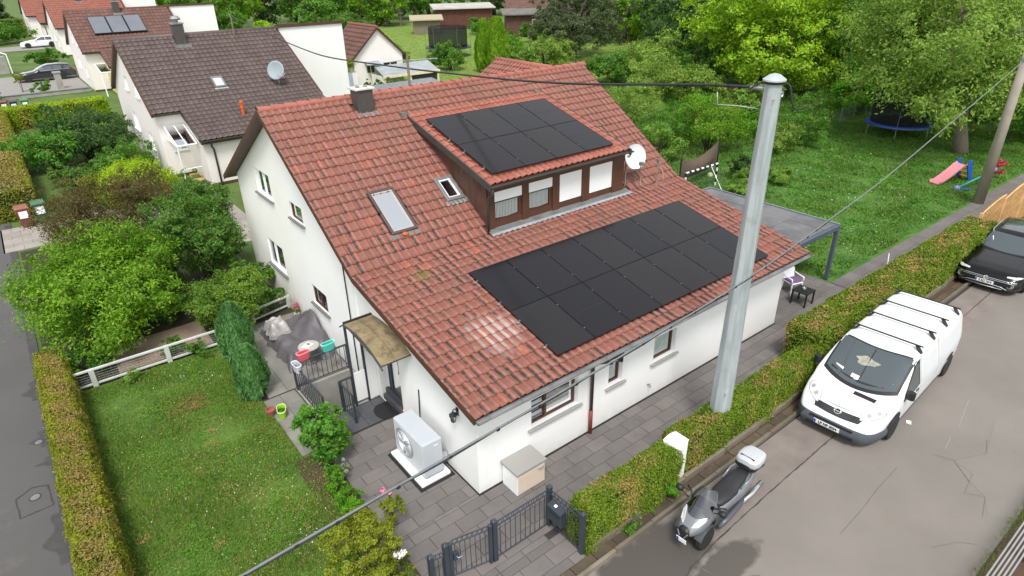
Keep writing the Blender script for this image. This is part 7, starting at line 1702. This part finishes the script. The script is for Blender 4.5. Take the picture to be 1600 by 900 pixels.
def scale_conifer(label, x, y, h, r, n, seed, nm='conifer', gr='dark conifers at the lawn corner', m='cypress', ls=.085, ex=.8):
    t = thing(nm, label, nm, (x, y, 0), 0, gr); rng = np.random.default_rng(seed)
    z = h*rng.random(n)**.8; a = rng.uniform(0, 2*pi, n); prof = np.sin(np.clip(z/h, 0, 1)**ex*pi*.93+.16)**.6
    lob = 1+.14*np.sin(a*5+seed)+.1*np.sin(a*9+z*5); rr = r*prof*lob*(1-.35*rng.random(n)**3)
    C = np.c_[rr*np.cos(a), rr*np.sin(a), z+.04]; D = np.c_[np.cos(a), np.sin(a), np.full(n, -.15)]+rng.normal(size=(n,3))*.35
    D /= np.linalg.norm(D, axis=1)[:, None]; up = np.array([0,0,1.])+np.c_[np.cos(a), np.sin(a), np.zeros(n)]*.25+rng.normal(size=(n,3))*.18
    tg = up-D*(up*D).sum(1)[:, None]; tg /= np.linalg.norm(tg, axis=1)[:, None]; b = np.cross(D, tg); L = (ls*rng.uniform(.5, 1.5, n))[:, None]; Wd = L*.26
    v = np.empty((n,4,3)); v[:,0] = C-tg*L; v[:,1] = C+b*Wd; v[:,2] = C+tg*L+D*L*.2; v[:,3] = C-b*Wd
    mesh_np('foliage', v.reshape(-1,3), np.arange(n*4).reshape(n,4), LF[m], t)
    MB().lathe([(r*.5,.1), (r*.72,h*.3), (r*.62,h*.6), (r*.25,h*.88), (.01,h*.93)], n=12).rod((0,0,0), (0,0,h*.3), .06).build('inner_twigs', LF['core_g'], t, smooth=True)
scale_conifer('nearer of the two dark blue-green columnar conifers at the lawn corner', -2.42, 6.2, 1.4, .36, 8000, 3)
scale_conifer('farther taller dark blue-green conifer behind its twin', -2.2, 7.9, 1.75, .4, 9500, 5)
shrub('shrub', 'clipped egg-shaped bright golden shrub near the neighbour house', 'shrub', -1.5, 24.2, 2.0, 1.45, 15000, .1, LF['yellow'], 0, 6, .0, GA, 3, blobs=[(0,0,.85,1.5,1.75,1.0)], spread=.16, shell=.9, up=.5)
shrub('shrub', 'small rounded green shrub beside the porch of the neighbour house', 'shrub', .3, 22.6, 1.1, .85, 5000, .09, LF['mid'], 4, 7, .05, GA, 3)
shrub('shrub', 'yellow-green low shrub at the neighbour path', 'shrub', 1.1, 22.0, .7, .5, 2000, .08, LF['topiary'], 4, 8, .05, GA, 3)
shrub('shrub', 'dark green spreading shrub left of the neighbour house', 'shrub', -2.2, 35.0, 2.9, 2.7, 15000, .15, LF['dark'], 12, 9, .1, GA, 6)
shrub('shrub', 'soft green shrub under the gable of the neighbour house', 'shrub', -1.3, 29.2, 1.6, 1.7, 8000, .13, LF['mid'], 9, 10, .1, GA, 5)
shrub('shrub', 'mid green shrub beside the tall road hedge', 'shrub', -4.0, 33.5, 2.2, 1.9, 9000, .15, LF['laurel'], 10, 11, .1, GA, 5)
shrub('shrub', 'green shrub with red-tipped leaves between road hedge and dark shrub', 'shrub', -3.5, 28.5, 1.3, 1.2, 5000, .12, LF['deep'], 7, 12, .1, GA, 4)
shrub('shrub', 'yellowish small shrub behind the brown-leaved shrub', 'shrub', -3.1, 26.0, 1.1, 1.0, 4000, .11, LF['topiary'], 7, 13, .1, GA, 4)
shrub('shrub', 'rounded low green shrub on the mulch behind the pale fence', 'shrub', -3.6, 9.75, .45, .4, 2200, .06, LF['mid'], 5, 14, .02, GA, 3)
shrub('shrub', 'small tufted green plant in front of the pale fence', 'shrub', -4.75, 8.95, .4, .32, 1400, .07, LF['grassy'], 4, 15, .02, GA, 3, aspect=.2, up=1.0)
shrub('shrub', 'low green plant growing through the right half of the pale fence', 'shrub', -2.9, 9.15, .42, .42, 2200, .06, LF['mid'], 5, 16, .02, GA, 3)
shrub('shrub', 'leafy green plants at the road end of the pale fence', 'shrub', -5.6, 10.1, .7, .6, 3000, .08, LF['laurel'], 6, 17, .02, GA, 3)
hedge('hedge', 'bright yellow-green hedge in front of the far bins', -6.6, 46.5, .6, 48.2, 1.3, 16000, .2, LF['yellow'], .0, seed=8)
hedge('hedge', 'dark clipped hedge at the far left end of the side road', -12, 128, 1, 131, 2.6, 9000, .4, LF['mid'], .0, seed=9)
shrub('shrub', 'rough green shrub row beside the far lane', 'shrub', -4, 118, 3.2, 5.5, 8000, .4, LF['mid'], 10, 18, .1, None, 4)
shrub('shrub', 'green shrub on the verge between the two far cars', 'shrub', .2, 80.5, 2.2, 1.9, 5000, .22, LF['mid'], 8, 19, .1, None, 4)
shrub('shrub', 'small grassy shrub by the pillar of the far drive', 'shrub', -2.4, 62.2, 1.1, .85, 2200, .16, LF['mid'], 6, 20, .05, None, 3)
shrub('shrub', 'small golden topiary tree in front of the dark estate car', 'shrub', -3.6, 64.4, 2.0, .5, 1600, .14, LF['topiary'], 5, 21, .7, None, 3)
shrub('shrub', 'rounded green shrub at the left edge near the far bins', 'shrub', -6.2, 57, 1.5, 1.1, 3000, .16, LF['laurel'], 6, 22, .05, None, 3)
tree('spruce', 'blue-grey spruce behind the dark far hedge at the top left', -2.5, 142, .5, 9.0, 3.4, 9000, .45, LF['olive'], 0, 23, .3, blobs=[(0,0,1.5,3.4,3.4,1.2), (0,0,3.2,2.7,2.7,1.3), (0,0,5.0,2.0,2.0,1.3), (0,0,6.8,1.2,1.2,1.2), (0,0,8.2,.5,.5,.9)])
# entrance side
shrub('shrub', 'leafy laurel-like shrub beside the porch paving', 'shrub', -2.02, 2.75, 1.45, .52, 8500, .085, LF['laurel'], 10, 24, .15, GA, 7, up=.6)
shrub('shrub', 'small round bright green shrub, the farther of the two at the paving edge', 'shrub', -2.18, 1.82, .5, .27, 3500, .04, LF['box'], 4, 25, .02, GA, 3)
shrub('shrub', 'small round bright green shrub, the nearer of the two at the paving edge', 'shrub', -2.14, 1.32, .5, .31, 4200, .04, LF['box'], 4, 26, .02, GA, 3)
shrub('shrub', 'silver-leaved plant beside the small round shrubs', 'shrub', -1.92, 2.1, .45, .17, 900, .045, LF['silver'], 4, 27, .1, GA, 3)
def rose(label, x, y, z1, n, blooms, col, seed):
    t = shrub('rose_bush', label, 'rose bush', x, y, z1, .24, n, .05, LF['topiary'], 7, seed, .25, None, 4); rng = np.random.default_rng(seed)
    for (a, b, c) in blooms:
        q = rng.normal(size=(70,3))*.028; leaf_cloud('bloom', q+np.array([a,b,c]), q/.03*.7+np.array([0,0,.6]), .04, .035, mat('rose_petal_%d_%d' % (seed, len(bpy.data.materials)), rgb(col), .6, .1, 3), t)
rose('rose bush with one pink bloom at the corner of the paving', -1.78, .3, 1.0, 1900, [(-.08,.06,1.02), (.02,-.02,.98)], (214,130,160), 28)
rose('white flowering rose beside the end of the gate', -2.2, -.85, .75, 900, [(-.02,-.02,.76), (.05,.0,.74), (-.06,.06,.72)], (228,222,214), 29)
shrub('shrub', 'large yellow-green shrub with bare lower stems in the near garden corner', 'shrub', -2.72, -.62, 1.5, .62, 13000, .05, LF['topiary'], 12, 30, .5, GA, 9, blobs=[(-.22,.3,1.15,.33,.3,.26), (.12,.34,1.2,.34,.28,.24), (-.42,-.02,.95,.28,.28,.22), (.3,.0,.98,.3,.3,.26), (.05,-.3,.9,.3,.28,.26), (-.25,-.35,.7,.28,.25,.22), (.42,.3,.8,.24,.26,.22)], up=.8)
shrub('shrub', 'small grey-green plant at the foot of the near hedge', 'shrub', 1.7, -2.5, .3, .22, 700, .06, LF['mid'], 4, 31, .02, None, 3)
shrub('shrub', 'weedy green plant at the foot of the hedge by the white pillar', 'shrub', 2.9, -2.45, .35, .25, 800, .06, LF['box'], 4, 32, .02, None, 3)

# right side of the house
GB = 'shrubs behind the house'
tree('tree', 'slender pale-leaved young tree right of the roof ridge', 27.8, 20.0, .8, 4.6, 1.7, 5500, .16, LF['walnut'], 10, 33, .09, shell=.2, spread=.28, bark='bark_light')
tree('tree', 'thin yellow-green sapling beside the slender pale tree', 33.0, 24.0, 1.0, 5.0, 2.0, 5500, .2, LF['walnut'], 10, 34, .08, shell=.2, bark='bark_light', spread=.3)
specs = [(22.6,14.3,2.3,1.8,'mid',7000,'bushy green shrub against the right end of the roof'), (24.9,12.9,3.0,1.9,'lime',9000,'tall fresh green shrub beside the steel pole bracket'),
    (20.9,13.2,1.8,1.3,'grassy',5000,'feathery grey-green shrub behind the sun sail'), (26.5,15.5,2.6,2.0,'box',7000,'light green shrub behind the tall fresh green one'),
    (19.5,16.0,2.2,1.5,'walnut',6000,'pale leafy shrub hugging the red roof edge'), (29.6,10.4,2.0,1.6,'mid',6000,'small leafy tree-like shrub by the wire fence'),
    (32.5,11.2,2.5,1.7,'mid',6000,'mid green shrub along the wire fence beneath the golden tree'), (27.3,10.2,1.6,1.2,'walnut',4500,'pale shrub just behind the steel pole'),
    (30.5,17.5,1.7,1.5,'deep',6000,'dark leafy shrub under the golden tree'), (23.4,17.4,3.0,1.8,'walnut',6500,'pale spring-leaved shrub beyond the ridge end'),
    (18.0,14.5,1.5,1.2,'lime',4000,'bright green shrub at the roof corner'), (28.8,13.2,1.7,1.5,'box',4500,'bright shrub in the tall grass')]
for i, (x, y, z, r, m, n, lb) in enumerate(specs): shrub('shrub', lb, 'shrub', x, y, z, r, n, .12, LF[m], 10, 50+i, .05, GB, 6, shell=.35, spread=.26)
under = [(-3.0,14.4,1.0,1.0,'dark','shady dark undergrowth between the big light shrub and the tall green one'), (-3.2,11.9,.9,.7,'deep','low dark shrub behind the mulch'), (-2.6,16.4,1.3,1.2,'deep','dark green shrub behind the tall many-stemmed shrub'),
    (-5.2,16.0,1.2,1.3,'mid','green shrub behind the big light shrub by the road'), (-.7,10.6,.7,.6,'mid','leafy plants at the foot of the cream wall'), (-.6,15.2,1.0,.8,'mid','leafy shrub against the rear corner of the house')]
for i, (x, y, z, r, m, lb) in enumerate(under): shrub('shrub', lb, 'shrub', x, y, z, r, 7000, .085, LF[m], 8, 90+i, .02, GA, 5)
belt = [(36.5,25.5,3.2,2.6,'mid','leafy bush under the dark gnarled tree'), (40.0,24.5,3.4,2.8,'deep','dark bush left of the golden tree trunk'), 
    (46.5,9.5,3.2,2.8,'deep','dark bush behind the blue trampoline'), (43.5,6.0,3.0,2.4,'mid','green bush behind the walnut trunk'), (40.5,1.5,3.2,2.6,'laurel','leafy bush right of the walnut trunk'), (44.5,-1.0,3.5,2.8,'mid','green bush beyond the concrete pole'),
    (34.5,21.5,2.6,2.2,'walnut','pale leafy bush below the young trees'), (36.5,31.0,2.8,2.4,'mid','bush at the edge of the meadow'), (31.5,14.8,2.3,1.8,'grassy','pale bush in front of the plank fence'), (40.2,12.6,2.6,2.0,'box','fresh green bush by the end of the wire fence'), (50.0,34.0,4.2,3.4,'laurel','large bush at the foot of the wood right of the evergreen'), (49.0,27.0,4.5,3.4,'deep','large dark bush behind the golden tree'), (51.0,17.0,4.5,3.4,'mid','large bush filling the gap right of the golden tree')]
for i, (x, y, z, r, m, lb) in enumerate(belt): shrub('shrub', lb, 'shrub', x, y, z, r, 9000, .2, LF[m], 11, 300+i, .02, 'bushes closing the back gardens', 5, spread=.26)
for i, (x, y, z, r, lb) in enumerate(((20.9,7.7,.95,.7,'spiky grey-green ornamental grass beside the football goal'), (19.9,7.2,.55,.75,'low broad-leaved grass clump in front of the ornamental grass'), (22.4,7.0,.8,.55,'grass clump behind the pergola at the lawn edge'))):
    shrub('ornamental_grass', lb, 'grass clump', x, y, z, r, 2600, .32, LF['grassy'], 5, 70+i, .02, None, 3, aspect=.1, up=1.6)
shrub('shrub', 'dark small clipped shrub left of the ornamental grass', 'shrub', 21.6, 8.6, 1.2, .7, 3500, .1, LF['dark'], 5, 74, .02, None, 3)
shrub('shrub', 'low green shrub between hedge end and larch fence', 'shrub', 21.3, -.9, .55, .5, 1600, .09, LF['mid'], 5, 75, .02, None, 3)
# big trees
tree('golden_tree', 'broad bright yellow-green tree behind the steel pole', 43.0, 21.0, -.3, 10.0, 6.3, 62000, .26, LF['gold'], 32, 35, .38, aspect=.5, up=.7, spread=.17)
tree('walnut_tree', 'large spreading walnut tree over the blue trampoline', 34.2, 3.6, .95, 9.3, 5.2, 64000, .19, LF['walnut'], 30, 36, .3, lean=(.6,1.6), bark='bark_light', up=.5, spread=.19)
tree('tree', 'leafy green tree between the golden tree and the walnut', 44.5, 13.0, .2, 9.0, 4.5, 26000, .25, LF['mid'], 18, 37, .26)
tree('tree', 'mid green tree behind the walnut at the right edge', 49.0, 5.5, .3, 11.0, 5.4, 24000, .3, LF['laurel'], 18, 38, .3)
tree('tree', 'dark gnarled tree with mossy branches in front of the golden tree', 41.5, 28.5, .5, 6.0, 3.0, 8000, .24, LF['dark'], 12, 39, .3, shell=.3)
tree('yew', 'broad grey-green dark evergreen behind the red ridge', 46.0, 46.5, .0, 8.6, 4.9, 32000, .24, LF['olive'], 24, 40, .4, up=.3, spread=.15)
shrub('shrub', 'pale elder-like shrub at the foot of the dark evergreen', 'shrub', 39.0, 43.0, 3.2, 2.6, 8000, .2, LF['walnut'], 10, 41, .1, GB, 5)
shrub('shrub', 'grey-green shrub between cypress and elder', 'shrub', 35.3, 42.8, 2.6, 2.0, 6000, .2, LF['grassy'], 9, 42, .1, GB, 5)
shrub('shrub', 'bright green shrub behind the tall cypress', 'shrub', 40.5, 50.5, 2.6, 2.0, 5000, .2, LF['box'], 8, 43, .1, GB, 5)
shrub('shrub', 'round leafy bush in front of the far trampoline', 'shrub', 31.0, 48.2, 2.5, 2.0, 7000, .2, LF['mid'], 9, 44, .1, GB, 5)
shrub('shrub', 'white flowering bush at the foot of the cypress', 'shrub', 31.2, 38.8, 1.2, 1.5, 3000, .18, LF['silver'], 7, 45, .05, GB, 4)
scale_conifer('tall slim bright green cypress in front of its thinner twin', 32.2, 42.0, 4.9, 1.1, 16000, 8, 'cypress', 'tall cypresses beyond the ridge', 'thuja_b', .2, .62)
scale_conifer('second slimmer cypress just behind the tall one', 32.6, 44.6, 4.6, .85, 10000, 9, 'cypress', 'tall cypresses beyond the ridge', 'thuja_b', .2, .62)
t = thing('yucca', 'spiky green and yellow plant in front of the small white garden house', 'plant', (17.4, 43.6, 0)); crown('foliage', [(0,0,2.2,.8,.9,.8)], 1200, .5, LF['topiary'], t, aspect=.1, up=1.0); MB().rod((0,0,0), (0,0,2), .1).build('stem', M['bark'], t)
shrub('ornamental_grass', 'tall feathery green grasses right of the small white garden house', 'grass clump', 27.0, 52, 2.6, 1.4, 3000, .4, LF['grassy'], 6, 46, .1, None, 4, aspect=.12, up=1.2)
# the wood and garden trees that close the view
kinds = ['mid', 'deep', 'dark', 'laurel', 'mid', 'lime', 'dark', 'mid']
desc = ['round mid green tree', 'dark leafy tree', 'dense dark tree', 'glossy green tree', 'soft green tree', 'fresh light green tree', 'shady dark tree', 'broad green tree']
far = [(20,95),(27,104),(34,112),(40,104),(47,112),(55,118),(62,108),(70,116),(44,122),(30,124),(18,116),(78,104),(86,96),(76,88),(72,70),(80,78),(66,58),(74,60),(84,66),(60,52),(68,48),(78,52),(88,56),
    (58,40),(66,38),(74,42),(56,30),(64,28),(73,31),(84,36),(57,20),(65,18),(74,20),(84,24),(56,10),(64,7),(73,9),(84,12),(58,0),(67,-3),(78,-2),(90,2),(96,20),(98,40),(14,128),(8,140),(26,140),(96,84),(70,100),(50,100)]
place = ['behind the small white hut', 'in the far wood', 'over the far gardens', 'behind the sheds', 'behind the dark evergreen', 'behind the golden tree', 'behind the walnut tree', 'at the top right']
Rr, Fw = _r, _f
def px_of(x, y): d = Vector((x, y, 4.0))-CAM; return d.dot(Rr)/d.dot(Fw)
info = []
for i, (x, y) in enumerate(far):
    q = (i*5+i//3) % 8; ww = place[0] if y > 110 and x < 45 else place[1] if y > 95 else place[3] if y > 62 else place[4] if y > 44 else place[2] if y > 32 else place[5] if y > 14 else place[6]
    info.append((i, x, y, kinds[q], desc[q], ww))
ordn = ['leftmost', 'second from the left', 'third from the left', 'fourth from the left', 'fifth from the left', 'sixth from the left', 'seventh from the left']
for i, x, y, k, d_, ww in info:
    same = sorted([q for q in info if q[4] == d_ and q[5] == ww], key=lambda q: px_of(q[1], q[2])); pos = [q[0] for q in same].index(i)
    h = 7.5+3.5*((i*37) % 10)/10; r = 4.4+1.4*((i*53) % 10)/10
    lb = d_+' '+ww+(', '+ordn[pos]+' of its kind' if len(same) > 1 else '')
    tree('tree', lb, x, y, -.6, h, r, 9500, .46, LF[k], 16, 100+i, .35, group='trees of the wooded backdrop', up=.5, spread=.2, limbs=4)
far2 = [(36,88,3.0,3.0,'mid'), (28,92,2.5,2.4,'gold'), (41,93,3.2,2.8,'deep'), (60,93,3,2.6,'lime'), (64,72,3,2.2,'mid'), (52,60,2.6,2.2,'mid'), (53,74,2.4,1.9,'laurel'), (70,84,3.2,2.4,'mid')]
nm = ['green undergrowth left of the playhouse tower', 'golden small tree at the wood edge', 'dark undergrowth below the playhouse', 'light bush beside the red shed', 'leafy bush beside the brown shed', 'low bush on the far lawn', 'small bush before the far shed', 'bush behind the sheds at the top']
for i, (x, y, z, r, k) in enumerate(far2): shrub('shrub', nm[i], 'shrub', x, y, z, r, 3600, .3, LF[k], 8, 200+i, .1, 'bushes of the far gardens', 4)
t = thing('orange_flowers', 'patch of orange flowers in the grass beyond the roof ridge', 'flowers', (38.5, 33.5, 0)); crown('blooms', [(0,0,.5,.9,.6,.35)], 900, .14, leafmat('orange_bloom', rgb((190,120,30)), rgb((214,160,50))), t)
t = thing('pink_flowers', 'small red-pink flowering plant beside the concrete pole', 'flowers', (30.9, .9, 0)); crown('blooms', [(0,0,.55,.3,.3,.4)], 400, .12, leafmat('crimson_bloom', rgb((150,50,70)), rgb((180,80,100))), t)
